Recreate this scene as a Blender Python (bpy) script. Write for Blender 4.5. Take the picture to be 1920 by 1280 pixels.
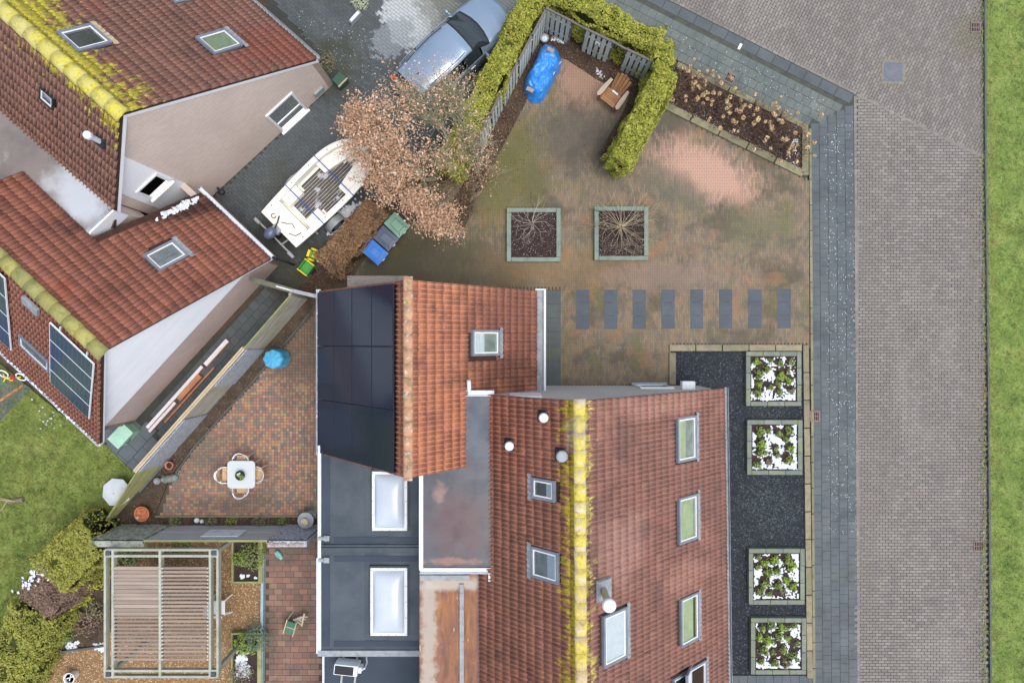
import bpy, math, random
import numpy as np
from mathutils import Vector, Matrix, noise as mnoise
from math import radians, sin, cos, pi, sqrt, hypot

for o in list(bpy.data.objects): bpy.data.objects.remove(o)
scene = bpy.context.scene
COL = scene.collection
random.seed(7); RNG = np.random.default_rng(7)

# ------------------------------------------------------------------ camera, sky, sun, exposure
H, F = 24.67, 1332.0                     # drone height (m), focal length in photo pixels (1920 wide)
cam = bpy.data.cameras.new('camera'); cam.sensor_width = 36.0; cam.lens = F/1920*36.0
cam.clip_end = 500; cam.clip_start = .5
camo = bpy.data.objects.new('camera', cam); COL.objects.link(camo)
camo.location = (0, 0, H); camo.rotation_euler = (0, 0, 0); scene.camera = camo
SUN_EL, SUN_AZ = radians(72), radians(120)   # azimuth measured from +Y (top of picture) clockwise
w = bpy.data.worlds.new('World'); scene.world = w; w.use_nodes = True
nt = w.node_tree; bg = nt.nodes['Background']
sky = nt.nodes.new('ShaderNodeTexSky'); sky.sky_type = 'NISHITA'; sky.sun_disc = False
sky.sun_elevation = SUN_EL; sky.sun_rotation = SUN_AZ; sky.dust_density = 4.0; sky.air_density = 1.0
hs = nt.nodes.new('ShaderNodeHueSaturation'); hs.inputs['Saturation'].default_value = .75
nt.links.new(sky.outputs[0], hs.inputs['Color']); nt.links.new(hs.outputs[0], bg.inputs['Color'])
bg.inputs['Strength'].default_value = .15
sl = bpy.data.lights.new('sun', 'SUN'); sl.energy = .8; sl.angle = radians(40); sl.color = (1, .985, .96)
so = bpy.data.objects.new('sun', sl); COL.objects.link(so); so.location = (5, -8, 40)
so.rotation_euler = Vector((-sin(SUN_AZ)*cos(SUN_EL), -cos(SUN_AZ)*cos(SUN_EL), -sin(SUN_EL))).to_track_quat('-Z', 'Y').to_euler()
scene.view_settings.view_transform = 'Standard'; scene.view_settings.look = 'None'
scene.view_settings.gamma = 1; scene.view_settings.use_curve_mapping = False
scene.view_settings.exposure = 0.72
scene.render.engine = 'CYCLES'

# ------------------------------------------------------------------ helpers
def U(px, py, z=0.0):
    s = (H-z)/F
    return Vector(((px-960)*s, (640-py)*s, z))
def RP(px, py, p0, n):
    d = Vector(((px-960)/F, (640-py)/F, -1)); o = Vector((0, 0, H))
    return o + d*((p0-o).dot(n)/d.dot(n))
def lin(c):
    return tuple(((x/255)/12.92 if x/255 <= .04045 else ((x/255+.055)/1.055)**2.4) for x in c)+(1,)
MATS = {}
class N:
    """tiny node builder"""
    def __init__(s, name):
        s.m = bpy.data.materials.new(name); s.m.use_nodes = True; s.t = s.m.node_tree
        s.b = s.t.nodes['Principled BSDF']; MATS[name] = s.m; s._pos = None
    def n(s, typ, ins=None, **kw):
        x = s.t.nodes.new(typ)
        for k, v in kw.items(): setattr(x, k, v)
        for k, v in (ins or {}).items():
            i = x.inputs[k]
            if isinstance(v, bpy.types.NodeSocket): s.t.links.new(v, i)
            else: i.default_value = v
        return x
    def pos(s):
        if s._pos is None: s._pos = s.n('ShaderNodeNewGeometry').outputs['Position']
        return s._pos
    def math(s, op, a, b=0.0, c=None, clamp=False):
        ins = {0: a, 1: b}
        if c is not None: ins[2] = c
        return s.n('ShaderNodeMath', ins, operation=op, use_clamp=clamp).outputs[0]
    def noise(s, scale, detail=4.0, rough=.55, off=(0, 0, 0), stretch=None, dist=0.0):
        v = s.pos()
        if stretch or off != (0, 0, 0):
            v = s.n('ShaderNodeMapping', {'Vector': v, 'Location': off, 'Scale': stretch or (1, 1, 1)}).outputs[0]
        return s.n('ShaderNodeTexNoise', {'Vector': v, 'Scale': scale, 'Detail': detail, 'Roughness': rough, 'Distortion': dist}).outputs['Fac']
    def step(s, v, lo, hi):
        return s.n('ShaderNodeMapRange', {'Value': v, 'From Min': lo, 'From Max': hi}, interpolation_type='SMOOTHSTEP').outputs[0]
    def ramp(s, v, cols, lo=0., hi=1., const=False):
        r = s.n('ShaderNodeValToRGB', {0: v}); e = r.color_ramp
        if const: e.interpolation = 'CONSTANT'
        k = len(cols)
        for i, c in enumerate(cols):
            p = lo+(hi-lo)*(i/k if const else i/max(1, k-1))
            el = e.elements[i] if i < 2 else e.elements.new(p)
            el.position = p; el.color = lin(c)
        return r.outputs[0]
    def mix(s, f, a, b, typ='MIX'):
        x = s.n('ShaderNodeMix', data_type='RGBA', blend_type=typ)
        for i, v in ((0, f), (6, a), (7, b)):
            if isinstance(v, bpy.types.NodeSocket): s.t.links.new(v, x.inputs[i])
            else: x.inputs[i].default_value = v if i == 0 else (lin(v) if len(v) == 3 else v)
        return x.outputs[2]
    def rnd(s):
        a = s.n('ShaderNodeAttribute', attribute_name='rnd').outputs['Fac']
        o = s.n('ShaderNodeObjectInfo').outputs['Random']
        return s.math('FRACT', s.math('ADD', a, o))
    def spot(s, px, py, r, soft=.6, z=0, sx=1., sy=1., ang=0., nz=1.3, ns=1.6):
        c = U(px, py, z)
        d = s.n('ShaderNodeVectorMath', {0: s.pos(), 1: c}, operation='SUBTRACT').outputs[0]
        d = s.n('ShaderNodeVectorRotate', {'Vector': d, 'Angle': ang}, rotation_type='Z_AXIS').outputs[0]
        d = s.n('ShaderNodeVectorMath', {0: d, 1: (1/sx, 1/sy, 0)}, operation='MULTIPLY').outputs[0]
        l = s.n('ShaderNodeVectorMath', {0: d}, operation='LENGTH').outputs['Value']
        l = s.math('ADD', l, s.math('MULTIPLY', s.math('SUBTRACT', s.noise(ns, 5), .5), nz*r))
        l = s.math('ADD', l, s.math('MULTIPLY', s.math('SUBTRACT', s.rnd(), .5), .35*r))
        return s.step(l, r*(1+soft*.5), r*(1-soft))
def pm(name, cols, scale=3., rough=.8, bump=0., bscale=40., rv=0., pal=None, stains=(), spots=(), metal=0., spec=.3, coat=0., nd=5., stretch=None, emit=None, sub=0, lo=.3, hi=.7, rlow=None, pmix=.72):
    """procedural principled material. cols: noise ramp; pal: per-piece palette; stains: (col, scale, lo, hi, amount, stretch)"""
    q = N(name); b = q.b
    c = q.ramp(q.noise(scale, nd, stretch=stretch), cols, lo, hi) if len(cols) > 1 else None
    if c is None: c = q.mix(0., cols[0], cols[0])
    if pal:
        p = q.ramp(q.rnd(), pal, const=True)
        c = q.mix(pmix, c, p)
    if rv:
        f = q.math('ADD', q.math('MULTIPLY', q.rnd(), 2*rv), 1-rv)
        c = q.mix(1., c, q.n('ShaderNodeCombineColor', {0: f, 1: f, 2: f}).outputs[0], 'MULTIPLY')
    for i, st in enumerate(stains):
        col, sc, lo_, hi_, am = st[:5]
        m = q.step(q.noise(sc, 6, .6, off=(3.1*i+1, 7.7*i, 0), stretch=st[5] if len(st) > 5 else None), lo_, hi_)
        c = q.mix(q.math('MULTIPLY', m, am), c, col)
    for sp in spots:
        col, am, kw = sp[0], sp[1], sp[2]
        c = q.mix(q.math('MULTIPLY', q.spot(**kw), am), c, col)
    q.t.links.new(c, b.inputs['Base Color'])
    b.inputs['Roughness'].default_value = rough; b.inputs['Metallic'].default_value = metal
    b.inputs['Specular IOR Level'].default_value = spec; b.inputs['Coat Weight'].default_value = coat
    if rlow is not None:
        q.t.links.new(q.n('ShaderNodeMapRange', {'Value': q.noise(1.7, 5), 'From Min': .4, 'From Max': .65, 'To Min': rlow, 'To Max': rough}).outputs[0], b.inputs['Roughness'])
    if sub: b.inputs['Subsurface Weight'].default_value = sub
    if bump:
        bn = q.n('ShaderNodeBump', {'Height': q.noise(bscale, 6), 'Strength': bump, 'Distance': .02})
        q.t.links.new(bn.outputs[0], b.inputs['Normal'])
    return q.m
def glassmat(name, tint=(246, 250, 250), refl=.18):
    q = N(name)
    tr = q.n('ShaderNodeBsdfTransparent', {'Color': lin(tint)})
    gl = q.n('ShaderNodeBsdfGlossy', {'Color': (1, 1, 1, 1), 'Roughness': .04})
    fr = q.n('ShaderNodeFresnel', {'IOR': 1.5}).outputs[0]
    f = q.math('ADD', q.math('MULTIPLY', fr, .9), refl*.3, clamp=True)
    mx = q.n('ShaderNodeMixShader', {0: f, 1: tr.outputs[0], 2: gl.outputs[0]})
    q.t.links.new(mx.outputs[0], q.t.nodes['Material Output'].inputs['Surface'])
    return q.m

ORG = {}
def tag(o, label=None, cat=None, group=None, kind=None):
    if label: o['label'] = label
    if cat: o['category'] = cat
    if group: o['group'] = group
    if kind: o['kind'] = kind
    return o
def thing(name, label, cat, loc=(0, 0, 0), rz=0., group=None, world=False):
    o = bpy.data.objects.new(name, None); COL.objects.link(o); o.location = loc; o.rotation_euler = (0, 0, rz)
    o.empty_display_size = .2
    if world: ORG[o] = Vector(loc)
    return tag(o, label, cat, group)
def link(name, me, mat, parent=None):
    o = bpy.data.objects.new(name, me); COL.objects.link(o)
    if mat is not None:
        me.materials.clear(); me.materials.append(MATS[mat] if isinstance(mat, str) else mat)
    if parent is not None:
        o.parent = parent
        if parent in ORG: ORG[o] = ORG[parent]
    return o
class MB:
    def __init__(s): s.v = []; s.f = []; s.M = None
    def add(s, vs, fs):
        k = len(s.v)
        if s.M is not None: vs = [s.M @ Vector(v) for v in vs]
        s.v += [tuple(v) for v in vs]; s.f += [tuple(i+k for i in f) for f in fs]; return s
    def box(s, x0, x1, y0, y1, z0, z1, t=0.):
        return s.add([(x0, y0, z0), (x1, y0, z0), (x1, y1, z0), (x0, y1, z0), (x0+t, y0+t, z1), (x1-t, y0+t, z1), (x1-t, y1-t, z1), (x0+t, y1-t, z1)],
                     [(3, 2, 1, 0), (4, 5, 6, 7), (0, 1, 5, 4), (1, 2, 6, 5), (2, 3, 7, 6), (3, 0, 4, 7)])
    def bar(s, p0, p1, w, h, up=(0, 0, 1)):
        p0, p1 = Vector(p0), Vector(p1); d = (p1-p0); L = d.length; d.normalize(); u = Vector(up)
        x = d.cross(u)
        if x.length < 1e-4: x = d.cross(Vector((1, 0, 0)))
        x.normalize(); u = x.cross(d)
        vs = [p + x*a*w/2 + u*c*h/2 for p in (p0, p1) for a, c in ((-1, -1), (1, -1), (1, 1), (-1, 1))]
        return s.add(vs, [(3, 2, 1, 0), (4, 5, 6, 7), (0, 1, 5, 4), (1, 2, 6, 5), (2, 3, 7, 6), (3, 0, 4, 7)])
    def cyl(s, p0, p1, r0, r1=None, n=12, cap=True):
        r1 = r0 if r1 is None else r1
        p0, p1 = Vector(p0), Vector(p1); d = (p1-p0).normalized()
        x = d.orthogonal().normalized(); y = d.cross(x)
        vs = [p + (x*cos(2*pi*i/n)+y*sin(2*pi*i/n))*r for p, r in ((p0, r0), (p1, r1)) for i in range(n)]
        fs = [(i, (i+1) % n, n+(i+1) % n, n+i) for i in range(n)]
        if cap: fs += [tuple(range(n-1, -1, -1)), tuple(range(n, 2*n))]
        return s.add(vs, fs)
    def path(s, pts, r, n=6, closed=False):
        pts = [Vector(p) for p in pts]; K = len(pts); vs = []; fs = []
        for k, p in enumerate(pts):
            a = pts[(k-1) % K] if closed or k else p; b = pts[(k+1) % K] if closed or k < K-1 else p
            d = (b-a).normalized(); ref = Vector((0, 0, 1)) if abs(d.z) < .95 else Vector((1, 0, 0))
            x = d.cross(ref).normalized(); y = x.cross(d)
            vs += [p + (x*cos(2*pi*i/n)+y*sin(2*pi*i/n))*r for i in range(n)]
        for k in range(K if closed else K-1):
            for i in range(n):
                a, b = k*n, ((k+1) % K)*n
                fs.append((a+i, a+(i+1) % n, b+(i+1) % n, b+i))
        if not closed: fs += [tuple(range(n-1, -1, -1)), tuple((K-1)*n+i for i in range(n))]
        return s.add(vs, fs)
    def prism(s, pts, z0, z1, t=0.):
        n = len(pts); c = sum((Vector(p[:2]) for p in pts), Vector((0, 0)))/n
        top = [Vector(p[:2]) - ((Vector(p[:2])-c).normalized()*t) for p in pts]
        vs = [(p[0], p[1], z0) for p in pts] + [(p[0], p[1], z1) for p in top]
        return s.add(vs, [tuple(range(n-1, -1, -1)), tuple(range(n, 2*n))] + [(i, (i+1) % n, n+(i+1) % n, n+i) for i in range(n)])
    def slab(s, pts, off):
        """polygon (3D points) extruded by vector off"""
        n = len(pts); off = Vector(off); vs = [Vector(p) for p in pts]; vs += [p+off for p in vs]
        return s.add(vs, [tuple(range(n)), tuple(range(2*n-1, n-1, -1))] + [(i, n+i, n+(i+1) % n, (i+1) % n) for i in range(n)])
    def lathe(s, prof, n=16, c=(0, 0, 0), sx=1., sy=1.):
        vs = [(c[0]+sx*r*cos(2*pi*i/n), c[1]+sy*r*sin(2*pi*i/n), c[2]+z) for r, z in prof for i in range(n)]
        fs = [(k*n+i, k*n+(i+1) % n, (k+1)*n+(i+1) % n, (k+1)*n+i) for k in range(len(prof)-1) for i in range(n)]
        fs += [tuple(range(n-1, -1, -1)), tuple((len(prof)-1)*n+i for i in range(n))]
        return s.add(vs, fs)
    def grid(s, fn, nu, nv):
        vs = [fn(i/nu, j/nv) for j in range(nv+1) for i in range(nu+1)]
        return s.add(vs, [(j*(nu+1)+i, j*(nu+1)+i+1, (j+1)*(nu+1)+i+1, (j+1)*(nu+1)+i) for j in range(nv) for i in range(nu)])
    def ball(s, c, r, n=8, sz=1.):
        return s.lathe([(r*sin(pi*k/n), -r*sz*cos(pi*k/n)) for k in range(n+1)][1:-1], n+4, c)
    def build(s, name, mat, parent=None, smooth=False, bevel=0., kind=None):
        off = ORG.get(parent, Vector((0, 0, 0))) if parent is not None else Vector((0, 0, 0))
        me = bpy.data.meshes.new(name); me.from_pydata([tuple(Vector(v)-off) for v in s.v], [], s.f); me.update()
        if smooth: me.polygons.foreach_set('use_smooth', [True]*len(me.polygons))
        o = link(name, me, mat, parent)
        if bevel:
            b = o.modifiers.new('bevel', 'BEVEL'); b.width = bevel; b.segments = 2; b.limit_method = 'ANGLE'; b.angle_limit = radians(40)
        if kind: o['kind'] = kind
        return o
def inpoly(P, poly):
    x, y = P[:, 0], P[:, 1]; r = np.zeros(len(P), bool); n = len(poly)
    for i in range(n):
        x0, y0 = poly[i][0], poly[i][1]; x1, y1 = poly[(i+1) % n][0], poly[(i+1) % n][1]
        if y0 == y1: continue
        c = ((y0 > y) != (y1 > y)) & (x < (x1-x0)*(y-y0)/(y1-y0)+x0); r ^= c
    return r
def scatter(name, bv, bf, loc, R, mat, parent=None, kind='stuff', rnd=None, smooth=False, off=None, extra=None):
    """join N transformed copies of a small base mesh into one mesh with a per-piece random attribute"""
    bv = np.asarray(bv, float); loc = np.asarray(loc, float); Nn = len(loc); V = len(bv)
    o = off if off is not None else (ORG.get(parent) if parent is not None else None)
    if o is not None: loc = loc - np.array(o)
    vs = np.einsum('vk,nkj->nvj', bv, R) + loc[:, None, :]
    me = bpy.data.meshes.new(name); me.vertices.add(Nn*V); me.vertices.foreach_set('co', vs.reshape(-1).astype(np.float32))
    ls = np.array([len(f) for f in bf]); fl = np.concatenate([np.array(f) for f in bf])
    loops = (fl[None, :] + (np.arange(Nn)*V)[:, None]).reshape(-1)
    me.loops.add(len(loops)); me.loops.foreach_set('vertex_index', loops.astype(np.int32))
    tot = np.tile(ls, Nn); st = np.concatenate([[0], np.cumsum(tot)[:-1]])
    me.polygons.add(len(tot)); me.polygons.foreach_set('loop_start', st.astype(np.int32))
    try: me.polygons.foreach_set('loop_total', tot.astype(np.int32))
    except Exception: pass
    me.polygons.foreach_set('use_smooth', np.full(len(tot), bool(smooth)))
    a = me.attributes.new('rnd', 'FLOAT', 'POINT')
    if rnd is None: rnd = RNG.random(Nn)
    a.data.foreach_set('value', np.repeat(rnd, V).astype(np.float32))
    if extra is not None:
        a = me.attributes.new('crest', 'FLOAT', 'POINT'); a.data.foreach_set('value', np.tile(np.asarray(extra, np.float32), Nn))
    me.update(calc_edges=True); me.validate()
    ob = link(name, me, mat, parent)
    if kind: ob['kind'] = kind
    return ob
def rotz(a, sx, sy, sz):
    """N rotation matrices (rows = images of base axes)"""
    a = np.asarray(a, float); n = len(a); R = np.zeros((n, 3, 3)); c, s = np.cos(a), np.sin(a)
    R[:, 0, 0] = c*sx; R[:, 0, 1] = s*sx; R[:, 1, 0] = -s*sy; R[:, 1, 1] = c*sy; R[:, 2, 2] = sz
    return R
def orient(nrm, size, spin=None, asp=1.):
    """matrices turning a quad (xy plane) to face nrm with random spin"""
    nrm = nrm/np.linalg.norm(nrm, axis=1, keepdims=True); n = len(nrm)
    ref = RNG.normal(size=(n, 3)); x = np.cross(nrm, ref); x /= np.linalg.norm(x, axis=1, keepdims=True)+1e-9
    y = np.cross(nrm, x); size = np.broadcast_to(np.asarray(size, float), (n,))
    return np.stack([x*size[:, None], y*(size*asp)[:, None], nrm*size[:, None]], 1)
LEAF = ([(-.5, 0, 0), (0, -.28, .08), (.5, 0, -.05), (0, .28, .08)], [(0, 1, 2), (0, 2, 3)])
SPRAY = ([(-.5, -.1, 0), (.1, -.32, .06), (.5, 0, .1), (.1, .32, .06), (-.5, .1, 0)], [(0, 1, 2, 3, 4)])
BRICK = ([(-.5, -.5, -1), (.5, -.5, -1), (.5, .5, -1), (-.5, .5, -1), (-.485, -.46, 0), (.485, -.46, 0), (.485, .46, 0), (-.485, .46, 0)],
         [(4, 5, 6, 7), (0, 1, 5, 4), (1, 2, 6, 5), (2, 3, 7, 6), (3, 0, 4, 7)])
BRICK_FLUSH = ([(x*(1.02 if abs(x) < .49 else .998), y*(1.06 if abs(y) < .49 else .995), z) for x, y, z in BRICK[0]], BRICK[1])
STONE = ([(1, 0, .1), (-.1, .9, 0), (-.95, .1, .1), (0, -1, 0), (.1, .05, .75), (0, 0, -.6)],
         [(0, 1, 4), (1, 2, 4), (2, 3, 4), (3, 0, 4), (1, 0, 5), (2, 1, 5), (3, 2, 5), (0, 3, 5)])
def structure(name, pts, z, mat, thick=.05):
    o = MB().prism([p[:2] for p in pts], z-thick, z).build(name, mat); o['kind'] = 'structure'; return o
def PX(*pp, z=0.): return [U(a, b, z) for a, b in pp]
def lay(poly, ang, bw, bh, jw=.006, bond=.5, z=0., jit=.0015, holes=(), th=.03):
    """brick centres and matrices filling a world polygon; ang = direction of the brick's long side"""
    P = np.array([[p[0], p[1]] for p in poly]); c, s = cos(ang), sin(ang)
    L = np.stack([P[:, 0]*c+P[:, 1]*s, -P[:, 0]*s+P[:, 1]*c], 1); lo, hi = L.min(0), L.max(0)
    nx, ny = int((hi[0]-lo[0])/bw)+3, int((hi[1]-lo[1])/bh)+2
    j, i = np.meshgrid(np.arange(ny), np.arange(nx), indexing='ij')
    x = lo[0]+(i-1+(bond*(j % 2) if bond is not None else RNG.random(ny)[j]))*bw+bw/2; y = lo[1]+j*bh+bh/2; x = x.ravel(); y = y.ravel()
    W = np.stack([x*c-y*s, x*s+y*c], 1); k = inpoly(W, poly)
    for h in holes: k &= ~inpoly(W, h)
    W = W[k]; n = len(W)
    loc = np.column_stack([W, z+RNG.normal(0, jit, n)])
    return loc, rotz(ang+RNG.normal(0, .006, n), bw-jw, bh-jw, th)
def tilt(R, a=.006):
    """tip pieces a little so they catch the light unevenly"""
    n = len(R); R = R.copy(); R[:, 0, 2] += RNG.normal(0, a, n)*np.linalg.norm(R[:, 0], axis=1)*2; R[:, 1, 2] += RNG.normal(0, a, n)*np.linalg.norm(R[:, 1], axis=1)*2
    return R
# ------------------------------------------------------------------ ground materials
pm('soil', [(62, 54, 46), (88, 78, 64)], 2.5, .95, .5, 30)
pm('grass_base', [(92, 112, 54), (118, 138, 68), (140, 152, 86)], 1.2, .95, .6, 60, stains=((( 62, 78, 38), 2.2, .52, .7, .7), ((150, 150, 84), 1.6, .55, .75, .6)))
pm('grass_blade', [(116, 146, 66), (142, 168, 90), (166, 178, 112)], .9, .8, pal=[(130, 160, 80), (148, 174, 94), (166, 180, 112), (112, 142, 68), (178, 182, 124)], stains=(((170, 170, 104), 1.1, .5, .66, .75), ((92, 116, 56), 2.6, .52, .66, .7), ((120, 110, 70), 5, .66, .74, .7)), spots=(((158, 152, 96), .7, dict(px=1852, py=640, r=.2, sx=1, sy=120, nz=3, ns=1.5)),))
pm('grass_blade_back', [(94, 114, 52), (118, 136, 66), (138, 148, 80)], .9, .8, pal=[(110, 124, 60), (124, 136, 68), (142, 146, 84), (98, 108, 52), (154, 152, 98)], stains=(((148, 144, 84), 1.3, .5, .66, .75), ((84, 100, 48), 2.6, .52, .66, .7), ((112, 100, 62), 5, .66, .74, .7)))
pm('street_joint', [(76, 72, 68), (86, 82, 77)], 3, .95)
pm('street_brick', [(116, 112, 107), (127, 122, 116)], 2, .85, .25, 60, pmix=.62, pal=[(120, 116, 111), (129, 124, 118), (110, 106, 102), (137, 132, 126), (125, 118, 112), (114, 111, 108)],
   stains=(((142, 138, 131), .35, .48, .72, .5), ((110, 105, 100), .9, .55, .75, .45), ((144, 134, 118), 1.4, .62, .78, .4), ((110, 106, 101), .55, .5, .68, .5, (1.6, .13, 1)), ((142, 138, 131), .5, .56, .74, .5, (1.3, .2, 1)), ((108, 104, 96), 3.2, .66, .76, .5)), spots=(((116, 110, 102), .55, dict(px=1822, py=700, r=.35, sx=1, sy=40, nz=2.5, ns=2.5)), ((118, 112, 104), .5, dict(px=1630, py=760, r=.4, sx=1, sy=30, nz=2.5, ns=2.5)), ((108, 106, 84), .5, dict(px=1822, py=60, r=.9)), ((126, 122, 100), .5, dict(px=1676, py=135, r=.62, nz=1.5, ns=4))))
pm('pave_joint', [(62, 67, 66), (82, 86, 70)], 3, .95)
pm('pave_tile', [(74, 82, 86), (86, 94, 97)], 1.3, .75, .2, 50, rv=.05, stains=(((92, 98, 97), .6, .5, .72, .6), ((64, 71, 76), .8, .52, .7, .6), ((98, 102, 80), 5, .66, .8, .4)), rlow=.55)
pm('pave_tile_green', [(84, 93, 92), (102, 110, 105)], 1.3, .75, .2, 50, rv=.06, stains=(((84, 94, 94), .7, .5, .7, .6), ((118, 122, 92), 6, .66, .8, .6)), rlow=.55)
pm('kerb_dark', [(72, 80, 84), (92, 98, 98)], 2, .8, .2, 50, rv=.08)
pm('kerb_sand', [(126, 118, 98), (140, 130, 108), (112, 110, 94)], 3, .85, .3, 40, rv=.16, stains=(((112, 116, 84), 2.5, .5, .68, .7), ((96, 96, 88), 7, .6, .75, .6)))
pm('kerb_green', [(120, 118, 92), (136, 132, 106)], 3, .85, .3, 40, rv=.16, stains=(((104, 108, 78), 2.5, .5, .68, .7), ((98, 92, 84), 5, .55, .72, .7)))
pm('yard_joint', [(76, 68, 56), (86, 78, 62)], 2, .95)
pm('yard_brick', [(113, 101, 85), (127, 114, 96)], .8, .85, .1, 60, pmix=.55,
   pal=[(124, 112, 93), (132, 117, 94), (114, 105, 91), (141, 124, 98), (104, 100, 92), (136, 112, 94), (124, 116, 88), (100, 97, 91)],
   stains=(((132, 112, 82), .5, .5, .75, .45), ((104, 100, 88), 2.6, .54, .68, .45), ((138, 112, 90), 3.4, .58, .7, .4), ((78, 74, 62), .5, .5, .62, .7), ((100, 100, 66), .8, .53, .66, .7, (1.3, .7, 1)), ((84, 84, 78), 1.3, .54, .66, .65), ((144, 108, 82), 1.0, .54, .66, .55), ((92, 88, 74), 3.0, .55, .66, .5), ((160, 122, 94), 1.1, .62, .78, .5)),
   spots=(((82, 80, 74), .7, dict(px=1080, py=255, r=1.5, sx=1.2, sy=.8, ns=2.2)), ((80, 80, 72), .75, dict(px=1250, py=250, r=.9, sx=.8, sy=1.3)), ((186, 150, 132), .88, dict(px=1325, py=322, r=1.25, sx=1.7, sy=.75, ang=.42, nz=.9, ns=1.2)),
          ((164, 130, 112), .7, dict(px=1095, py=150, r=1.0, sx=1.4, sy=.9)), ((98, 98, 54), .75, dict(px=945, py=320, r=1.7, sx=.9, sy=1.3)), ((74, 72, 54), .8, dict(px=790, py=500, r=2.2, sx=1.8, sy=.7)),
          ((94, 96, 82), .6, dict(px=1260, py=350, r=.9, sx=1.4, sy=.7, ang=.5)), ((104, 106, 78), .5, dict(px=1420, py=420, r=1.1, sx=1.2, sy=.8)), ((70, 72, 62), .6, dict(px=1150, py=300, r=.8)), ((132, 108, 76), .5, dict(px=1060, py=505, r=1.8, sx=1.8, sy=.5)), ((140, 120, 108), .6, dict(px=1250, py=520, r=1.4, sx=1.8, sy=.4))))
pm('slab_dark', [(50, 62, 73), (62, 74, 84)], 1.6, .55, .1, 50, rv=.07, stains=(((78, 90, 98), 1.4, .55, .75, .5), ((60, 66, 66), 4, .6, .75, .5)), spec=.4)
pm('slab_wet', [(60, 70, 72), (74, 82, 82)], 1.6, .5, .1, 50, rv=.06, stains=(((74, 88, 44), 1.2, .56, .7, .8),))
pm('drive_joint', [(54, 58, 58), (64, 66, 60)], 3, .95)
pm('drive_brick', [(72, 79, 81), (84, 90, 92)], 1.0, .85, .2, 60, rv=.10, rlow=.72,
   stains=(((68, 72, 62), .6, .5, .7, .6), ((94, 97, 94), 2.2, .6, .75, .35), ((66, 66, 56), .5, .55, .7, .6)),
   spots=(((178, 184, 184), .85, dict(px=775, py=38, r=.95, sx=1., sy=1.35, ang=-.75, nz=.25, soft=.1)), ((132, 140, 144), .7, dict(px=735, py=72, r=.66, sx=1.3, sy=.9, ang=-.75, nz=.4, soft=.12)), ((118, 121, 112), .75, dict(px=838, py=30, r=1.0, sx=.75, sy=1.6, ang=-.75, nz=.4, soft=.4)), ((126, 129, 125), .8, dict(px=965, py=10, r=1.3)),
          ((60, 62, 46), .7, dict(px=620, py=130, r=1.2)), ((58, 60, 52), .7, dict(px=520, py=470, r=1.6)), ((68, 66, 48), .7, dict(px=560, py=545, r=1.0))))
pm('patio_joint', [(70, 62, 54), (86, 76, 64)], 2, .95)
pm('patio_brick', [(132, 100, 84), (120, 108, 92)], 2, .85, .2, 60, pal=[(162, 116, 100), (116, 110, 106), (172, 144, 108), (150, 106, 94), (106, 103, 102), (160, 136, 104), (136, 114, 102), (174, 126, 106), (114, 112, 106), (150, 128, 100)],
   stains=(((110, 94, 84), .7, .5, .7, .45),), spots=(((98, 84, 72), .75, dict(px=560, py=640, r=1.6, sx=.8, sy=1.3)), ((98, 94, 86), .6, dict(px=380, py=850, r=.9)), ((90, 82, 74), .6, dict(px=440, py=940, r=.9, sx=2., sy=.4))))
pm('patio_red', [(122, 94, 82), (134, 108, 94)], 2, .85, .25, 50, pal=[(136, 102, 90), (146, 108, 92), (118, 94, 86), (128, 102, 94), (112, 96, 90), (140, 116, 100), (122, 102, 90)],
   stains=(((96, 86, 77), .9, .46, .64, .8), ((100, 96, 72), 1.4, .56, .72, .5), ((84, 78, 74), 2.4, .58, .7, .6)))
pm('gravel_tan', [(150, 120, 84), (168, 140, 104)], 3, .9, .3, 60, pal=[(178, 148, 108), (148, 118, 86), (198, 170, 134), (120, 98, 74), (214, 194, 164), (168, 134, 94), (140, 118, 96)])
pm('gravel_base', [(124, 98, 70), (140, 112, 80)], 6, .95, .8, 80)
pm('gravel_black', [(48, 54, 60), (60, 66, 72)], 3, .7, .3, 60, pal=[(40, 47, 54), (54, 61, 69), (33, 38, 45), (68, 75, 83), (48, 55, 63), (96, 103, 109)], spots=(((98, 108, 108), .4, dict(px=1445, py=950, r=1.0)), ((92, 100, 92), .35, dict(px=1440, py=780, r=.7))))
pm('gravel_black_base', [(34, 38, 44), (50, 55, 60)], 6, .9, .8, 80)
pm('litter', [(84, 62, 52), (104, 80, 66)], 3, .9, pal=[(92, 64, 52), (70, 52, 46), (112, 84, 66), (58, 44, 42), (134, 104, 82), (84, 60, 56), (150, 122, 100)])
pm('litter_dark', [(66, 50, 48), (84, 64, 60)], 3, .9, pal=[(72, 52, 50), (54, 40, 42), (92, 68, 64), (46, 36, 38), (112, 88, 80), (64, 48, 50), (196, 190, 190)])
pm('snow', [(200, 208, 218), (214, 221, 228)], 4, .6, .4, 25, spec=.3)
pm('flat_slate', [(84, 92, 98), (98, 106, 110)], 1.5, .7, .1, 40, rv=.06)

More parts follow.
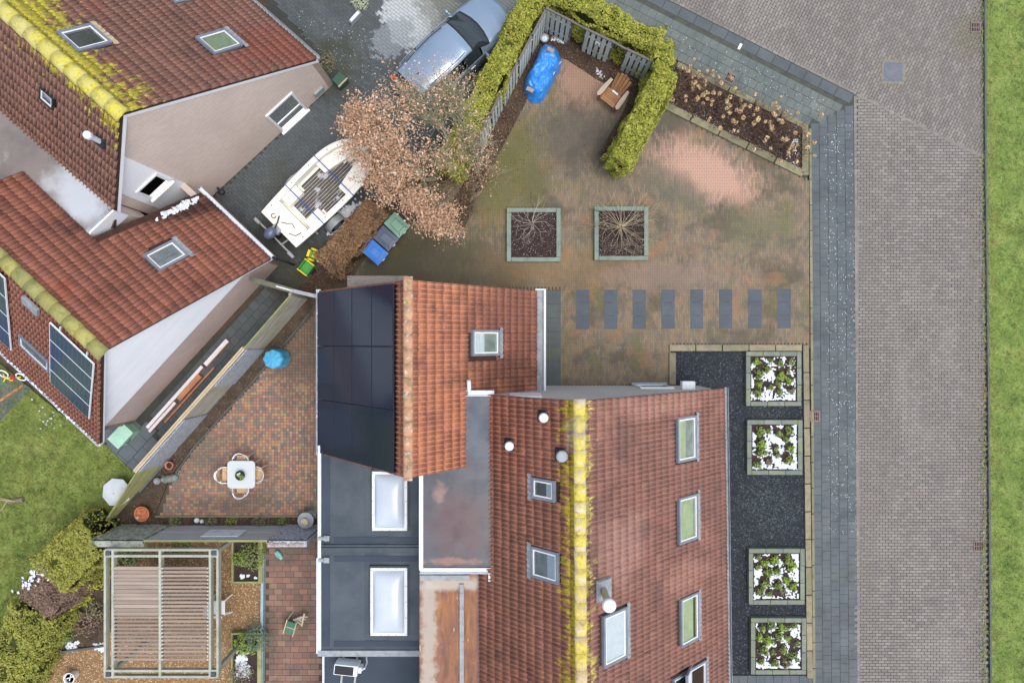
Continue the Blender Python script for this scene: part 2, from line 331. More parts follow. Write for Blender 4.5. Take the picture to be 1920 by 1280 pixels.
# ------------------------------------------------------------------ ground
g = MB().prism([(-70, -70), (70, -70), (70, 70), (-70, 70)], -.3, -.07).build('ground', 'soil'); g['kind'] = 'structure'
def bricks(parent, poly, ang, bw, bh, mat, name='paving_bricks', z=0., bond=.5, holes=(), jit=.001, th=.03, tl=.004, jw=.008, base=BRICK_FLUSH):
    loc, R = lay(poly, ang, bw, bh, jw, bond, z, jit, holes, th)
    return scatter(name, *base, loc, tilt(R, tl), mat, parent)
def slabs(parent, poly, ang, bw, bh, mat, name='paving_slab', z=0., bond=.5, limit=300, holes=(), tl=.003, jw=.008):
    loc, R = lay(poly, ang, bw, bh, jw, bond, z, .001, holes, .03); n = len(loc)
    px = np.hypot(loc[:, 0]/17.8, loc[:, 1]/11.85); vis = (np.abs(loc[:, 0]) < 17.75) & (np.abs(loc[:, 1]) < 11.8)
    order = np.argsort(np.where(vis, px, 9+px)); ind = order[:limit]; rest = order[limit:]
    me = bpy.data.meshes.new(name); me.from_pydata([(x*(bw-jw), y*(bh-jw), z_*.03) for x, y, z_ in BRICK_FLUSH[0]], [], BRICK[1])
    me.materials.append(MATS[mat])
    for i in ind:
        o = bpy.data.objects.new(name, me); COL.objects.link(o); o.parent = parent; o.location = loc[i]
        o.rotation_euler = (random.gauss(0, tl), random.gauss(0, tl), ang+random.gauss(0, .004))
    if len(rest): scatter(name+'s', *BRICK_FLUSH, loc[rest], R[rest], mat, parent)
A_UP = math.atan2(-.506, 1)
def row(parent, p0, p1, l, w, mat, name, z=0., th=.05, jw=.008, each=True, tl=.004):
    """one straight row of pieces from p0 to p1, every piece its own object"""
    p0, p1 = Vector(p0), Vector(p1); d = p1-p0; n = max(1, round(d.length/l)); L = d.length/n; a = math.atan2(d.y, d.x)
    me = bpy.data.meshes.new(name); me.from_pydata([(x*(L-jw), y*w, z_*th) for x, y, z_ in BRICK[0]], [], BRICK[1]); me.materials.append(MATS[mat])
    if not each:
        loc = np.array([tuple(p0+d*((i+.5)/n)+Vector((0, 0, z))) for i in range(n)])
        return scatter(name, *BRICK, loc, rotz(np.full(n, a), L-jw, w, th), mat, parent)
    for i in range(n):
        o = bpy.data.objects.new(name, me); COL.objects.link(o); o.location = p0+d*((i+.5)/n)+Vector((0, 0, z)); o.parent = parent
        if parent in ORG: o.location -= ORG[parent]
        o.rotation_euler = (random.gauss(0, tl), random.gauss(0, tl), a+random.gauss(0, .004))
street = structure('street', PX((1603, 177), (1110, -73), (1110, -160), (1843, -160), (1845, 297), (1852, 1460), (1610, 1460)), -.014, 'street_joint')
bricks(street, PX((1603, 172), (1846, 292), (1855, 1440), (1608, 1440)), radians(-.4), .2125, .1045, 'street_brick', jw=.010, base=BRICK)
bricks(street, PX((1606, 179), (1120, -67), (1130, -150), (1846, -150), (1846, 300)), A_UP+pi/2, .2125, .1045, 'street_brick', jw=.010, base=BRICK, z=-.003)
row(street, U(1603.5, 180), U(1611, 1440), .2125, .10, 'street_brick', 'header_bricks', .003, each=False)
row(street, U(1606, 177), U(1842, 294), .2125, .10, 'street_brick', 'header_bricks', .003, each=False)
row(street, U(1603, 174), U(1120, -70), .2125, .10, 'street_brick', 'header_bricks', .003, each=False)
pavement = structure('pavement', PX((1603, 177), (1100, -77), (1010, -100), (1010, -20), (1263, 110), (1518, 236), (1521, 600), (1530, 1460), (1610, 1460)), -.012, 'pave_joint')
slabs(pavement, PX((1521, 236), (1600, 196), (1608, 1300), (1528, 1300)), radians(90.4), .3, .3, 'pave_tile', limit=300)
slabs(pavement, PX((1518, 236), (1264, 110), (1010, -20), (1010, -92), (1587, 198), (1560, 214)), A_UP, .3, .3, 'pave_tile_green', name='pavement_tile', limit=220)
row(pavement, U(1597, 186), U(1010, -111), .6, .36, 'pave_tile', 'kerb_slab', .002)
row(pavement, U(1519, 240), U(1526.5, 1300), .9, .09, 'kerb_green', 'edging_kerb', .02)

PLANT_HOLES = [PX((952, 391), (1049, 391), (1049, 488), (952, 488)), PX((1116, 389), (1214, 389), (1214, 486), (1116, 486))]
STEPS = [(1080, 1105), (1132.7, 1158), (1186, 1211.5), (1240, 1265.5), (1293.7, 1319), (1348, 1373.5), (1402.7, 1428.5), (1457, 1483)]
step_h = [PX((a+4, 550), (b-4, 550), (b-4, 610), (a+4, 610)) for a, b in STEPS]
yard = structure('front_yard', PX((560, 560), (690, 440), (850, 300), (985, 45), (1240, 175), (1250, 205), (1517, 338), (1519, 652), (1256, 652), (1256, 740), (700, 740)), -.0025, 'yard_joint')
bricks(yard, PX((640, 560), (690, 470), (800, 400), (860, 300), (1000, 75), (1215, 170), (1240, 203), (1516, 338), (1517, 648), (1256, 648), (1256, 726), (1052, 726), (1052, 542), (760, 542)), pi/2, .205, .0625, 'yard_brick', jw=.005, bond=.5, holes=PLANT_HOLES+step_h, tl=.0, jit=.0003, base=BRICK_FLUSH)
def slab_at(parent, x0, x1, y0, y1, mat, name='stepping_slab', z=.004):
    a, b = U(x0, y1), U(x1, y0)
    MB().box(a.x+.004, b.x-.004, a.y+.004, b.y-.004, -.03, z+random.gauss(0, .001), .004).build(name, mat, parent)
for i, (a, b) in enumerate(STEPS):
    d = -i*.25
    for k in range(3): slab_at(yard, a, b, 543+d+k*24.8, 543+d+(k+1)*24.8, 'slab_dark')
for k in range(7): slab_at(yard, 1024, 1052, 544+k*26, 544+(k+1)*26, 'slab_wet', name='border_slab')
drive = structure('driveway', PX((500, -120), (1010, -120), (1010, -20), (890, 170), (840, 262), (690, 395), (592, 540), (560, 560), (440, 520), (380, 400), (500, 250)), -.014, 'drive_joint')
A_DR = math.atan2(-.78, 1)
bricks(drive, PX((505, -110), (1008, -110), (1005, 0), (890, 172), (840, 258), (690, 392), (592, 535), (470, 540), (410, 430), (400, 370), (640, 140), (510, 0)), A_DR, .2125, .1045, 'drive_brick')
alley = structure('alley_path', PX((545, 495), (592, 545), (496, 656), (307, 876), (250, 940), (200, 880), (160, 800), (274, 760)), -.012, 'drive_joint')
slabs(alley, PX((500, 530), (545, 500), (588, 545), (496, 650), (330, 845), (280, 800), (290, 770)), radians(48), .3, .3, 'drive_brick', name='alley_tile', limit=150)
slabs(alley, PX((280, 800), (330, 848), (256, 918), (190, 830), (210, 780)), radians(48), .5, .5, 'flat_slate', name='paving_slab')
patio = structure('patio', PX((597, 560), (640, 560), (640, 980), (285, 980), (320, 895), (362, 838), (480, 707), (582, 585)), -.012, 'patio_joint')
bricks(patio, PX((600, 572), (600, 966), (300, 966), (322, 900), (364, 842), (482, 711), (584, 592)), 0, .1045, .1045, 'patio_brick', bond=0, jw=.006)
bb = MB()
for (a, b) in (((582, 588), (480, 709)), ((480, 709), (362, 841)), ((362, 841), (322, 898))):
    p, q = U(*a), U(*b); bb.bar(p+Vector((0, 0, .0)), q, .05, .10)
bb.build('edging_strip', 'kerb_dark', patio)
MB().bar(U(292, 967), U(600, 967), .05, .14).build('edging_strip', 'kerb_green', patio)
red = structure('back_patio', PX((498, 1000), (640, 1000), (640, 1460), (496, 1460)), -.012, 'patio_joint')
slabs(red, PX((500, 1003), (600, 1003), (600, 1330), (498, 1330)), 0, .29, .2, 'patio_red', name='paving_tile', bond=.4, limit=290, tl=.006)
grav = structure('gravel_path', PX((190, 985), (497, 1000), (495, 1460), (60, 1460), (86, 1225), (190, 1205)), -.012, 'gravel_base')
def pebbles(name, poly, n, smin, smax, mat, parent, z=0., kind='stuff', flat=.6, holes=()):
    P = np.array([[p[0], p[1]] for p in poly]); lo, hi = P.min(0), P.max(0)
    Q = lo+RNG.random((int(n*2.5), 2))*(hi-lo); k = inpoly(Q, poly)
    for h in holes: k &= ~inpoly(Q, h)
    Q = Q[k][:n]; m = len(Q); s = RNG.uniform(smin, smax, m); R = orient(RNG.normal(size=(m, 3))*.35+np.array([0, 0, 1.]), s)
    R[:, 2] *= flat
    return scatter(name, *STONE, np.column_stack([Q, np.full(m, z)+s*.2]), R, mat, parent, kind)
pebbles('pebbles', PX((195, 990), (492, 1003), (492, 1300), (80, 1300), (90, 1225), (195, 1205)), 19000, .014, .034, 'gravel_tan', grav, -.012)
bed = structure('black_gravel_bed', PX((1266, 650), (1506, 650), (1524, 1264), (1300, 1264), (1266, 760)), -.012, 'gravel_black_base')
pebbles('pebbles', PX((1267, 655), (1505, 655), (1523, 1262), (1310, 1262), (1267, 740)), 20000, .016, .036, 'gravel_black', bed, -.012)
frontpath = structure('side_path', PX((1340, 1266), (1525, 1266), (1530, 1460), (1340, 1460)), -.008, 'drive_joint')
slabs(frontpath, PX((1345, 1268), (1526, 1268), (1527, 1330), (1345, 1330)), 0, .3, .3, 'pave_tile', name='path_slab', z=.004)
GR = [(0, 0, 0), (1, 0, 0), (.5, .3, 2.2)]
def lawn(name, poly, n, mat, zz, hgt=.05, base='grass_base'):
    o = structure(name, poly, zz, base, .1)
    P = np.array([[p[0], p[1]] for p in poly]); lo, hi = np.maximum(P.min(0), [-19.5, -13.5]), np.minimum(P.max(0), [19.5, 13.5])
    Q = lo+RNG.random((int(n*2.2), 2))*(hi-lo); Q = Q[inpoly(Q, poly)][:n]; m = len(Q)
    s = RNG.uniform(.6, 1.3, m); R = rotz(RNG.uniform(0, 2*pi, m), .014*s, .02*s, hgt*.45*s)
    R[:, 2, 0] = RNG.normal(0, .018, m); R[:, 2, 1] = RNG.normal(0, .018, m)
    b = scatter('grass', GR, [(0, 1, 2)], np.column_stack([Q, np.full(m, zz)]), R, mat, o)
    k = max(200, n//30); Q2 = Q[:0]
    Q2 = lo+RNG.random((k*2, 2))*(hi-lo); Q2 = Q2[inpoly(Q2, poly)][:k]; rep = 7; m2 = len(Q2)*rep; Q2 = np.repeat(Q2, rep, 0)+RNG.normal(0, .025, (m2, 2))
    R2 = rotz(RNG.uniform(0, 2*pi, m2), np.full(m2, .016), np.full(m2, .03), np.full(m2, .045)); R2[:, 2, :2] = RNG.normal(0, .035, (m2, 2))
    scatter('grass_tufts', GR, [(0, 1, 2)], np.column_stack([Q2, np.full(m2, zz)]), R2, mat, o)
    return o
lawn('lawn', PX((1848, -200), (3600, -200), (3600, 1500), (1856, 1500), (1850, 700), (1846, 300)), 90000, 'grass_blade', .05)
lawn('back_lawn', PX((-700, 500), (-100, 600), (120, 780), (196, 832), (254, 888), (205, 985), (190, 1010), (60, 1180), (-60, 1460), (-700, 1460)), 80000, 'grass_blade_back', .03)
kb = MB()
for (a, b) in (((1844, -150), (1846, 297)), ((1846, 297), (1851, 700)), ((1851, 700), (1857, 1450))): kb.bar(U(*a), U(*b), .06, .16)
o = kb.build('kerb', 'kerb_dark'); o['kind'] = 'structure'
# planting beds
def litter(name, poly, n, mat, parent, z=.02, smin=.03, smax=.07, up=1.0, h=.05, holes=()):
    P = np.array([[p[0], p[1]] for p in poly]); lo, hi = P.min(0), P.max(0)
    Q = lo+RNG.random((int(n*3), 2))*(hi-lo); k = inpoly(Q, poly)
    for hh in holes: k &= ~inpoly(Q, hh)
    Q = Q[k][:n]; m = len(Q)
    return scatter(name, *LEAF, np.column_stack([Q, z+RNG.random(m)*h]), orient(RNG.normal(size=(m, 3))*.5+np.array([0, 0, up]), RNG.uniform(smin, smax, m)), mat, parent)
b1p = PX((1018, 52), (1230, 158), (1240, 180), (1180, 300), (1120, 290), (1166, 215), (1180, 180), (1120, 150), (1062, 112), (1030, 104), (1008, 130), (985, 195), (935, 290), (905, 350), (870, 430), (835, 400), (905, 280))
b1 = structure('planting_bed', b1p, .004, 'soil'); litter('leaf_litter', b1p, 12000, 'litter', b1)
b2p = PX((1258, 122), (1512, 240), (1506, 330), (1246, 196))
b2 = structure('planting_bed', b2p, .03, 'soil', .08); litter('leaf_litter', b2p, 4500, 'litter_dark', b2, .03, h=.08)
b3p = PX((596, 556), (582, 586), (480, 707), (362, 838), (318, 895), (285, 980), (230, 975), (310, 870), (496, 652), (578, 556))
b3 = structure('planting_bed', b3p, .004, 'soil'); litter('leaf_litter', b3p, 4000, 'litter', b3)
b4p = PX((285, 969), (600, 969), (600, 985), (250, 985))
b4 = structure('planting_bed', b4p, .02, 'soil'); litter('leaf_litter', b4p, 1800, 'litter', b4)
b5p = PX((560, 540), (700, 400), (730, 420), (650, 520), (595, 560))
b5 = structure('planting_bed', b5p, .004, 'soil'); litter('leaf_litter', b5p, 2500, 'litter', b5)
b6p = PX((20, 1140), (130, 1000), (200, 985), (260, 1015), (200, 1205), (86, 1222), (40, 1330), (-40, 1330))
b6 = structure('planting_bed', b6p, .004, 'soil'); litter('leaf_litter', b6p, 3000, 'litter', b6)
# white flecks and fallen petals lying about
def flecks(name, poly, n, s0, s1, z=.006, mat='snow'):
    P = np.array([[p[0], p[1]] for p in poly]); lo, hi = P.min(0), P.max(0)
    Q = lo+RNG.random((int(n*2.5), 2))*(hi-lo); Q = Q[inpoly(Q, poly)][:n]; m = len(Q)
    o = scatter(name, *STONE, np.column_stack([Q, np.full(m, z)]), rotz(RNG.uniform(0, 6.28, m), RNG.uniform(s0, s1, m), RNG.uniform(s0, s1, m), np.full(m, .004)), mat)
    return o
tag(flecks('white_flecks', PX((1545, 250), (1600, 220), (1604, 1000), (1550, 1000)), 480, .009, .02), 'small white flecks scattered over the dark pavement tiles', 'flecks')
tag(flecks('white_flecks', PX((1240, 40), (1560, 190), (1540, 215), (1275, 108)), 170, .009, .018), 'small white flecks on the greenish pavement beside the dried flowers', 'flecks')
tag(flecks('white_flecks', PX((560, 20), (700, 60), (760, 160), (700, 200), (560, 90)), 170, .008, .017), 'small white flecks on the dark driveway beside the parked car', 'flecks')

# ragged grass and dirt creeping over the kerb of the street
n = 2600; yy = RNG.uniform(-12.5, 12.5, n); xx = np.array([U(1846, 640-y*54).x for y in yy])+RNG.normal(-.01, .05, n)*(.5+np.abs(np.sin(yy*1.7)))
R = rotz(RNG.uniform(0, 6.28, n), RNG.uniform(.012, .03, n), RNG.uniform(.02, .04, n), RNG.uniform(.02, .05, n)); R[:, 2, 0] = RNG.normal(-.02, .03, n); R[:, 2, 1] = RNG.normal(0, .03, n)
tag(scatter('edge_grass', GR, [(0, 1, 2)], np.column_stack([xx, yy, np.full(n, .02)]), R, 'grass_blade'), 'ragged grass growing over the kerb along the street', 'grass')
def leaves_on(name, poly, n, lab, mat='litter', s0=.03, s1=.07):
    o = litter(name, poly, n, mat, None, .004, s0, s1, 1.6, .01); return tag(o, lab, 'leaves')
leaves_on('fallen_leaves', PX((1800, -20), (1842, -20), (1849, 1270), (1826, 1270)), 240, 'dry leaves and dirt gathered in the gutter along the grass verge')
leaves_on('fallen_leaves', PX((1000, 130), (1160, 230), (1130, 330), (930, 420), (700, 520), (690, 480), (900, 330)), 260, 'dry leaves strewn over the yard paving near the oak tree')
leaves_on('fallen_leaves', PX((470, 480), (640, 300), (700, 400), (590, 530)), 160, 'dry leaves strewn over the dark driveway round the boat')
leaves_on('fallen_leaves', PX((310, 900), (400, 800), (590, 600), (597, 960), (330, 962)), 120, 'dry leaves strewn over the patio bricks')
# ------------------------------------------------------------------ building materials
def wallmat(name, d, c1, c2, mort, bw=.21, bh=.06, stains=()):
    q = N(name); d = Vector(d).normalized()
    u = q.n('ShaderNodeVectorMath', {0: q.pos(), 1: d}, operation='DOT_PRODUCT').outputs['Value']
    z = q.n('ShaderNodeSeparateXYZ', {0: q.pos()}).outputs[2]
    v = q.n('ShaderNodeCombineXYZ', {0: u, 1: z, 2: 0.}).outputs[0]
    t = q.n('ShaderNodeTexBrick', {'Vector': v, 'Color1': lin(c1), 'Color2': lin(c2), 'Mortar': lin(mort), 'Scale': 1.0, 'Mortar Size': .009, 'Brick Width': bw, 'Row Height': bh})
    c = q.mix(q.math('MULTIPLY', q.step(q.noise(.7, 6, stretch=(1, 1, .5)), .42, .7), .22), t.outputs[0], tuple(int(x*.84) for x in c1))
    q.t.links.new(c, q.b.inputs['Base Color']); q.b.inputs['Roughness'].default_value = .85
    bn = q.n('ShaderNodeBump', {'Height': t.outputs['Fac'], 'Strength': .5, 'Distance': -.01}); q.t.links.new(bn.outputs[0], q.b.inputs['Normal'])
    return q.m
def roofmat(name, cols, pal, p0, nrm, reach=1.2, cov=.5, dirt=None, col=(192, 176, 66), col2=(166, 158, 80), stains=(), spots=(), base_cov=.0, gr=.5):
    """tiles with lichen that thins out away from the ridge line through p0 (horizontal normal nrm)"""
    q = N(name); nrm = Vector((nrm[0], nrm[1], 0)).normalized()
    c = q.ramp(q.noise(1.6, 6), cols, .3, .7); c = q.mix(.45, c, q.ramp(q.rnd(), pal, const=True))
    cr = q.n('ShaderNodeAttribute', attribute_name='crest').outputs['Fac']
    pan_shade = q.math('MULTIPLY', q.math('SUBTRACT', 1., cr), q.step(q.noise(.9, 5, off=(7, 3, 1)), .3, .62)); c = q.mix(q.math('MULTIPLY', pan_shade, gr), c, tuple(int(x*.70+16) for x in cols[2]))  # shade of the tile pans painted into the colour, in patches
    c = q.mix(q.math('MULTIPLY', cr, .45), c, tuple(min(255, int(x*1.14)) for x in cols[1]))  # lit roll crests painted in as a lighter tile colour
    fine = q.noise(26, 5, .7); c = q.mix(q.math('MULTIPLY', q.step(fine, .48, .72), .45), c, tuple(int(x*.62) for x in cols[0]))
    for i, (sc_, s_, lo, hi, am) in enumerate(stains):
        c = q.mix(q.math('MULTIPLY', q.step(q.noise(s_, 6, .6, off=(5.1*i+2, 1.7*i, 0)), lo, hi), am), c, sc_)
    for sp in spots: c = q.mix(q.math('MULTIPLY', q.spot(**sp[2]), sp[1]), c, sp[0])
    d = q.n('ShaderNodeVectorMath', {0: q.n('ShaderNodeVectorMath', {0: q.pos(), 1: p0}, operation='SUBTRACT').outputs[0], 1: nrm}, operation='DOT_PRODUCT').outputs['Value']
    d = q.math('ABSOLUTE', d); fs_ = q.math('SUBTRACT', 1., q.math('DIVIDE', d, reach), clamp=True); fall = q.math('MULTIPLY', q.math('MULTIPLY', fs_, fs_), cov)
    ru = q.n('ShaderNodeVectorMath', {0: q.pos(), 1: (-nrm.y, nrm.x, 0)}, operation='DOT_PRODUCT').outputs['Value']
    sv = q.n('ShaderNodeCombineXYZ', {0: ru, 1: q.math('MULTIPLY', d, .38), 2: 0.}).outputs[0]
    streak = q.n('ShaderNodeTexNoise', {'Vector': sv, 'Scale': 8.5, 'Detail': 6., 'Roughness': .68}).outputs['Fac']; big = q.noise(2.3, 4, .6, off=(9, 2, 0))
    v = q.math('ADD', q.math('MULTIPLY', streak, .65), q.math('MULTIPLY', big, .35))
    th = q.math('SUBTRACT', .78-base_cov, fall)
    m = q.step(q.math('SUBTRACT', v, th), -.012, .035)
    lc = q.ramp(q.noise(11, 3, off=(4, 4, 4)), [tuple(int(x*.8) for x in col2), col2, col, (206, 194, 96)], .3, .68)
    c = q.mix(q.math('MULTIPLY', m, .93), c, lc)
    pale = q.math('MULTIPLY', q.step(q.noise(34, 2, .5, off=(1, 8, 3)), .70, .76), .7); c = q.mix(pale, c, (206, 178, 162))
    q.t.links.new(c, q.b.inputs['Base Color']); q.b.inputs['Roughness'].default_value = .82; q.b.inputs['Specular IOR Level'].default_value = .25
    bn = q.n('ShaderNodeBump', {'Height': fine, 'Strength': .35, 'Distance': .01}); q.t.links.new(bn.outputs[0], q.b.inputs['Normal'])
    return q.m
pm('white_paint', [(220, 225, 229), (231, 234, 237)], 1.5, .5, 0, rv=.02, stains=(((214, 218, 220), .7, .5, .8, .25, (1, 1, .2)),))
pm('white_metal', [(198, 206, 214), (212, 218, 224)], 2, .4, stains=(((180, 190, 198), 6, .6, .75, .4),))
pm('white_board', [(232, 237, 241), (240, 243, 246)], 1.2, .5, 0, rv=.02)
pm('grey_frame', [(104, 112, 124), (122, 130, 142)], 3, .45, spec=.5)
pm('lead', [(128, 136, 142), (156, 162, 166)], 5, .6, .2, 40, stains=(((98, 104, 104), 6, .55, .7, .6),))
pm('lead_tan', [(172, 156, 126), (190, 178, 150)], 5, .8, .2, 40)
pm('roof_deck', [(58, 40, 34), (70, 50, 42)], 4, .95)
pm('black_plastic', [(38, 42, 46), (50, 54, 58)], 5, .5)
pm('lining', [(214, 218, 218), (226, 228, 228)], 3, .7)
pm('blind_green', [(158, 172, 140), (182, 192, 164)], 5, .7)
pm('blind_white', [(200, 208, 214), (212, 219, 224)], 5, .6)
pm('interior_dark', [(52, 58, 58), (88, 94, 92)], 4, .7)
pm('interior_mid', [(120, 130, 132), (162, 168, 168)], 4, .7)
glassmat('glass')
pm('bitumen', [(62, 72, 80), (74, 84, 91)], .9, .72, .25, 90, rv=.06, rlow=.45, stains=(((56, 65, 74), .8, .5, .7, .6), ((90, 97, 100), 2.2, .58, .75, .4), ((122, 106, 98), 6, .64, .76, .5)))
pm('bitumen_dark', [(50, 60, 72), (60, 70, 82)], .9, .7, .2, 90, rv=.05)
pm('bitumen_wet', [(72, 77, 84), (84, 87, 92)], .8, .6, .12, 90, rv=.04, rlow=.25, stains=(((94, 76, 80), .45, .42, .6, .8), ((128, 106, 100), 5, .64, .74, .6)),
   spots=(((92, 74, 76), .85, dict(px=860, py=985, r=1.1, z=4.9, sx=.9, sy=1.1)), ((76, 88, 100), .9, dict(px=885, py=815, r=1.1, z=4.9, sx=.8, sy=1.2)), ((150, 120, 112), .7, dict(px=825, py=925, r=.28, z=4.9, sx=.7, sy=1.3, nz=2.2, ns=4)), ((150, 116, 104), .7, dict(px=850, py=1052, r=.28, z=4.9, sx=3., sy=.4, nz=2, ns=4))))
pm('rust_roof', [(124, 88, 72), (142, 102, 78), (108, 80, 72)], 2.5, .85, .3, 50, stretch=(2, .6, 1), stains=(((164, 118, 72), 2.5, .52, .68, .7, (3, .4, 1)), ((116, 86, 76), 1.3, .52, .66, .8, (1.8, .5, 1)), ((206, 196, 178), 5, .64, .72, .7, (2.5, .5, 1))), spots=(((176, 170, 158), .75, dict(px=804, py=1180, r=.22, z=4.55, sx=1, sy=14, nz=2.4, ns=3.5)), ((178, 172, 160), .8, dict(px=850, py=1092, r=.22, z=4.55, sx=5, sy=1, nz=2, ns=3)), ((104, 84, 88), .85, dict(px=902, py=1180, r=.12, z=4.55, sx=1, sy=30, nz=1.5, ns=3))))
pm('brown_roof', [(116, 108, 104), (130, 122, 116)], 1.0, .6, .15, 80, rlow=.35, stains=(((96, 92, 92), .8, .5, .7, .6), ((156, 158, 158), 1.4, .56, .72, .7)), spots=(((182, 190, 198), .8, dict(px=150, py=375, r=.8, z=4.75, sx=1.5, sy=.9, ang=.7)),))
def pvmat(name, c1, c2, line, cw, ch, lw, p0, ex, ey):
    q = N(name)
    d = q.n('ShaderNodeVectorMath', {0: q.pos(), 1: p0}, operation='SUBTRACT').outputs[0]
    m = None
    for e, sp in ((ex, cw), (ey, ch)):
        u = q.n('ShaderNodeVectorMath', {0: d, 1: e}, operation='DOT_PRODUCT').outputs['Value']
        k = q.math('GREATER_THAN', q.math('ABSOLUTE', q.math('SUBTRACT', q.math('FRACT', q.math('DIVIDE', u, sp)), .5)), .5-lw/sp/2)
        m = k if m is None else q.math('MAXIMUM', m, k)
    c = q.mix(q.noise(3, 2), c1, c2); c = q.mix(m, c, line)
    q.t.links.new(c, q.b.inputs['Base Color']); q.b.inputs['Roughness'].default_value = .14; q.b.inputs['Specular IOR Level'].default_value = .5
    return q.m
pm('pv_frame', [(34, 44, 60), (40, 50, 66)], 3, .35)
pm('pv_frame_white', [(214, 220, 224), (228, 232, 236)], 3, .4)

# ------------------------------------------------------------------ roofs
class Roof:
    def __init__(s, r0, r1, e0, e1):
        s.r0, s.r1, s.e0, s.e1 = map(Vector, (r0, r1, e0, e1))
        s.ex = (s.r1-s.r0).normalized(); ey = (s.e0-s.r0); s.n = s.ex.cross(ey).normalized()
        if s.n.z < 0: s.ex = -s.ex; s.n = s.ex.cross(ey).normalized(); s.r0, s.r1, s.e0, s.e1 = s.r1, s.r0, s.e1, s.e0
        s.ey = s.n.cross(s.ex).normalized(); s.L = (s.r1-s.r0).length; s.W = (s.e0-s.r0).dot(s.ey); s.holes = []
    def P(s, a, b, h=0.): return (s.r0*(1-a)+s.r1*a)*(1-b)+(s.e0*(1-a)+s.e1*a)*b+s.n*h
    def at(s, px, py, h=0.): return RP(px, py, s.r0+s.n*h, s.n)
    def xy(s, p): d = p-s.r0; return d.dot(s.ex), d.dot(s.ey)
    def M(s, p): return Matrix(((s.ex.x, s.ey.x, s.n.x, p.x), (s.ex.y, s.ey.y, s.n.y, p.y), (s.ex.z, s.ey.z, s.n.z, p.z), (0, 0, 0, 1)))
def tile_mesh(cw, ch, mat, amp=.048):
    xs = [x-.5 for x in (0, .15, .25, .35, .5, .65, .75, .85, 1)]; hh = [0, .12, 1, .12, 0, .12, 1, .12, 0]; prof = [amp*x for x in hh]
    vs = []; fs = []
    for (y, dz) in ((-.6, -.008), (.5, .015), (.5, -.008)):
        vs += [(x*cw, y*ch, (p if dz != -.008 or y < 0 else p*.9)+dz) for x, p in zip(xs, prof)]
    for r in range(2):
        fs += [(r*9+i, r*9+i+1, (r+1)*9+i+1, (r+1)*9+i) for i in range(8)]
    vs += [(.5*cw, -.6*ch, -.03), (.5*cw, .5*ch, -.03)]; fs += [(8, 27, 28, 17)]
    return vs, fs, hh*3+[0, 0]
def clip_poly(pts, p0, n):
    out = []
    for i in range(len(pts)):
        a, b = pts[i], pts[(i+1) % len(pts)]; da, db = (a-p0).dot(n), (b-p0).dot(n)
        if da <= 0: out.append(a)
        if da*db < 0: out.append(a.lerp(b, da/(da-db)))
    return out
def tile_roof(parent, R, mat, cw=.262, ch=.31, limit=300, amp=.048, inview=(20, 1900, 20, 1260), clip=None):
    nc = max(1, round(R.L/cw)); nr = max(1, round(R.W/ch)); cw, ch = R.L/nc, R.W/nr
    vs, fs, crest = tile_mesh(cw*1.0, ch, mat, amp); off = ORG[parent]
    me = bpy.data.meshes.new('roof_tile'); me.from_pydata(vs, [], fs); me.materials.append(MATS[mat]); me.polygons.foreach_set('use_smooth', [True]*len(me.polygons))
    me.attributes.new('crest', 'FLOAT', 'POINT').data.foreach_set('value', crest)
    items = []
    for i in range(nc):
        for j in range(nr):
            p = R.P((i+.5)/nc, (j+.5)/nr, .02); x, y = R.xy(p)
            if any(x0 < x < x1 and y0 < y < y1 for x0, x1, y0, y1 in R.holes): continue
            if clip and (p-clip[0]).dot(clip[1]) > -.1 and p.z < clip[2]: continue
            s = F/(H-p.z); px, py = 960+p.x*s, 640-p.y*s
            v = inview[0] < px < inview[1] and inview[2] < py < inview[3]
            view = (Vector((0, 0, H))-p); fac = view.normalized().dot(R.n)/view.length_squared
            items.append((0 if v else 1, -fac, p))
    items.sort(key=lambda t: (t[0], t[1]))
    Rm = Matrix((R.ex, R.ey, R.n)).transposed()
    for k, (_, _, p) in enumerate(items[:limit]):
        o = bpy.data.objects.new('roof_tile', me); COL.objects.link(o); o.parent = parent
        q = Matrix.Rotation(random.gauss(0, .02), 3, 'Z') @ Matrix.Rotation(random.gauss(0, .014), 3, 'X')
        o.matrix_local = Matrix.Translation(p-off+R.n*random.gauss(0, .005)) @ (Rm @ q).to_4x4()
    rest = items[limit:]
    if rest:
        loc = np.array([tuple(p+R.n*random.gauss(0, .005)) for _, _, p in rest]); n = len(loc)
        base = np.array([tuple(R.ex), tuple(R.ey), tuple(R.n)]); RR = np.repeat(base[None], n, 0)
        t = RNG.normal(0, .02, n); RR = RR.copy(); RR[:, 0] += t[:, None]*base[1]; RR[:, 1] -= t[:, None]*base[0]
        scatter('roof_tiles', vs, fs, loc, RR, mat, parent, smooth=True, extra=crest)
    dp = [R.P(0, 0, -.01), R.P(1, 0, -.01), R.P(1, 1, -.01), R.P(0, 1, -.01)]
    if clip: dp = clip_poly(dp, clip[0], clip[1])
    MB().slab(dp, R.n*-.08).build('roof_deck', 'roof_deck', parent)
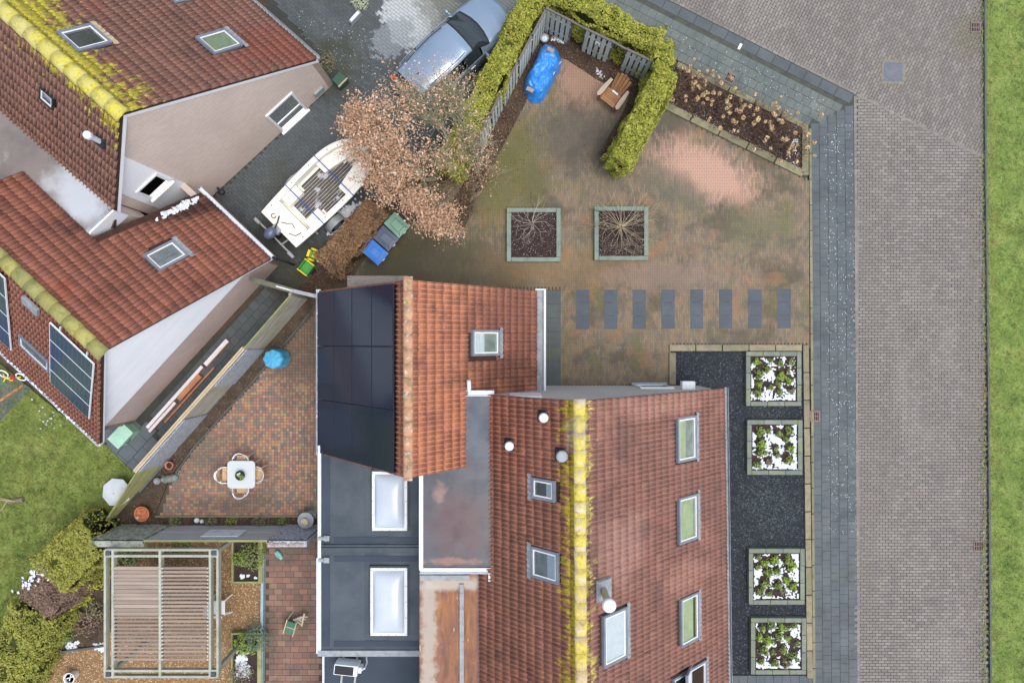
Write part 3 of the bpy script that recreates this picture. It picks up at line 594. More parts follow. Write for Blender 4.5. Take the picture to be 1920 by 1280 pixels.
def ridge_tiles(parent, p0, p1, mat, n, r=.13, dz=.05, flat=.72):
    p0, p1 = Vector(p0), Vector(p1); d = (p1-p0)/n; x = d.normalized(); y = Vector((0, 0, 1)).cross(x).normalized()
    for i in range(n):
        a = p0+d*(i-.06); b = p0+d*(i+1); m = MB(); vs = []
        for p, rr in ((a, r*1.06), (b, r*.94)):
            vs += [p+y*cos(t)*rr*1.15+Vector((0, 0, 1))*(sin(t)*rr*flat+dz-.045) for t in [pi*k/7 for k in range(8)]]
        m.add(vs, [(k, k+1, 8+k+1, 8+k) for k in range(7)]+[tuple(range(7, -1, -1)), tuple(range(8, 16))]).build('ridge_tile', mat, parent, smooth=True)
def roof_window(parent, R, quad, inner='interior_mid', blind=None, apron='lead', up=False, fw=.07, h=.10, frame='grey_frame', apside=1, deep=0., blindpos=(0, .5), lift=0.):
    pts = [R.at(a, b, .08) for a, b in quad]; xs = [(p-R.r0).dot(R.ex) for p in pts]; ys = [(p-R.r0).dot(R.ey) for p in pts]
    xs.sort(); ys.sort(); x0, x1, y0, y1 = (xs[0]+xs[1])/2, (xs[2]+xs[3])/2, (ys[0]+ys[1])/2, (ys[2]+ys[3])/2
    R.holes.append((x0-.02, x1+.02, y0-.06, y1+.02)); M = R.M(R.r0); t = .04
    f = MB(); f.M = M
    deep = 0.; f.box(x0, x1, y0, y0+fw, -deep, h); f.box(x0, x1, y1-fw, y1, -deep, h); f.box(x0, x0+fw, y0+fw, y1-fw, -deep, h-.002); f.box(x1-fw, x1, y0+fw, y1-fw, -deep, h-.002)
    fr = f.build('roof_window', frame, parent, bevel=.008)
    f = MB(); f.M = M; a0, a1, c0, c1 = x0+fw, x1-fw, y0+fw, y1-fw
    f.box(a0, a1, c0, c0+t, -deep, h-.02); f.box(a0, a1, c1-t, c1, -deep, h-.02); f.box(a0, a0+t, c0+t, c1-t, -deep, h-.022); f.box(a1-t, a1, c0+t, c1-t, -deep, h-.022)
    f.build('sash', 'lining', fr)
    f = MB(); f.M = M; f.box(a0, a1, c0, c1, .0, .012).build('room', inner, fr)
    f = MB(); f.M = M; f.add([(a0+t, c0+t, h-.03), (a1-t, c0+t, h-.03), (a1-t, c1-t, h-.03), (a0+t, c1-t, h-.03)], [(0, 1, 2, 3)]).build('pane', 'glass', fr)
    if blind:
        f = MB(); f.M = M; u0, u1 = blindpos
        f.box(a0+t+.004, a1-t-.004, c0+t+(c1-c0-2*t)*u0, c0+t+(c1-c0-2*t)*u1, h-.065, h-.055).build('blind', blind, fr)
    if apron:
        f = MB(); f.M = M; K = 16
        ya, yb = (y1, y1+.16) if apside > 0 else (y0-.16, y0)
        f.grid(lambda u, v: ((x0-.08)+(x1-x0+.16)*u, ya+(yb-ya)*v, .05+.03*abs(sin(u*(x1-x0+.16)/.15*pi))+(.02 if v < .5 else 0)), 24, 2).build('flashing', apron, fr, smooth=True)
    return fr
def gutter(parent, p0, p1, w=.12, h=.1, mat='white_metal', name='gutter', snow=False):
    p0, p1 = Vector(p0), Vector(p1); d = (p1-p0).normalized(); x = d.cross(Vector((0, 0, 1))).normalized(); m = MB()
    prof = [(-w/2, 0), (-w/2+.012, 0), (-w*.33, -h*.8), (w*.33, -h*.8), (w/2-.012, 0), (w/2, 0), (w*.4, -h), (-w*.4, -h)]
    vs = [p+x*a+Vector((0, 0, b)) for p in (p0, p1) for a, b in prof]; n = 8
    m.add(vs, [(i, (i+1) % n, n+(i+1) % n, n+i) for i in range(n)]+[tuple(range(n)), tuple(range(2*n-1, n-1, -1))])
    return m.build(name, mat, parent)
def flue(parent, base, hgt, r, cap, capmat='white_metal', pipe='white_metal', plate=.32, R=None, platemat='black_plastic'):
    if R is not None:
        f = MB(); f.M = R.M(base); f.box(-plate/2, plate/2, -plate/2, plate/2, .0, .075, .03); pl = f.build('flue_plate', platemat, parent)
    f = MB().cyl(base-Vector((0, 0, .1)), base+Vector((0, 0, hgt)), r, n=14).build('flue_pipe', pipe, parent, smooth=False)
    c = base+Vector((0, 0, hgt)); MB().lathe([(cap*.9, -.10), (cap, -.08), (cap, .0), (cap*.85, .035), (.02, .05)], 18, c).build('flue_cap', capmat, f, smooth=False)
V3 = Vector

# ================================================================== main house (bottom right)
ZR, ZE = 7.05, 2.24
rM0, rM1 = V3((1.667, -1.48, ZR)), V3((1.75, -13.2, ZR)); eM0, eM1 = V3((6.685, -1.48, ZE)), V3((6.85, -13.2, ZE))
lM0, lM1 = V3((1.667-2.6, -1.48, ZR-2.6*.957)), V3((1.75-2.6, -13.2, ZR-2.6*.957))
mh = thing('main_house', 'main house with steep red tiled roof, yellow lichen along its ridge and roof windows', 'house', (2.0, -6, 0), world=True)
MR = [(148, 107, 95), (162, 118, 104), (132, 97, 88)]; MP = [(152, 109, 97), (138, 101, 91), (164, 122, 108), (128, 97, 89), (158, 111, 97)]
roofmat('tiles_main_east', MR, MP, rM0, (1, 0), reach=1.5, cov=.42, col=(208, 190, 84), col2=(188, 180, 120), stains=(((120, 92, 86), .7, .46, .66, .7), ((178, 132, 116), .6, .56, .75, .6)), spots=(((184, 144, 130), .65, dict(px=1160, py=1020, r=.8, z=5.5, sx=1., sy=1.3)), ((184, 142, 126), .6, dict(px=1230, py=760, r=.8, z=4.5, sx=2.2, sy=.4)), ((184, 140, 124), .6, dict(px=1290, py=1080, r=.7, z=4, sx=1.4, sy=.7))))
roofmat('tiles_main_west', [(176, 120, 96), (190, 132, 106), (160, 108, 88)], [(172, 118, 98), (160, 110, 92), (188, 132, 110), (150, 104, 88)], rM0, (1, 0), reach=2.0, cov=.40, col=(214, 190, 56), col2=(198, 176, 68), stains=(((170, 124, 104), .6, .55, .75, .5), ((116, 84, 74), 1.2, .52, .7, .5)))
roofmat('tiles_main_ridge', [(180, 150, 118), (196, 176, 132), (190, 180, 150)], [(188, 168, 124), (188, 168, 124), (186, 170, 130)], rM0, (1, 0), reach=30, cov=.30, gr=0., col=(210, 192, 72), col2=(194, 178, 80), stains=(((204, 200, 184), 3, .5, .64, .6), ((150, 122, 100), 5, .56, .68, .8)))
RE = Roof(rM0, rM1, eM0, eM1); RW = Roof(rM0, rM1, lM0, lM1)
for quad, inn, bl, bp in (([(1270, 782), (1305, 779), (1307, 862), (1272, 867)], 'interior_mid', 'blind_green', (0, .45)), ([(1273, 933), (1308, 925), (1309, 1010), (1274, 1021)], 'interior_mid', 'blind_green', (.1, .85)),
                          ([(1275, 1122), (1309, 1110), (1312, 1198), (1279, 1213)], 'interior_mid', 'blind_green', (0, .8)), ([(1131, 1156), (1175, 1136), (1177, 1231), (1133, 1254)], 'blind_white', 'blind_white', (0, 1))):
    roof_window(mh, RE, quad, inn, bl, blindpos=bp)
roof_window(mh, RW, [(997, 896), (1039, 899), (1040, 941), (997, 935)], 'interior_dark', 'blind_white', blindpos=(0, .35))
roof_window(mh, RW, [(995, 1023), (1046, 1036), (1047, 1096), (996, 1082)], 'interior_mid', 'blind_white', blindpos=(0, .4))
# roof window at the bottom edge stands open: sash tilted out of the frame
ow = roof_window(mh, RE, [(1262, 1262), (1324, 1246), (1326, 1330), (1264, 1346)], 'interior_mid', None)
f = MB(); p = RE.at(1292, 1290, .12); f.M = RE.M(p) @ Matrix.Rotation(radians(-22), 4, 'X')
f.box(-.62, .62, -.55, -.46, 0, .07); f.box(-.62, .62, .46, .55, 0, .07); f.box(-.62, -.55, -.46, .46, 0, .068); f.box(.55, .62, -.46, .46, 0, .068); f.build('open_sash', 'grey_frame', ow, bevel=.008)
f = MB(); f.M = RE.M(p) @ Matrix.Rotation(radians(-22), 4, 'X'); f.box(-.55, .55, -.46, .46, .02, .035).build('pane', 'blind_white', ow)
# flues
for px, py, h in ((1018, 780, .42), (955, 832, .42)):
    b = RW.at(px, py, .05); flue(mh, b, h, .075, .125, R=RW); x, y = RW.xy(b); RW.holes.append((x-.1, x+.1, y-.1, y+.1))
b = RW.at(1052, 852, .05); flue(mh, b, .3, .10, .15, capmat='lead', pipe='lead', R=RW, plate=.36)
b = RE.at(1131, 1104, .05); flue(mh, b, 1.15, .09, .17, R=RE, plate=.55, platemat='lead', pipe='lead_tan')
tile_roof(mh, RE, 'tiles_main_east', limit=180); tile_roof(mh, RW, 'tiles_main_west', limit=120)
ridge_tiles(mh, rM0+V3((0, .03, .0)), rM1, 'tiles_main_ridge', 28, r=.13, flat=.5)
wallmat('brick_grey', (1, 0, 0), (186, 182, 176), (196, 192, 186), (208, 205, 200))
MB().slab([(6.45, -1.53, 0), (6.45, -1.53, ZE+.12), (1.667, -1.53, ZR-.12), (-2.5, -1.53, 3.0), (-2.5, -1.53, 0)], (0, -.2, 0)).build('wall', 'brick_grey', mh)
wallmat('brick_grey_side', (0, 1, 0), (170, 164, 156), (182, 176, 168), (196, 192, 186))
MB().box(6.25, 6.45, -13.1, -1.73, 0, ZE+.05).build('wall', 'brick_grey_side', mh)
gutter(mh, (6.78, -1.45, ZE-.02), (6.94, -13.2, ZE-.02), mat='lead')
win = MB().box(4.16, 5.25, -1.53, -1.47, .35, .43).box(4.16, 5.25, -1.53, -1.47, 1.62, 1.7).box(4.16, 4.24, -1.53, -1.47, .43, 1.62).box(5.17, 5.25, -1.53, -1.47, .43, 1.62).build('window', 'white_paint', mh)
MB().box(4.24, 5.17, -1.53, -1.51, .43, 1.62).build('pane', 'interior_dark', win)
MB().box(4.1, 5.3, -1.53, -1.40, .29, .345).build('sill', 'lead', win)
MB().box(5.42, 5.84, -1.53, -1.27, 1.75, 2.05).build('wall_box', 'white_paint', mh, bevel=.02)
MB().box(-.07, .82, -1.53, -1.48, 4.1, 5.35).build('fascia_panel', 'white_paint', mh)
# smoke from the small flue
sm = MB(); b = RW.at(1060, 846, .3)+V3((.02, .03, .35))
for k in range(5): sm.ball(b+V3((.05*k, .08*k+.02*k*k, .06*k)), .10+.05*k, 8)
o = sm.build('smoke', None, None, smooth=True); tag(o, 'thin white smoke drifting from the small flue by the yellow ridge', 'smoke', kind='stuff')
q = N('smoke_air'); v = q.n('ShaderNodeVolumePrincipled', {'Color': (.95, .96, .98, 1), 'Density': .55, 'Anisotropy': .2})
q.t.nodes.remove(q.b); q.t.links.new(v.outputs[0], q.t.nodes['Material Output'].inputs['Volume']); o.data.materials.append(q.m)

# ================================================================== tiled annex with solar panels
zA, zAr = 2.5, 6.45
aN, aS = 1.58, -3.5; aL, aR, aX = -5.99, .75, -2.665
an = thing('tiled_annex', 'orange tiled annex with black solar panels on its left slope and mossy ridge', 'house', (-2.6, -1, 0), world=True)
rA0, rA1 = V3((aX, aN, zAr)), V3((aX, aS, zAr))
AP = [(196, 132, 102), (180, 120, 96), (208, 142, 112), (168, 112, 94), (200, 134, 100)]
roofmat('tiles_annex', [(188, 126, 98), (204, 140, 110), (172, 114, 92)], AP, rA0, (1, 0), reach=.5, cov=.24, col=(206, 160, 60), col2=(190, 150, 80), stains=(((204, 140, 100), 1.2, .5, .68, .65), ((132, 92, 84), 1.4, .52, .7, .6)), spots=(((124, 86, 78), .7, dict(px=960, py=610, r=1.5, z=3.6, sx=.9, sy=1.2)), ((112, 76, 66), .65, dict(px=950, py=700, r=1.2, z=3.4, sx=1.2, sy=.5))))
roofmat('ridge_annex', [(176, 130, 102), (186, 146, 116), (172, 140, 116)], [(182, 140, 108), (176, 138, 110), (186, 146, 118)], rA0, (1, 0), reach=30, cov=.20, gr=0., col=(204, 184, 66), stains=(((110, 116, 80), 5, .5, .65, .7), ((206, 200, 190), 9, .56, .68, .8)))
RAE = Roof(rA0, rA1, (aR, aN, zA), (aR, aS, zA)); RAW = Roof(rA0, rA1, (aL, aN, zA), (aL, aS, zA))
roof_window(an, RAE, [(886, 618), (937, 618), (937, 667), (886, 667)], 'interior_mid', 'blind_white', blindpos=(0, .45))
# the dormer-less rear part is cut off by the flat roof, the covered tiles under the panels are left out
x_, y_ = RAW.xy(RAW.at(672, 700, .1))
RAW.holes.append((.45, RAW.L-.45, RAW.W-4.35, RAW.W-.25))
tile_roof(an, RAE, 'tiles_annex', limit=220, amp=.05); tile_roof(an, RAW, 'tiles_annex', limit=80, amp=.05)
ridge_tiles(an, rA0+V3((0, .06, .02)), rA1+V3((0, -.06, .02)), 'ridge_annex', 14, r=.105, flat=.55)
pvmat('pv_black', (24, 36, 54), (28, 40, 60), (34, 46, 66), .19, .165, .004, RAW.r0, RAW.ex, RAW.ey)
pw, pl = (RAW.L-.12)/3, 4.55/4
for i in range(3):
    for j in range(4):
        x0 = .06+i*pw; y0 = RAW.W-.10-4.55+j*pl; f = MB(); f.M = RAW.M(RAW.r0)
        t = .02; f.box(x0+.008, x0+pw-.008, y0+.008, y0+pl-.008, .10, .135).build('solar_panel', 'pv_frame', an)
        f2 = MB(); f2.M = f.M; f2.box(x0+.008+t, x0+pw-.008-t, y0+.008+t, y0+pl-.008-t, .136, .140).build('solar_cells', 'pv_black', an.children[-1])
gutter(an, (aL-.06, aN+.05, zA-.02), (aL-.06, aS-.05, zA-.02), w=.14)
f = MB().box(aR-.08, aR+.24, aS+.3, aN+.02, zA-.22, zA-.06); f.build('box_gutter', 'lead', an)
MB().box(aR+.24, aR+.31, aS+.3, aN+.06, zA-.3, zA+.02).box(aR-.02, aR+.24, aN+.02, aN+.06, zA-.3, zA+.02).build('gutter_rim', 'white_metal', an)
wallmat('brick_annex', (1, 0, 0), (176, 170, 160), (186, 178, 168), (198, 194, 188))
MB().slab([(aL+.15, aN-.10, 0), (aL+.15, aN-.10, zA), (aX, aN-.10, zAr-.12), (aR-.1, aN-.10, zA), (aR-.1, aN-.10, 0)], (0, -.2, 0)).build('wall', 'brick_annex', an)
MB().slab([(aL+.15, aS+.10, 0), (aL+.15, aS+.10, zA), (aX, aS+.10, zAr-.12), (aR-.1, aS+.10, zA), (aR-.1, aS+.10, 0)], (0, .2, 0)).build('wall', 'brick_annex', an)
MB().box(aL+.1, aL+.3, aS+.1, aN-.1, 0, zA).box(aR-.3, aR-.1, aS+.1, aN-.1, 0, zA-.2).build('side_wall', 'brick_grey_side', an)
c0, c1 = U(651, 517, 2.35), U(764, 540, 2.35)
pm('weathered_wood', [(128, 122, 114), (150, 144, 134), (112, 106, 98)], 4, .85, .3, 40, stretch=(1, 8, 8), rv=.1)
cn = MB().box(c0.x, c1.x, aN-.15, c0.y, 2.27, 2.35); cn.build('porch_canopy', 'weathered_wood', an)

# ================================================================== flat roofed link between the two, extension with rooflights, rusty roof
def sheets(parent, x0, x1, y0, y1, z, mat, cuts_x, name='roofing_sheet', zz=.012):
    xs = [x0]+list(cuts_x)+[x1]
    for i in range(len(xs)-1):
        d = zz if i % 2 else 0.
        MB().box(xs[i]-(.06 if i and d else 0), xs[i+1]+(.06 if d and i < len(xs)-2 else 0), y0, y1, z-.05+d, z+d).build(name, mat, parent)
lk = thing('flat_roof_link', 'wet dark flat roof block joining the annex to the main house', 'flat roof', (-1.5, -4, 0), world=True)
zl = 4.9; X0, X1, Y0, Y1 = -2.52, -.52, -6.32, -1.5
MB().box(X0+.06, X1+.3, Y0+.06, Y1-.05, 2.3, zl-.06).build('wall', 'brick_grey', lk)
sheets(lk, X0+.05, X1+.2, Y0+.05, Y1-.01, zl, 'bitumen_wet', (-1.55, -.72))
MB().box(X0-.06, X0+.05, Y0-.02, -3.3, zl-.2, zl+.05).build('roof_trim', 'white_paint', lk)
gutter(lk, (X0-.05, Y0-.06, zl), (X1+.06, Y0-.06, zl), w=.16)
MB().box(X1-.14, X1+.08, Y0-.36, Y0-.14, zl-.25, zl-.02).build('hopper', 'white_metal', lk)
gutter(lk, (X0+.92, Y1+.06, zl+.02), (X1+.02, Y1+.06, zl+.02), w=.16); MB().cyl((X0+1.32, Y1+.02, zl-.1), (X0+1.32, Y1+.42, zl+.06), .06).build('drain_pipe', 'white_metal', lk)
ru = thing('rusty_roof_block', 'neighbouring flat roof stained with rust and pale weathered patches', 'flat roof', (-1.7, -9, 0), world=True)
zr_ = 4.55
MB().box(-2.58, -.4, -13.2, -6.60, 2.3, zr_-.05).build('wall', 'brick_grey', ru)
MB().box(-2.62, -.35, -13.2, -6.56, zr_-.05, zr_).build('roof_sheet', 'rust_roof', ru)
MB().box(-1.48, -1.36, -13.2, -6.85, zr_, zr_+.06).build('concrete_strip', 'lead', ru)
MB().box(-2.60, -1.2, -6.75, -6.6, zr_, zr_+.05).build('roof_trim', 'lead', ru)
ex = thing('flat_extension', 'grey flat roofed extension with two white domed rooflights', 'extension', (-4.3, -7, 0), world=True)
ze = 2.75
MB().box(-5.82, -2.5, -9.5, -3.3, 0, ze-.06).build('wall', 'brick_grey_side', ex)
for (ya, yb) in ((-6.32, -3.0), (-9.5, -6.50)): sheets(ex, -5.88, -2.45, ya, yb, ze, 'bitumen', (-5.5, -4.6, -3.72))
f = MB().box(-5.88, -2.5, -6.50, -6.32, ze-.02, ze+.07, .02); f.build('upstand', 'bitumen', ex)
MB().cyl((-5.85, -6.28, ze+.03), (-2.5, -6.28, ze+.03), .05).build('roof_kerb', 'bitumen', ex)
for (ya, yb) in ((-6.2, -3.2), (-9.4, -6.6)):
    MB().box(-5.5, -2.6, yb-.18, yb, ze+.013, ze+.022).box(-5.5, -2.6, ya, ya+.18, ze+.013, ze+.022).box(-5.86, -5.62, ya, yb, ze+.013, ze+.022).build('roofing_strip', 'bitumen_dark', ex)
MB().box(-5.98, -5.88, -9.55, -3.2, ze-.25, ze+.06).build('roof_trim', 'white_metal', ex)
MB().box(-5.98, -2.5, -9.68, -9.5, ze-.2, ze+.07).build('roof_trim', 'lead', ex)
pm('dome', [(178, 189, 201), (190, 200, 211)], .9, .2, spec=.5, stains=(((164, 176, 190), 1.2, .5, .7, .6),))
for (x0, x1, y0, y1) in ((697, 763, 884, 995), (694, 763, 1065, 1192)):
    a, b = U(x0, y1, ze+.2), U(x1, y0, ze+.2); cx, cy = (a.x+b.x)/2, (a.y+b.y)/2; hw, hh = (b.x-a.x)/2, (b.y-a.y)/2
    k = MB().box(a.x-.04, b.x+.04, a.y-.04, b.y+.04, ze, ze+.10).build('rooflight', 'bitumen', ex)
    MB().box(a.x, b.x, a.y, b.y, ze+.10, ze+.17).build('frame', 'white_paint', k, bevel=.01)
    MB().grid(lambda u, v: (cx+(u*2-1)*(hw-.08), cy+(v*2-1)*(hh-.08), ze+.172+.2*(max(0, 1-abs(u*2-1)**3)*max(0, 1-abs(v*2-1)**3))**.6), 20, 26).build('dome', 'dome', k, smooth=True)
    s = MB()
    for t in np.linspace(-1, 1, 5):
        for sx in (-1, 1): s.cyl((cx+sx*(hw-.03), cy+t*(hh-.06), ze+.17), (cx+sx*(hw-.03), cy+t*(hh-.06), ze+.185), .016, n=6)
        for sy in (-1, 1):
            if abs(t) < .8: s.cyl((cx+t*(hw-.1), cy+sy*(hh-.03), ze+.17), (cx+t*(hw-.1), cy+sy*(hh-.03), ze+.185), .016, n=6)
    s.build('screws', 'lead', k)
for y in (-6.05, -6.72): MB().cyl((-5.95, y, ze+.06), (-5.7, y, ze+.06), .06).box(-5.78, -5.62, y-.08, y+.08, ze, ze+.1).build('drain_spout', 'lead', ex)
MB().box(-6.12, -5.99, -9.75, -6.75, 2.35, 2.5).build('awning_case', 'white_paint', ex, bevel=.03)
MB().cyl((-6.05, -3.4, 0), (-6.05, -3.4, 2.5), .045).build('downpipe', 'black_plastic', ex)
lo = thing('lower_flat_roof', 'narrow dark flat roof below the extension carrying the air conditioner', 'flat roof', (-4.2, -11, 0), world=True)
MB().box(-5.8, -2.5, -13.2, -9.7, 0, 2.4).build('wall', 'brick_grey_side', lo)
MB().box(-5.86, -2.5, -13.2, -9.69, 2.4, 2.45).build('roof_sheet', 'bitumen_dark', lo)
MB().box(-5.92, -5.861, -13.2, -9.69, 2.2, 2.5).build('roof_trim', 'white_metal', lo)
# ================================================================== neighbouring house at the top left
vA = V3((-.75, .66, 0)).normalized()
hA = thing('neighbour_house', 'brick neighbour house with brown tiled roof, thick yellow lichen ridge and white trimmed gable', 'house', (-9.5, 7, 0), world=True)
E0 = U(594, 110, 2.24); R0 = U(226, 213, ZR); L0 = U(215, 395, 4.7)
uA = (E0-R0); uA.z = 0; uA.normalize()
Lz = 4.2; L0x = R0 + (L0-R0)*((ZR-Lz)/(ZR-4.7))
LEN = 12.
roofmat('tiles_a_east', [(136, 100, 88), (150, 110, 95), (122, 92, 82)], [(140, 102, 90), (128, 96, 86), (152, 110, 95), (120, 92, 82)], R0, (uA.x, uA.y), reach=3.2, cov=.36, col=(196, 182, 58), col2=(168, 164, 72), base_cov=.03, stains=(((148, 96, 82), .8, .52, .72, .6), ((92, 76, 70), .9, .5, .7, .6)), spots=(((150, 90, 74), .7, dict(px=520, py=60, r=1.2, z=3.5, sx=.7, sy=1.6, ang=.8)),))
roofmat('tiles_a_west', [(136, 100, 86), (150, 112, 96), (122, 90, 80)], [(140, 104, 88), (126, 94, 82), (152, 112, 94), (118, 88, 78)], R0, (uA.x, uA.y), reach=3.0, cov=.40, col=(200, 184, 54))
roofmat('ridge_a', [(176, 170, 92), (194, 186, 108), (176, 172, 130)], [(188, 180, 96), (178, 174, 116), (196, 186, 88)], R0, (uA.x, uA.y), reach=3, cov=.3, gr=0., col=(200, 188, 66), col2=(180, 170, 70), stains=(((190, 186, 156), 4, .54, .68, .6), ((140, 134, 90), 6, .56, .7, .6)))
RA_E = Roof(R0, R0+vA*LEN, E0, E0+vA*LEN); RA_W = Roof(R0, R0+vA*LEN, L0x, L0x+vA*LEN)
roof_window(hA, RA_E, [(105, 58), (172, 44), (210, 80), (146, 97)], 'interior_dark', None, apron='lead_tan')
roof_window(hA, RA_E, [(367, 68), (422, 53), (456, 85), (402, 102)], 'blind_green', None, apron='lead')
roof_window(hA, RA_E, [(310, -18), (365, -30), (385, -8), (325, 8)], 'interior_dark', None)
roof_window(hA, RA_W, [(72, 160), (98, 184), (101, 208), (75, 188)], 'blind_white', None, fw=.05, apron=None, frame='black_plastic')
b = RA_W.at(190, 266, .05); flue(hA, b, .62, .07, .11, R=RA_W, plate=.3)
inv = (15, 600, 15, 420)
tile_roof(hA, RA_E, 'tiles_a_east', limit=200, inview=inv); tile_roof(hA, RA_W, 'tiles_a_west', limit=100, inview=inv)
ridge_tiles(hA, R0-vA*.06+V3((0, 0, .03)), R0+vA*LEN, 'ridge_a', 27, r=.17)
wallmat('brick_a', uA, (202, 182, 170), (213, 196, 184), (220, 208, 198))
nW = V3((-uA.y, uA.x, 0)); pl0 = R0+nW*.03     # wall plane just behind the roof edge
def on_wall(p): return p + nW*((pl0-p).dot(nW))
def wallpt(px, py, push=0.): return RP(px, py, pl0-nW*push, nW)
e = on_wall(E0)-uA*.02; r = on_wall(R0); l = on_wall(L0)
MB().slab([V3((e.x, e.y, 0)), V3((e.x, e.y, 2.14)), r-V3((0, 0, .14)), l-V3((0, 0, .14)), V3((l.x, l.y, 0))], nW*.25).build('wall', 'brick_a', hA)
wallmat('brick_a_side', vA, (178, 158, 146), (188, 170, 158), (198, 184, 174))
MB().slab([V3((e.x, e.y, 0)), V3((e.x, e.y, 2.1)), V3((e.x, e.y, 2.1))+vA*11.5, V3((e.x, e.y, 0))+vA*11.5], -uA*.2).build('side_wall', 'brick_a_side', hA)
for a, b_ in ((E0, R0), (R0, L0)):
    d = (b_-a); m = MB(); m.slab([a-V3((0, 0, .05)), b_-V3((0, 0, .05)), b_-V3((0, 0, .30)), a-V3((0, 0, .30))], vA*.05); m.build('barge_board', 'white_paint', hA)
gutter(hA, E0+uA*.07-V3((0, 0, .03)), E0+uA*.07+vA*11.8-V3((0, 0, .03)), mat='lead')
# white boarded part of the gable with its window
wp = [wallpt(229, 292, .03), wallpt(376, 357, .03), wallpt(300, 392, .03), wallpt(229, 364, .03)]
bd = MB().slab(wp, nW*.028).build('white_boarding', 'white_board', hA)
def wall_window(parent, q4, push, fr=.07, frame='white_paint', pane='interior_dark', name='window', sill=True):
    P = [wallpt(a, b, push) for a, b in q4]; us = [(p-pl0).dot(uA) for p in P]; zs = [p.z for p in P]
    u0, u1, z0, z1 = min(us), max(us), min(zs), max(zs); bse = V3((pl0.x, pl0.y, 0))
    M = Matrix(((uA.x, -nW.x, 0, bse.x), (uA.y, -nW.y, 0, bse.y), (0, 0, 1, 0), (0, 0, 0, 1)))
    m = MB(); m.M = M; y0, y1 = push-.03, push+.05
    m.box(u0, u1, y0, y1, z0, z0+fr); m.box(u0, u1, y0, y1, z1-fr, z1); m.box(u0, u0+fr, y0, y1-.002, z0+fr, z1-fr); m.box(u1-fr, u1, y0, y1-.002, z0+fr, z1-fr)
    wn = m.build(name, frame, parent); m = MB(); m.M = M; m.box(u0+fr, u1-fr, y0, y0+.04, z0+fr, z1-fr).build('pane', pane, wn)
    m = MB(); m.M = M; m.box(u0+fr, u1-fr, y0+.05, y0+.06, z0+fr, z1-fr).build('glazing', 'glass', wn)
    if sill: m = MB(); m.M = M; m.box(u0-.05, u1+.05, y1, y1+.09, z0-.04, z0+.03).build('sill', frame, wn)
    return wn, M, (u0, u1, z0, z1)
wall_window(hA, [(256, 358), (292, 324), (316, 338), (283, 372)], .03)
wn, M, (u0, u1, z0, z1) = wall_window(hA, [(502, 222), (542, 176), (572, 200), (532, 243)], .0, fr=.08)
m = MB(); m.M = M; zz = z0+(z1-z0)*.38; m.box(u0+.08, u1-.08, -.025, .045, zz, zz+.07).build('transom', 'white_paint', wn)
P = wallpt(597, 171, .0); m = MB(); bs = (P-pl0).dot(uA); m.M = M; m.box(bs-.2, bs+.2, 0, .08, P.z-.14, P.z+.14).build('vent_box', 'lead', hA, bevel=.02)
P = wallpt(408, 352, .0); bs = (P-pl0).dot(uA); m = MB(); m.M = M; m.box(bs-.04, bs+.04, 0, .14, P.z, P.z+.05); m.lathe([(.05, -.12), (.1, -.05), (.08, .05), (.02, .08)], 12, (bs, .2, P.z)); m.build('wall_lamp', 'black_plastic', hA)

# ================================================================== neighbouring house at the left with the white gable
hB = thing('white_gable_house', 'left neighbour house with red brown tiles, mossy ridge, solar panels and white boarded gable', 'house', (-10.5, 0, 0), world=True)
ZB = 6.25; RB0 = U(190, 660, ZB); EB0 = U(508, 485, 2.24); LB0 = U(188, 832, 2.24); vB = V3((-.727, .687, 0)).normalized(); LB = 5.75
uB = (EB0-LB0); uB.z = 0; uB.normalize()
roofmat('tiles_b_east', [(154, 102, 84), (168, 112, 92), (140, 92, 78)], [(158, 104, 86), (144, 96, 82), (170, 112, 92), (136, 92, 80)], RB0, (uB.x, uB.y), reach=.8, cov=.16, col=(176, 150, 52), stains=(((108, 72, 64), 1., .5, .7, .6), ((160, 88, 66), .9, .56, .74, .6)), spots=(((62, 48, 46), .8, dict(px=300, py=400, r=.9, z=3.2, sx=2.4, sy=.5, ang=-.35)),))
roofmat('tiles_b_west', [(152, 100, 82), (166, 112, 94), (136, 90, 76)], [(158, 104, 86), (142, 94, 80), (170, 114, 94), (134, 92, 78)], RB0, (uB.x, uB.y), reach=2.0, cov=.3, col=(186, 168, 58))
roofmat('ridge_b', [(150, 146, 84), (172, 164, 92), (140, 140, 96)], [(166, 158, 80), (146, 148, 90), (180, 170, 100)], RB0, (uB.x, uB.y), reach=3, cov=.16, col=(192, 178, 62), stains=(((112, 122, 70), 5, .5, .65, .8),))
RB_E = Roof(RB0, RB0+vB*LB, EB0, EB0+vB*LB); RB_W = Roof(RB0, RB0+vB*8, LB0, LB0+vB*8)
roof_window(hB, RB_E, [(266, 478), (322, 450), (356, 478), (300, 508)], 'interior_mid', None, apron='lead')
roof_window(hB, RB_W, [(32, 622), (90, 682), (93, 704), (37, 645)], 'interior_mid', None, apron=None)
f = MB(); p = RB_W.at(57, 573, .12); f.M = RB_W.M(p); f.box(-.28, .28, -.16, .16, -.06, .05); f.build('roof_vent', 'lead', hB, bevel=.02)
inv = (10, 520, 350, 840)
tile_roof(hB, RB_E, 'tiles_b_east', limit=220, inview=inv, clip=(U(375, 362, 2.24), nW, 4.75)); tile_roof(hB, RB_W, 'tiles_b_west', limit=80, inview=inv)
ridge_tiles(hB, RB0-vB*.08+V3((0, 0, .03)), RB0+vB*8, 'ridge_b', 18, r=.17)
pvmat('pv_blue', (30, 46, 82), (36, 54, 92), (88, 104, 132), .16, .16, .006, RB_W.r0, RB_W.ex, RB_W.ey)
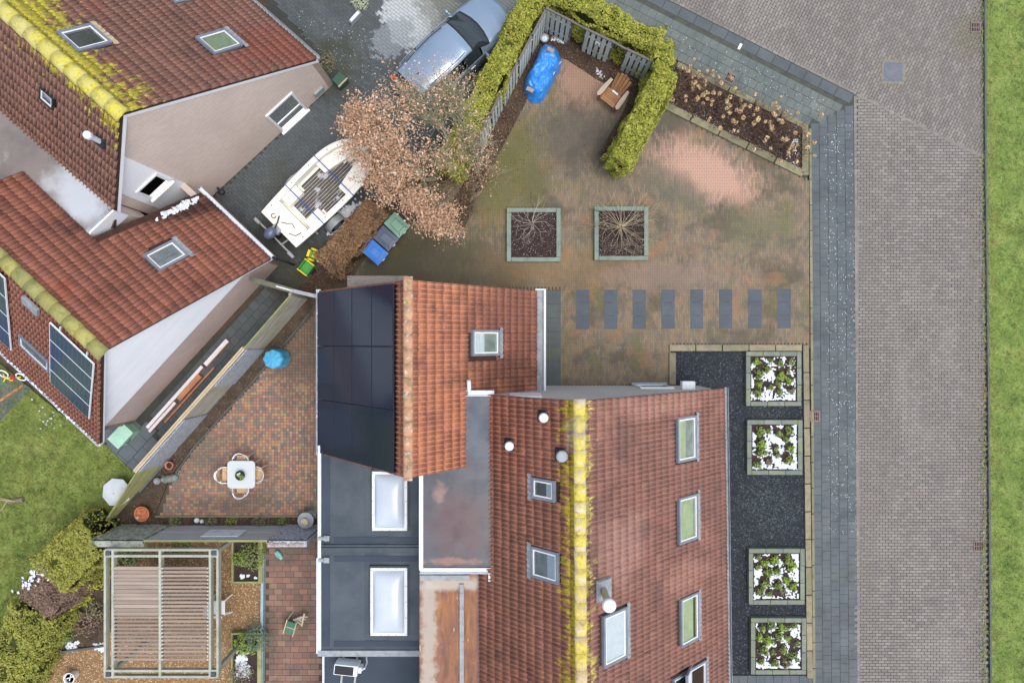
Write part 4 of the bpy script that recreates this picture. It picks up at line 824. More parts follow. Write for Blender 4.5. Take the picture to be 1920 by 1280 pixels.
def panels(q4, nrow):
    pts = [RB_W.at(a, b, .14) for a, b in q4]; xy = [RB_W.xy(p) for p in pts]; xs = sorted(x for x, _ in xy); ys = sorted(y for _, y in xy)
    x0, x1, y0, y1 = (xs[0]+xs[1])/2, (xs[2]+xs[3])/2, (ys[0]+ys[1])/2, (ys[2]+ys[3])/2; hgt = (y1-y0)/nrow
    for k in range(nrow):
        f = MB(); f.M = RB_W.M(RB_W.r0); a = y0+k*hgt; f.box(x0, x1, a+.005, a+hgt-.005, .11, .15); pn = f.build('solar_panel', 'pv_frame_white', hB)
        f = MB(); f.M = RB_W.M(RB_W.r0); f.box(x0+.03, x1-.03, a+.035, a+hgt-.03, .151, .155).build('solar_cells', 'pv_blue', pn)
    f = MB(); f.M = RB_W.M(RB_W.r0); f.box(x0+.3, x0+.34, y0-.12, y1+.05, .06, .105); f.box(x1-.34, x1-.3, y0-.12, y1+.05, .06, .105); f.build('mounting_rail', 'white_metal', hB)
panels([(87, 603), (170, 672), (173, 790), (99, 722)], 4); panels([(-75, 440), (3, 520), (26, 656), (-62, 585)], 4)
gutter(hB, LB0-uB*.07-V3((0, 0, .02)), LB0-uB*.07+vB*8-V3((0, 0, .02)), mat='white_metal'); gutter(hB, EB0+uB*.07-V3((0, 0, .02)), EB0+uB*.07+vB*3.2-V3((0, 0, .02)), mat='white_metal')
p = EB0+uB*.07; MB().path([p-V3((0, 0, .05)), p+V3((.05, -.05, -.3)), V3((p.x, p.y, 1.9)), V3((p.x, p.y, 0))], .045, 8).build('downpipe', 'black_plastic', hB)
nB = V3((-uB.y, uB.x, 0)); pB = RB0+nB*.12
def onB(p): return p+nB*((pB-p).dot(nB))
e = onB(EB0)-uB*.14; l = onB(LB0)+uB*.14; r = onB(RB0)
wallmat('brick_b', uB, (182, 160, 152), (194, 172, 162), (204, 188, 180))
MB().slab([V3((l.x, l.y, 0)), V3((l.x, l.y, 2.1)), r-V3((0, 0, .16)), V3((e.x, e.y, 2.1)), V3((e.x, e.y, 0))], nB*.22).build('wall', 'brick_b', hB)
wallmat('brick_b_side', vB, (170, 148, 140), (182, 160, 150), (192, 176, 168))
for s_, c in ((1, l), (-1, e)): MB().slab([V3((c.x, c.y, 0)), V3((c.x, c.y, 2.1)), V3((c.x, c.y, 2.1))+vB*(7.8 if s_ == 1 else 5.4), V3((c.x, c.y, 0))+vB*(7.8 if s_ == 1 else 5.4)], uB*s_*.2).build('side_wall', 'brick_b_side', hB)
# white boards: horizontal cladding from 2.0 m up, every board a piece
zc = 2.02; nb = 24; top = ZB-.18; half = (e-l).dot(uB)/2; mid = (l+e)/2
for k in range(nb):
    z0 = zc+(top-zc)*k/nb; z1 = zc+(top-zc)*(k+1)/nb-.012
    w0 = half*min(1, (top-z0)/(top-2.0)*1.0); w1 = half*min(1, max(0.01, (top-z1)/(top-2.0)))
    c = V3((mid.x, mid.y, 0)); c += (r-c).dot(uB)*uB*((z0-zc)/(top-zc))*0
    sk = (r-mid).dot(uB)
    def bp(s, z, ww): return V3((mid.x, mid.y, z))+uB*(s*ww+sk*max(0, (z-2.0)/(top-2.0)))
    m = MB(); m.slab([bp(-1, z0, w0)-nB*.05, bp(1, z0, w0)-nB*.05, bp(1, z1, w1)-nB*.032, bp(-1, z1, w1)-nB*.032], nB*.03)
    m.build('cladding_board', 'white_board', hB)
m = MB(); m.slab([LB0-V3((0, 0, .04)), RB0-V3((0, 0, .02)), RB0-V3((0, 0, .22)), LB0-V3((0, 0, .22))], vB*.04); m.build('barge_board', 'white_paint', hB)
m = MB(); m.slab([EB0-V3((0, 0, .06)), RB0-V3((0, 0, .04)), RB0-V3((0, 0, .22)), EB0-V3((0, 0, .22))], vB*.04); m.build('barge_board', 'white_paint', hB)
# snow lying on the shaded tiles by the wall, in the gutters
def snow_line(pts, n, s0, s1, label, spread=.05, z=.0, parent=None, flat=.35):
    L = []; pts = [V3(p) for p in pts]
    for i in range(n):
        k = random.random()*(len(pts)-1); j = min(int(k), len(pts)-2); p = pts[j].lerp(pts[j+1], k-j)
        L.append((p.x+random.gauss(0, spread), p.y+random.gauss(0, spread), p.z+z))
    m = len(L); s = RNG.uniform(s0, s1, m)
    o = scatter('snow', *STONE, np.array(L), rotz(RNG.uniform(0, 6.28, m), s, s*RNG.uniform(.5, 1, m), s*flat), 'snow')
    return tag(o, label, 'snow')
snow_line([RB_E.at(293, 408, .1), RB_E.at(340, 388, .1), RB_E.at(368, 372, .1)], 60, .05, .11, 'thin snow left on the tiles beside the brick wall of the neighbour house', .05)
snow_line([LB0-uB*.07, LB0-uB*.07+vB*7], 160, .02, .06, 'snow remains lying in the gutter along the left lawn', .02)
snow_line([V3((aL-.06, aN, zA)), V3((aL-.06, aS, zA))], 120, .02, .05, 'snow remains in the white gutter beside the black solar panels', .015)

# ================================================================== flat roof between the two neighbours
fr = thing('brown_flat_roof', 'brownish wet flat roof with melting snow between the two neighbour houses', 'flat roof', (-13, 5, 0), world=True)
ZF = 4.75; C1 = U(217, 395, ZF)-uA*.02; C2 = U(168, 443, ZF)-uA*1.6
def lift(p, z): return V3((p.x, p.y, z))
MB().prism([lift(C1, 0)+vA*.1, lift(C1, 0)+vA*9, lift(C2, 0)+vA*9, lift(C2, 0)+vA*.1], 2.6, ZF-.07).build('wall', 'brick_a', fr)
MB().prism([C1+vA*.05, C1+vA*9, C2+vA*9, C2+vA*.05], ZF-.07, ZF).build('roof_sheet', 'brown_roof', fr)
MB().prism([C1-vA*.0, C1+vA*.05, C2+vA*.05, C2], ZF-.7, ZF+.06).build('fascia', 'white_paint', fr)
MB().bar(C1-uA*.1+vA*.1+V3((0, 0, .03)), C2+vA*.1+V3((0, 0, .03)), .14, .05).build('roof_trim', 'lead', fr)
fb = thing('white_edged_roof', 'dark roof corner with white edge at the left border of the picture', 'flat roof', (-15.6, 5.4, 0), world=True)
a, b, c = U(-60, 300, 3.2), U(32, 384, 3.2), U(-60, 470, 3.2)
MB().prism([a, b, c], 0, 3.12).build('wall', 'brick_a', fb); MB().prism([a, b, c], 3.12, 3.2).build('roof_sheet', 'bitumen_dark', fb)
MB().bar(a+V3((0, 0, .05)), b+V3((0, 0, .05)), .16, .14).build('roof_trim', 'white_paint', fb)
# ------------------------------------------------------------------ plant materials and builders
pm('conifer', [(122, 128, 44), (152, 154, 58), (176, 172, 76)], 2.6, .85, pal=[(138, 144, 58), (158, 158, 70), (110, 120, 46), (176, 172, 86), (124, 134, 54), (150, 154, 64)], stains=(((92, 100, 40), 3.2, .54, .68, .6), ((150, 132, 72), 1.6, .62, .74, .6)))
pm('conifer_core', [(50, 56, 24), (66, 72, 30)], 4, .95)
pm('clip_hedge', [(124, 130, 54), (150, 152, 72), (168, 164, 88)], 2.2, .85, pal=[(134, 140, 58), (154, 156, 74), (112, 122, 50), (172, 166, 92), (144, 146, 66)])
pm('golden', [(150, 156, 50), (176, 176, 66)], 3, .8, pal=[(160, 166, 58), (184, 180, 72), (132, 142, 50), (118, 130, 52)])
pm('beech_brown', [(124, 96, 72), (146, 116, 88)], 3, .85, pal=[(134, 102, 76), (112, 86, 66), (154, 124, 94), (98, 76, 60), (166, 138, 108), (124, 98, 70)])
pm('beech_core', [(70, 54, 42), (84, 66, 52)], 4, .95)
pm('oak_leaf', [(182, 149, 122), (200, 168, 140)], 2.2, .85, pal=[(186, 150, 122), (168, 132, 104), (206, 174, 146), (152, 118, 92), (194, 154, 120), (216, 190, 164)])
pm('dead_twig', [(124, 104, 90), (148, 126, 108)], 3, .9, pal=[(130, 110, 95), (110, 90, 79), (152, 132, 114), (96, 78, 69)])
pm('bark', [(104, 98, 82), (126, 120, 100)], 6, .9, .4, 30)
pm('bark_green', [(140, 140, 112), (162, 160, 132), (122, 124, 98)], 5, .9, .4, 30)
pm('twig_tan', [(158, 146, 118), (176, 164, 138)], 6, .9)
pm('twig_pale', [(170, 160, 150), (188, 180, 170)], 6, .9)
pm('green_leaf', [(108, 130, 68), (138, 154, 88)], 4, .7, pal=[(118, 140, 70), (98, 118, 60), (142, 156, 88), (164, 170, 108), (82, 102, 56)])
pm('bright_leaf', [(130, 156, 60), (156, 178, 80)], 4, .7, pal=[(138, 164, 66), (118, 146, 54), (164, 184, 90), (104, 132, 50)])
pm('blue_leaf', [(92, 112, 96), (116, 134, 114)], 4, .7, pal=[(98, 118, 98), (82, 102, 86), (122, 140, 118), (76, 94, 76)])
pm('grey_leaf', [(166, 176, 148), (186, 194, 168)], 5, .8, pal=[(172, 182, 152), (150, 162, 134), (196, 202, 180)])
pm('hydrangea_head', [(196, 168, 126), (212, 188, 150)], 9, .9, pal=[(200, 172, 126), (212, 190, 152), (182, 150, 112), (220, 200, 166), (194, 160, 114)])
pm('moss_shrub', [(126, 122, 94), (146, 140, 112)], 4, .9, pal=[(130, 126, 98), (110, 108, 82), (150, 144, 116), (98, 92, 74)])

def segtubes(segs, n=4):
    m = MB()
    for p0, p1, r0, r1 in segs:
        if (p1-p0).length > 1e-4: m.cyl(p0, p1, r0, r1, n, cap=False)
    return m
def along(path, s):
    L = [(path[i+1]-path[i]).length for i in range(len(path)-1)]; T = sum(L); s *= T
    for i, l in enumerate(L):
        if s <= l or i == len(L)-1: return path[i].lerp(path[i+1], s/l), (path[i+1]-path[i]).normalized()
        s -= l
def hedge(name, label, path, hw, h, mat, core, n, leaf=.11, cat='hedge', base=SPRAY, rough=.08, wob=1.6, taper=.88, group=None):
    path = [Vector((p.x, p.y, 0)) for p in path]
    t = thing(name, label, cat, along(path, .5)[0], group=group, world=True)
    # solid dark core added to stop light passing through the leaves
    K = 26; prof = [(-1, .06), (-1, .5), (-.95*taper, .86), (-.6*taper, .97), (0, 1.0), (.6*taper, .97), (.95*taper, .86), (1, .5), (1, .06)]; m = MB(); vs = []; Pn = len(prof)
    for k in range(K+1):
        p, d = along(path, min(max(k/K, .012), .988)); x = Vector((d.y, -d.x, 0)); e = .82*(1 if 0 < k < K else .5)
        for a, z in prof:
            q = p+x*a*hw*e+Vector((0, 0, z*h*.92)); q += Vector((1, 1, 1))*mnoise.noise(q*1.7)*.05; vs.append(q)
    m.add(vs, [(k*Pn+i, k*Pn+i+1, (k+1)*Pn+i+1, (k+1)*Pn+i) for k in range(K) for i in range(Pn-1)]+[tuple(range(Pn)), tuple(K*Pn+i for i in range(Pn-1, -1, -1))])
    m.build('dark_core', core, t, smooth=True)
    loc = np.zeros((n, 3)); nr = np.zeros((n, 3)); per = 2*h+2*hw
    for i in range(n):
        p, d = along(path, random.random()); x = Vector((d.y, -d.x, 0)); s = random.random()*(per+1.2*hw)
        if s < h: a, z, nn = -1, s/h, -x
        elif s < h+3.2*hw: a = (s-h)/(1.6*hw)-1; z = 1.; nn = Vector((0, 0, 1))
        else: a, z, nn = 1, min(1, (s-h-3.2*hw)/h), x
        if random.random() < .045:   # the two ends
            en = random.choice((0., 1.)); p, d = along(path, en); a = random.uniform(-1, 1); z = random.random(); nn = d*(1 if en else -1); x = Vector((d.y, -d.x, 0)); p = p+nn*.02
        tp = taper+(1-taper)*(1-z); corner = max(0, abs(a)-.7)/.3 if z > .9 else 0
        q = p+x*a*hw*tp+Vector((0, 0, max(.05, z)*h-corner*.10))
        b = mnoise.noise(q*wob)*rough*1.9+mnoise.noise(q*4.2)*rough*1.1+random.uniform(-.5, .35)*rough
        q += (nn+Vector((0, 0, .3)))*b; loc[i] = q; nr[i] = nn+Vector((0, 0, .55))+x*a*.3
    R = orient(nr/np.linalg.norm(nr, axis=1, keepdims=True)+RNG.normal(0, .5, (n, 3)), RNG.uniform(.6, 1.25, n)*leaf)
    scatter('foliage', *base, loc, R, mat, t, kind=None)
    return t
def bush(name, label, c, r, h, mat, n, leaf=.06, cat='shrub', group=None, base=LEAF, stem='bark', flat=.7, wild=.25, sx=1., sy=1.):
    c = Vector(c); t = thing(name, label, cat, c, group=group)
    d = RNG.normal(size=(n, 3)); d[:, 2] = np.abs(d[:, 2])*.9+.05; d /= np.linalg.norm(d, axis=1, keepdims=True)
    rad = RNG.uniform(.45, 1., n)**.5
    off = np.array([mnoise.noise(Vector(x)*2.2+c*1.3) for x in d]); rad = rad*(1+off*wild*1.6)
    loc = d*rad[:, None]*np.array([r*sx, r*sy, h]); loc[:, 2] = np.maximum(loc[:, 2], .02)
    scatter('foliage', *base, loc, orient(d+RNG.normal(0, .55, (n, 3))+np.array([0, 0, flat]), RNG.uniform(.6, 1.3, n)*leaf), mat, t, kind=None)
    segs = []
    for k in range(6):
        a = 6.28*k/6+random.random(); e = Vector((cos(a)*r*.6*sx, sin(a)*r*.6*sy, h*.75)); segs.append((Vector((0, 0, 0)), e*.5+Vector((0, 0, h*.1)), .014, .01)); segs.append((e*.5+Vector((0, 0, h*.1)), e, .01, .004))
    segtubes(segs).build('stem', stem, t)
    return t
def twiggy(segs, p, d, L, r, depth, spread=.6, up=.15, k=3, tips=None):
    e = p
    for s in range(3):
        d = (d+Vector((random.gauss(0, .16), random.gauss(0, .16), random.gauss(0, .12)+up*.15))).normalized(); q = e+d*L/3
        segs.append((e, q, r*(1-.18*s), r*(1-.18*(s+1)))); e = q
        if depth > 0 and s:
            for _ in range(k if s == 2 else max(1, k-1)):
                dd = (d+Vector((random.gauss(0, spread), random.gauss(0, spread), random.gauss(0, spread*.6)+up))).normalized()
                twiggy(segs, e, dd, L*random.uniform(.5, .75), r*.5, depth-1, spread, up, k, tips)
    if depth == 0 and tips is not None: tips.append(e)

# ------------------------------------------------------------------ hedges
fl_ = (U(1020, 59)-U(902, 288)).normalized(); ft_ = (U(1204, 150)-U(1020, 59)).normalized(); nl_ = Vector((-fl_.y, fl_.x, 0)); nt_ = Vector((-ft_.y, ft_.x, 0))
hp = [U(870, 350)+nl_*.53, U(902, 288)+nl_*.53, U(1020, 59)+nl_*.53-fl_*.1, U(1020, 59)+nl_*.45+nt_*.45, U(1020, 59)+nt_*.6+ft_*.1, U(1204, 150)+nt_*.58, U(1242, 108, 1.9), U(1252, 126, 1.9), U(1212, 207, 1.9), U(1164, 300, 1.9)]
hedge('conifer_hedge', 'tall yellow green conifer hedge bent round the seating corner with the blue tarp', hp, .41, 1.92, 'conifer', 'conifer_core', 80000, .072, rough=.12, wob=1.1)
hedge('beech_hedge', 'brown leaved beech hedge between the boat and the wheelie bins', [U(a, b, 1.15) for a, b in ((606, 497), (655, 447), (708, 386))], .50, 1.2, 'beech_brown', 'beech_core', 15000, .075, base=LEAF, rough=.12)
hedge('clipped_hedge', 'clipped yellow green hedge block at the tip of the long wooden fence', [U(a, b, 1.7) for a, b in ((172, 1003), (128, 1040), (92, 1082))], .85, 1.75, 'clip_hedge', 'conifer_core', 17000, .075, base=LEAF, rough=.13)
hedge('clipped_hedge', 'clipped yellow green hedge running into the bottom left picture corner', [U(a, b, 1.6) for a, b in ((58, 1146), (25, 1215), (-10, 1300))], .85, 1.65, 'clip_hedge', 'conifer_core', 14000, .075, base=LEAF, rough=.12)
hedge('bare_hedge', 'bare brown dead stretch of hedge with snow between the two clipped hedges', [U(a, b, 1.55) for a, b in ((108, 1078), (78, 1115), (60, 1140))], .80, 1.55, 'dead_twig', 'beech_core', 9000, .08, base=LEAF, rough=.08)
snow_line([U(45, 1105, 1.6), U(60, 1080, 1.62), U(85, 1064, 1.65)], 50, .03, .08, 'snow patches on the bare brown hedge', .12, .05)

# ------------------------------------------------------------------ trees
def grown_tree(name, label, base, crown, bark, leafmat, nleaf, leaf, nb=9, trunk_r=.10, lean=None, twig_depth=2, spread=.55):
    """crown: list of (centre, radius, leaf share). Limbs run from the trunk to each clump, twigs fill it, leaves sit on the twigs"""
    t = thing(name, label, 'tree', base, world=True); segs = []; loc = []
    top = sum((c for c, _, _ in crown), Vector())/len(crown); fork = base.lerp(top, .42); fork.z = max(.8, base.z+top.z*.42)
    mid = base.lerp(fork, .5)+Vector((random.gauss(0, .08), random.gauss(0, .08), 0))
    segs += [(base, mid, trunk_r*1.25, trunk_r), (mid, fork, trunk_r, trunk_r*.8)]
    for c, r, share in crown:
        d = c-fork; a = fork+d*.35+Vector((random.gauss(0, .12), random.gauss(0, .12), .15)); b = fork+d*.75+Vector((random.gauss(0, .12), random.gauss(0, .12), .08))
        segs += [(fork, a, trunk_r*.62, trunk_r*.45), (a, b, trunk_r*.45, trunk_r*.3)]; tips = []
        for k in range(nb):
            dd = Vector((random.gauss(0, 1), random.gauss(0, 1), random.gauss(0, .7)+.35)).normalized()
            s0 = a.lerp(b, random.uniform(.3, 1)); tgt = c+dd*r*random.uniform(.55, .95); L = (tgt-s0).length
            twiggy(segs, s0, (tgt-s0).normalized(), L*.72, trunk_r*.16, twig_depth, spread, .12, 2, tips)
        m = int(nleaf*share)
        if m and tips:
            for i in range(m):
                p = random.choice(tips); q = p+Vector((random.gauss(0, .09), random.gauss(0, .09), random.gauss(0, .07)))
                loc.append(tuple(q))
    segtubes(segs, 4).build('trunk', bark, t)
    if loc:
        loc = np.array(loc); m = len(loc)
        scatter('crown', *LEAF, loc, orient(RNG.normal(0, .6, (m, 3))+np.array([0, 0, .7]), (RNG.random(m)**1.6*1.2+.5)*leaf), leafmat, t, kind=None)
    return t
oc = [(U(672, 232, 3.0), .40, .12), (U(705, 222, 3.3), .36, .11), (U(738, 258, 3.5), .42, .11), (U(690, 280, 3.1), .38, .12), (U(742, 315, 3.3), .42, .13), (U(718, 345, 2.8), .34, .10), (U(772, 362, 2.9), .34, .09), (U(800, 408, 2.6), .34, .10), (U(838, 412, 2.4), .30, .08), (U(790, 300, 3.4), .36, .04)]
grown_tree('oak_tree', 'oak tree keeping its pale brown dead leaves beside the white boat', U(815, 335), oc, 'bark_green', 'oak_leaf', 17000, .068, nb=15, trunk_r=.08, spread=.42)
bc = [(U(800, 205, 3.4), .5, .1), (U(850, 190, 3.6), .6, .1), (U(880, 250, 3.2), .6, .1), (U(835, 290, 3.0), .6, .15), (U(900, 290, 2.6), .5, .15), (U(770, 180, 3.2), .4, .25), (U(830, 165, 3.6), .35, .15)]
grown_tree('bare_tree', 'nearly leafless tree with mossy green twigs reaching over the rear of the parked car', U(872, 330), bc, 'bark_green', 'oak_leaf', 3200, .06, nb=30, trunk_r=.085, spread=.5)
for i, (px, py, r, h, lab) in enumerate(((905, 340, .45, .7, 'bare brown shrub under the leafless tree near the slatted fence end'), (870, 395, .5, .6, 'low twiggy shrub beside the brown oak leaves at the yard edge'), (835, 350, .5, .8, 'tangled brown shrub at the foot of the two trees'))):
    c = U(px, py); t = thing('bare_shrub', lab, 'shrub', c); segs = []
    for k in range(26):
        a = random.random()*6.28; twiggy(segs, Vector((random.gauss(0, .12), random.gauss(0, .12), 0)), Vector((cos(a)*.7, sin(a)*.7, .8)), h, .008, 1, .5, .1, 3)
    segtubes(segs, 3).build('twigs', 'twig_tan' if i != 1 else 'bark', t)
    m = 260; scatter('leaves', *LEAF, np.column_stack([RNG.normal(0, r*.6, (m, 2)), RNG.uniform(.1, h, m)]), orient(RNG.normal(0, .6, (m, 3))+np.array([0, 0, .6]), RNG.uniform(.05, .09, m)), 'beech_brown', t, kind=None)

# ------------------------------------------------------------------ slatted fence round the seating corner
pm('grey_slat', [(174, 182, 176), (190, 196, 190)], 3, .8, .25, 30, rv=.12, stretch=(1, 1, 1), stains=(((150, 158, 146), 2, .52, .7, .6), ((146, 156, 122), 3, .6, .75, .5)))
pm('fence_cap', [(96, 92, 88), (112, 108, 102)], 4, .85)
def vslat_panel(parent, p0, p1, n, h=1.62, w=.13, cap=True):
    p0, p1 = Vector((p0.x, p0.y, 0)), Vector((p1.x, p1.y, 0)); d = (p1-p0); u = d.normalized(); x = Vector((u.y, -u.x, 0)); L = d.length; st = L/n
    for i in range(n):
        c = p0+u*st*(i+.5); m = MB(); m.slab([c-u*min(w, st*.8)/2+x*.01, c+u*min(w, st*.8)/2+x*.01, c+u*min(w, st*.8)/2+x*.03, c-u*min(w, st*.8)/2+x*.03], (0, 0, h+random.gauss(0, .012)))
        for k in range(len(m.v)): m.v[k] = (m.v[k][0], m.v[k][1], m.v[k][2]+.05)
        m.build('slat', 'grey_slat', parent)
    for z in (.35, 1.25): MB().bar(p0+Vector((0, 0, z))-x*.012, p1+Vector((0, 0, z))-x*.012, .035, .07).build('rail', 'grey_slat', parent)
    if cap: MB().bar(p0+Vector((0, 0, h+.09)), p1+Vector((0, 0, h+.09)), .07, .05).build('cap', 'fence_cap', parent)
    for p in (p0, p1): MB().box(p.x-.03-x.x*.05, p.x+.03-x.x*.05, p.y-.03-x.y*.05, p.y+.03-x.y*.05, 0, h+.06).build('post', 'fence_cap', parent)
fA = thing('slatted_fence', 'grey slatted wooden fence backing the hedge behind the blue tarp and garden chair', 'fence', U(1110, 105), world=True)
for a, b, n in (((1020, 59), (1064.7, 82), 5), ((1089, 95), (1137, 118), 5), ((1161.5, 131), (1206, 152), 5)): vslat_panel(fA, U(*a), U(*b), n)
MB().bar(U(1064.7, 82)+Vector((0, 0, 1.70)), U(1089, 95)+Vector((0, 0, 1.70)), .06, .05).build('cap', 'fence_cap', fA); MB().bar(U(1137, 118)+Vector((0, 0, 1.70)), U(1161, 131)+Vector((0, 0, 1.70)), .06, .05).build('cap', 'fence_cap', fA)
fBs = thing('slatted_fence', 'grey slatted wooden fence running from the tarp corner down to the bare tree', 'fence', U(960, 170), world=True)
for a, b, n in (((1019, 62), (996, 105), 5), ((994, 108), (972, 150), 5), ((970, 153), (944, 201), 5), ((942, 204), (923, 243), 4), ((921, 246), (902, 288), 5)): vslat_panel(fBs, U(*b), U(*a), n)
# sign on the fence
p0, p1 = U(1137, 118), U(1089, 95); u = (p0-p1).normalized(); x = Vector((u.y, -u.x, 0)); c = p1.lerp(p0, .52); c.z = 1.15
pm('sign_white', [(228, 230, 232), (236, 238, 240)], 4, .5); pm('sign_mark', [(52, 54, 60), (60, 62, 68)], 4, .5)
sg = thing('fence_sign', 'small white sign with a dark anchor mark on the middle slatted fence panel', 'sign', c, world=True)
MB().slab([c-u*.09+x*.032-Vector((0, 0, .12)), c+u*.09+x*.035-Vector((0, 0, .12)), c+u*.09+x*.035+Vector((0, 0, .12)), c-u*.09+x*.035+Vector((0, 0, .12))], x*.012).build('plate', 'sign_white', sg)
m = MB(); y = x*.050; Z = Vector((0, 0, 1)); m.bar(c+y-Z*.06, c+y+Z*.05, .014, .006, x); m.bar(c+y-u*.03+Z*.025, c+y+u*.03+Z*.025, .012, .006, x)
m.path([c+y+u*.05*cos(t)+Z*(-.02-.045*sin(t)) for t in [pi*k/8 for k in range(9)]], .006, 5); m.build('mark', 'sign_mark', sg)

# ------------------------------------------------------------------ square planters of the front yard
pm('planter_green', [(112, 128, 118), (128, 142, 130)], 4, .7, .15, 30, rv=.08, stains=(((94, 104, 102), 4, .52, .7, .7), ((128, 138, 104), 3, .6, .75, .5)))
pm('planter_stone', [(108, 118, 110), (126, 132, 118)], 4, .85, .25, 40, rv=.1, stains=(((120, 130, 92), 2.4, .5, .66, .8), ((92, 102, 100), 5, .55, .7, .7)))
pm('mulch', [(50, 42, 40), (66, 54, 51)], 6, .95, .5, 60)
def planter(label, x0, x1, y0, y1, wpx, mat, hgt=.16, seg=1, grp=None, soil='mulch'):
    a, b = U(x0, y1, hgt), U(x1, y0, hgt); w_ = wpx*.0184; t = thing('raised_planter', label, 'planter', ((a.x+b.x)/2, (a.y+b.y)/2, 0), group=grp, world=True)
    for (bx0, bx1, by0, by1, hor) in ((a.x, b.x-w_, b.y-w_, b.y, True), (a.x+w_, b.x, a.y, a.y+w_, True), (a.x, a.x+w_, a.y, b.y-w_, False), (b.x-w_, b.x, a.y+w_, b.y, False)):
        for i in range(seg):
            if hor: d = (bx1-bx0)/seg; q = (bx0+i*d+.003, bx0+(i+1)*d-.003, by0, by1)
            else: d = (by1-by0)/seg; q = (bx0, bx1, by0+i*d+.003, by0+(i+1)*d-.003)
            MB().box(*q, -.02, hgt+random.gauss(0, .002), .006).build('kerb_board', mat, t)
    MB().box(a.x+w_-.01, b.x-w_+.01, a.y+w_-.01, b.y-w_+.01, 0, hgt-.06).build('soil', soil, t)
    return t, (a.x+w_, b.x-w_, a.y+w_, b.y-w_)
t1, r1 = planter('square green planter of dark mulch with a small pale bare shrub, left one', 950, 1051.5, 389.5, 490.5, 8.4, 'planter_green')
t2, r2 = planter('square green planter of dark mulch with a wide tan bare shrub, right one', 1114.5, 1216, 387, 488, 8.4, 'planter_green')
def rp(r): return [(r[0], r[2]), (r[1], r[2]), (r[1], r[3]), (r[0], r[3])]
litter('mulch_chips', rp(r1), 2600, 'litter_dark', t1, .10, .025, .05, .7, .04); litter('mulch_chips', rp(r2), 2600, 'litter_dark', t2, .10, .025, .05, .7, .04)
for lab, px, py, n, L, mat, r in (('small pale leafless shrub in the left green planter', 998, 418, 14, .46, 'twig_pale', .010), ('wide tan leafless shrub spreading over the right green planter', 1165, 425, 34, .74, 'twig_tan', .011)):
    c = U(px, py, .1); t = thing('bare_shrub', lab, 'shrub', c); segs = []
    for k in range(n):
        a = 6.28*k/n+random.gauss(0, .2); twiggy(segs, Vector((cos(a)*.03, sin(a)*.03, 0)), Vector((cos(a), sin(a), .55)), L*random.uniform(.8, 1.3), r, 2, .5, .05, 2)
    segtubes(segs, 3).build('twigs', mat, t)
# ------------------------------------------------------------------ snow planters beside the main house
def snow_patch(name, label, rect, z, thr, holes=(), cell=.028, parent=None, sc=3.0, edge=0.):
    x0, x1, y0, y1 = rect; nx, ny = max(2, int((x1-x0)/cell)), max(2, int((y1-y0)/cell)); vs = []; fs = []; seed = random.random()*50
    for j in range(ny+1):
        for i in range(nx+1):
            x, y = x0+(x1-x0)*i/nx, y0+(y1-y0)*j/ny; vs.append((x, y, z+.02*mnoise.noise(Vector((x*5, y*5, seed)))+.008*mnoise.noise(Vector((x*23, y*23, seed)))))
    for j in range(ny):
        for i in range(nx):
            x, y = x0+(x1-x0)*(i+.5)/nx, y0+(y1-y0)*(j+.5)/ny
            v = mnoise.noise(Vector((x*sc, y*sc, seed)))*.5+mnoise.noise(Vector((x*14, y*14, seed)))*.5
            if edge: v -= max(0, 1-min(x-x0, x1-x, y-y0, y1-y)/edge)*.8
            for hx, hy, hr in holes: v -= max(0, 1.3-hypot(x-hx, y-hy)/hr)*.9
            if v > thr: k = j*(nx+1)+i; fs.append((k, k+1, k+nx+2, k+nx+1))
    me = bpy.data.meshes.new(name); me.from_pydata(vs, [], fs); o = link(name, me, 'snow'); o['kind'] = 'stuff'; tag(o, label, 'snow')
    md = o.modifiers.new('thick', 'SOLIDIFY'); md.thickness = .02; md.offset = -1
    return o
P1 = [(205, 190), (335, 180), (300, 255), (420, 205), (525, 190), (225, 300), (430, 320), (500, 280), (510, 370), (230, 400), (335, 430), (410, 400), (415, 470), (215, 480), (530, 460)]
P2 = [(235, 830), (315, 830), (410, 860), (505, 830), (480, 910), (250, 950), (385, 1000), (250, 1030), (520, 1000), (400, 1060), (500, 1100), (215, 1145), (320, 1120)]
PP = [[(1380+a/4.925, 640+b/4.925) for a, b in P1], [(1380+a/4.925, 640+b/4.925) for a, b in P2],
      [(1425, 1047), (1437, 1058), (1455, 1052), (1480, 1050), (1487, 1062), (1424, 1066), (1443, 1076), (1460, 1074), (1478, 1090), (1436, 1098), (1462, 1100), (1490, 1102), (1428, 1112), (1446, 1116), (1470, 1112)],
      [(1432, 1180), (1448, 1176), (1470, 1180), (1492, 1176), (1428, 1198), (1444, 1204), (1462, 1196), (1480, 1200), (1498, 1210), (1434, 1222), (1452, 1226), (1472, 1222), (1490, 1232), (1430, 1244), (1456, 1246), (1478, 1246)]]
rects = [(1399, 1503, 659, 761), (1401, 1505, 787, 890), (1404, 1509, 1028, 1133), (1408, 1512, 1158, 1264)]
which = ['nearest the yard paving', 'second from the yard paving', 'third from the yard paving', 'farthest from the yard paving']
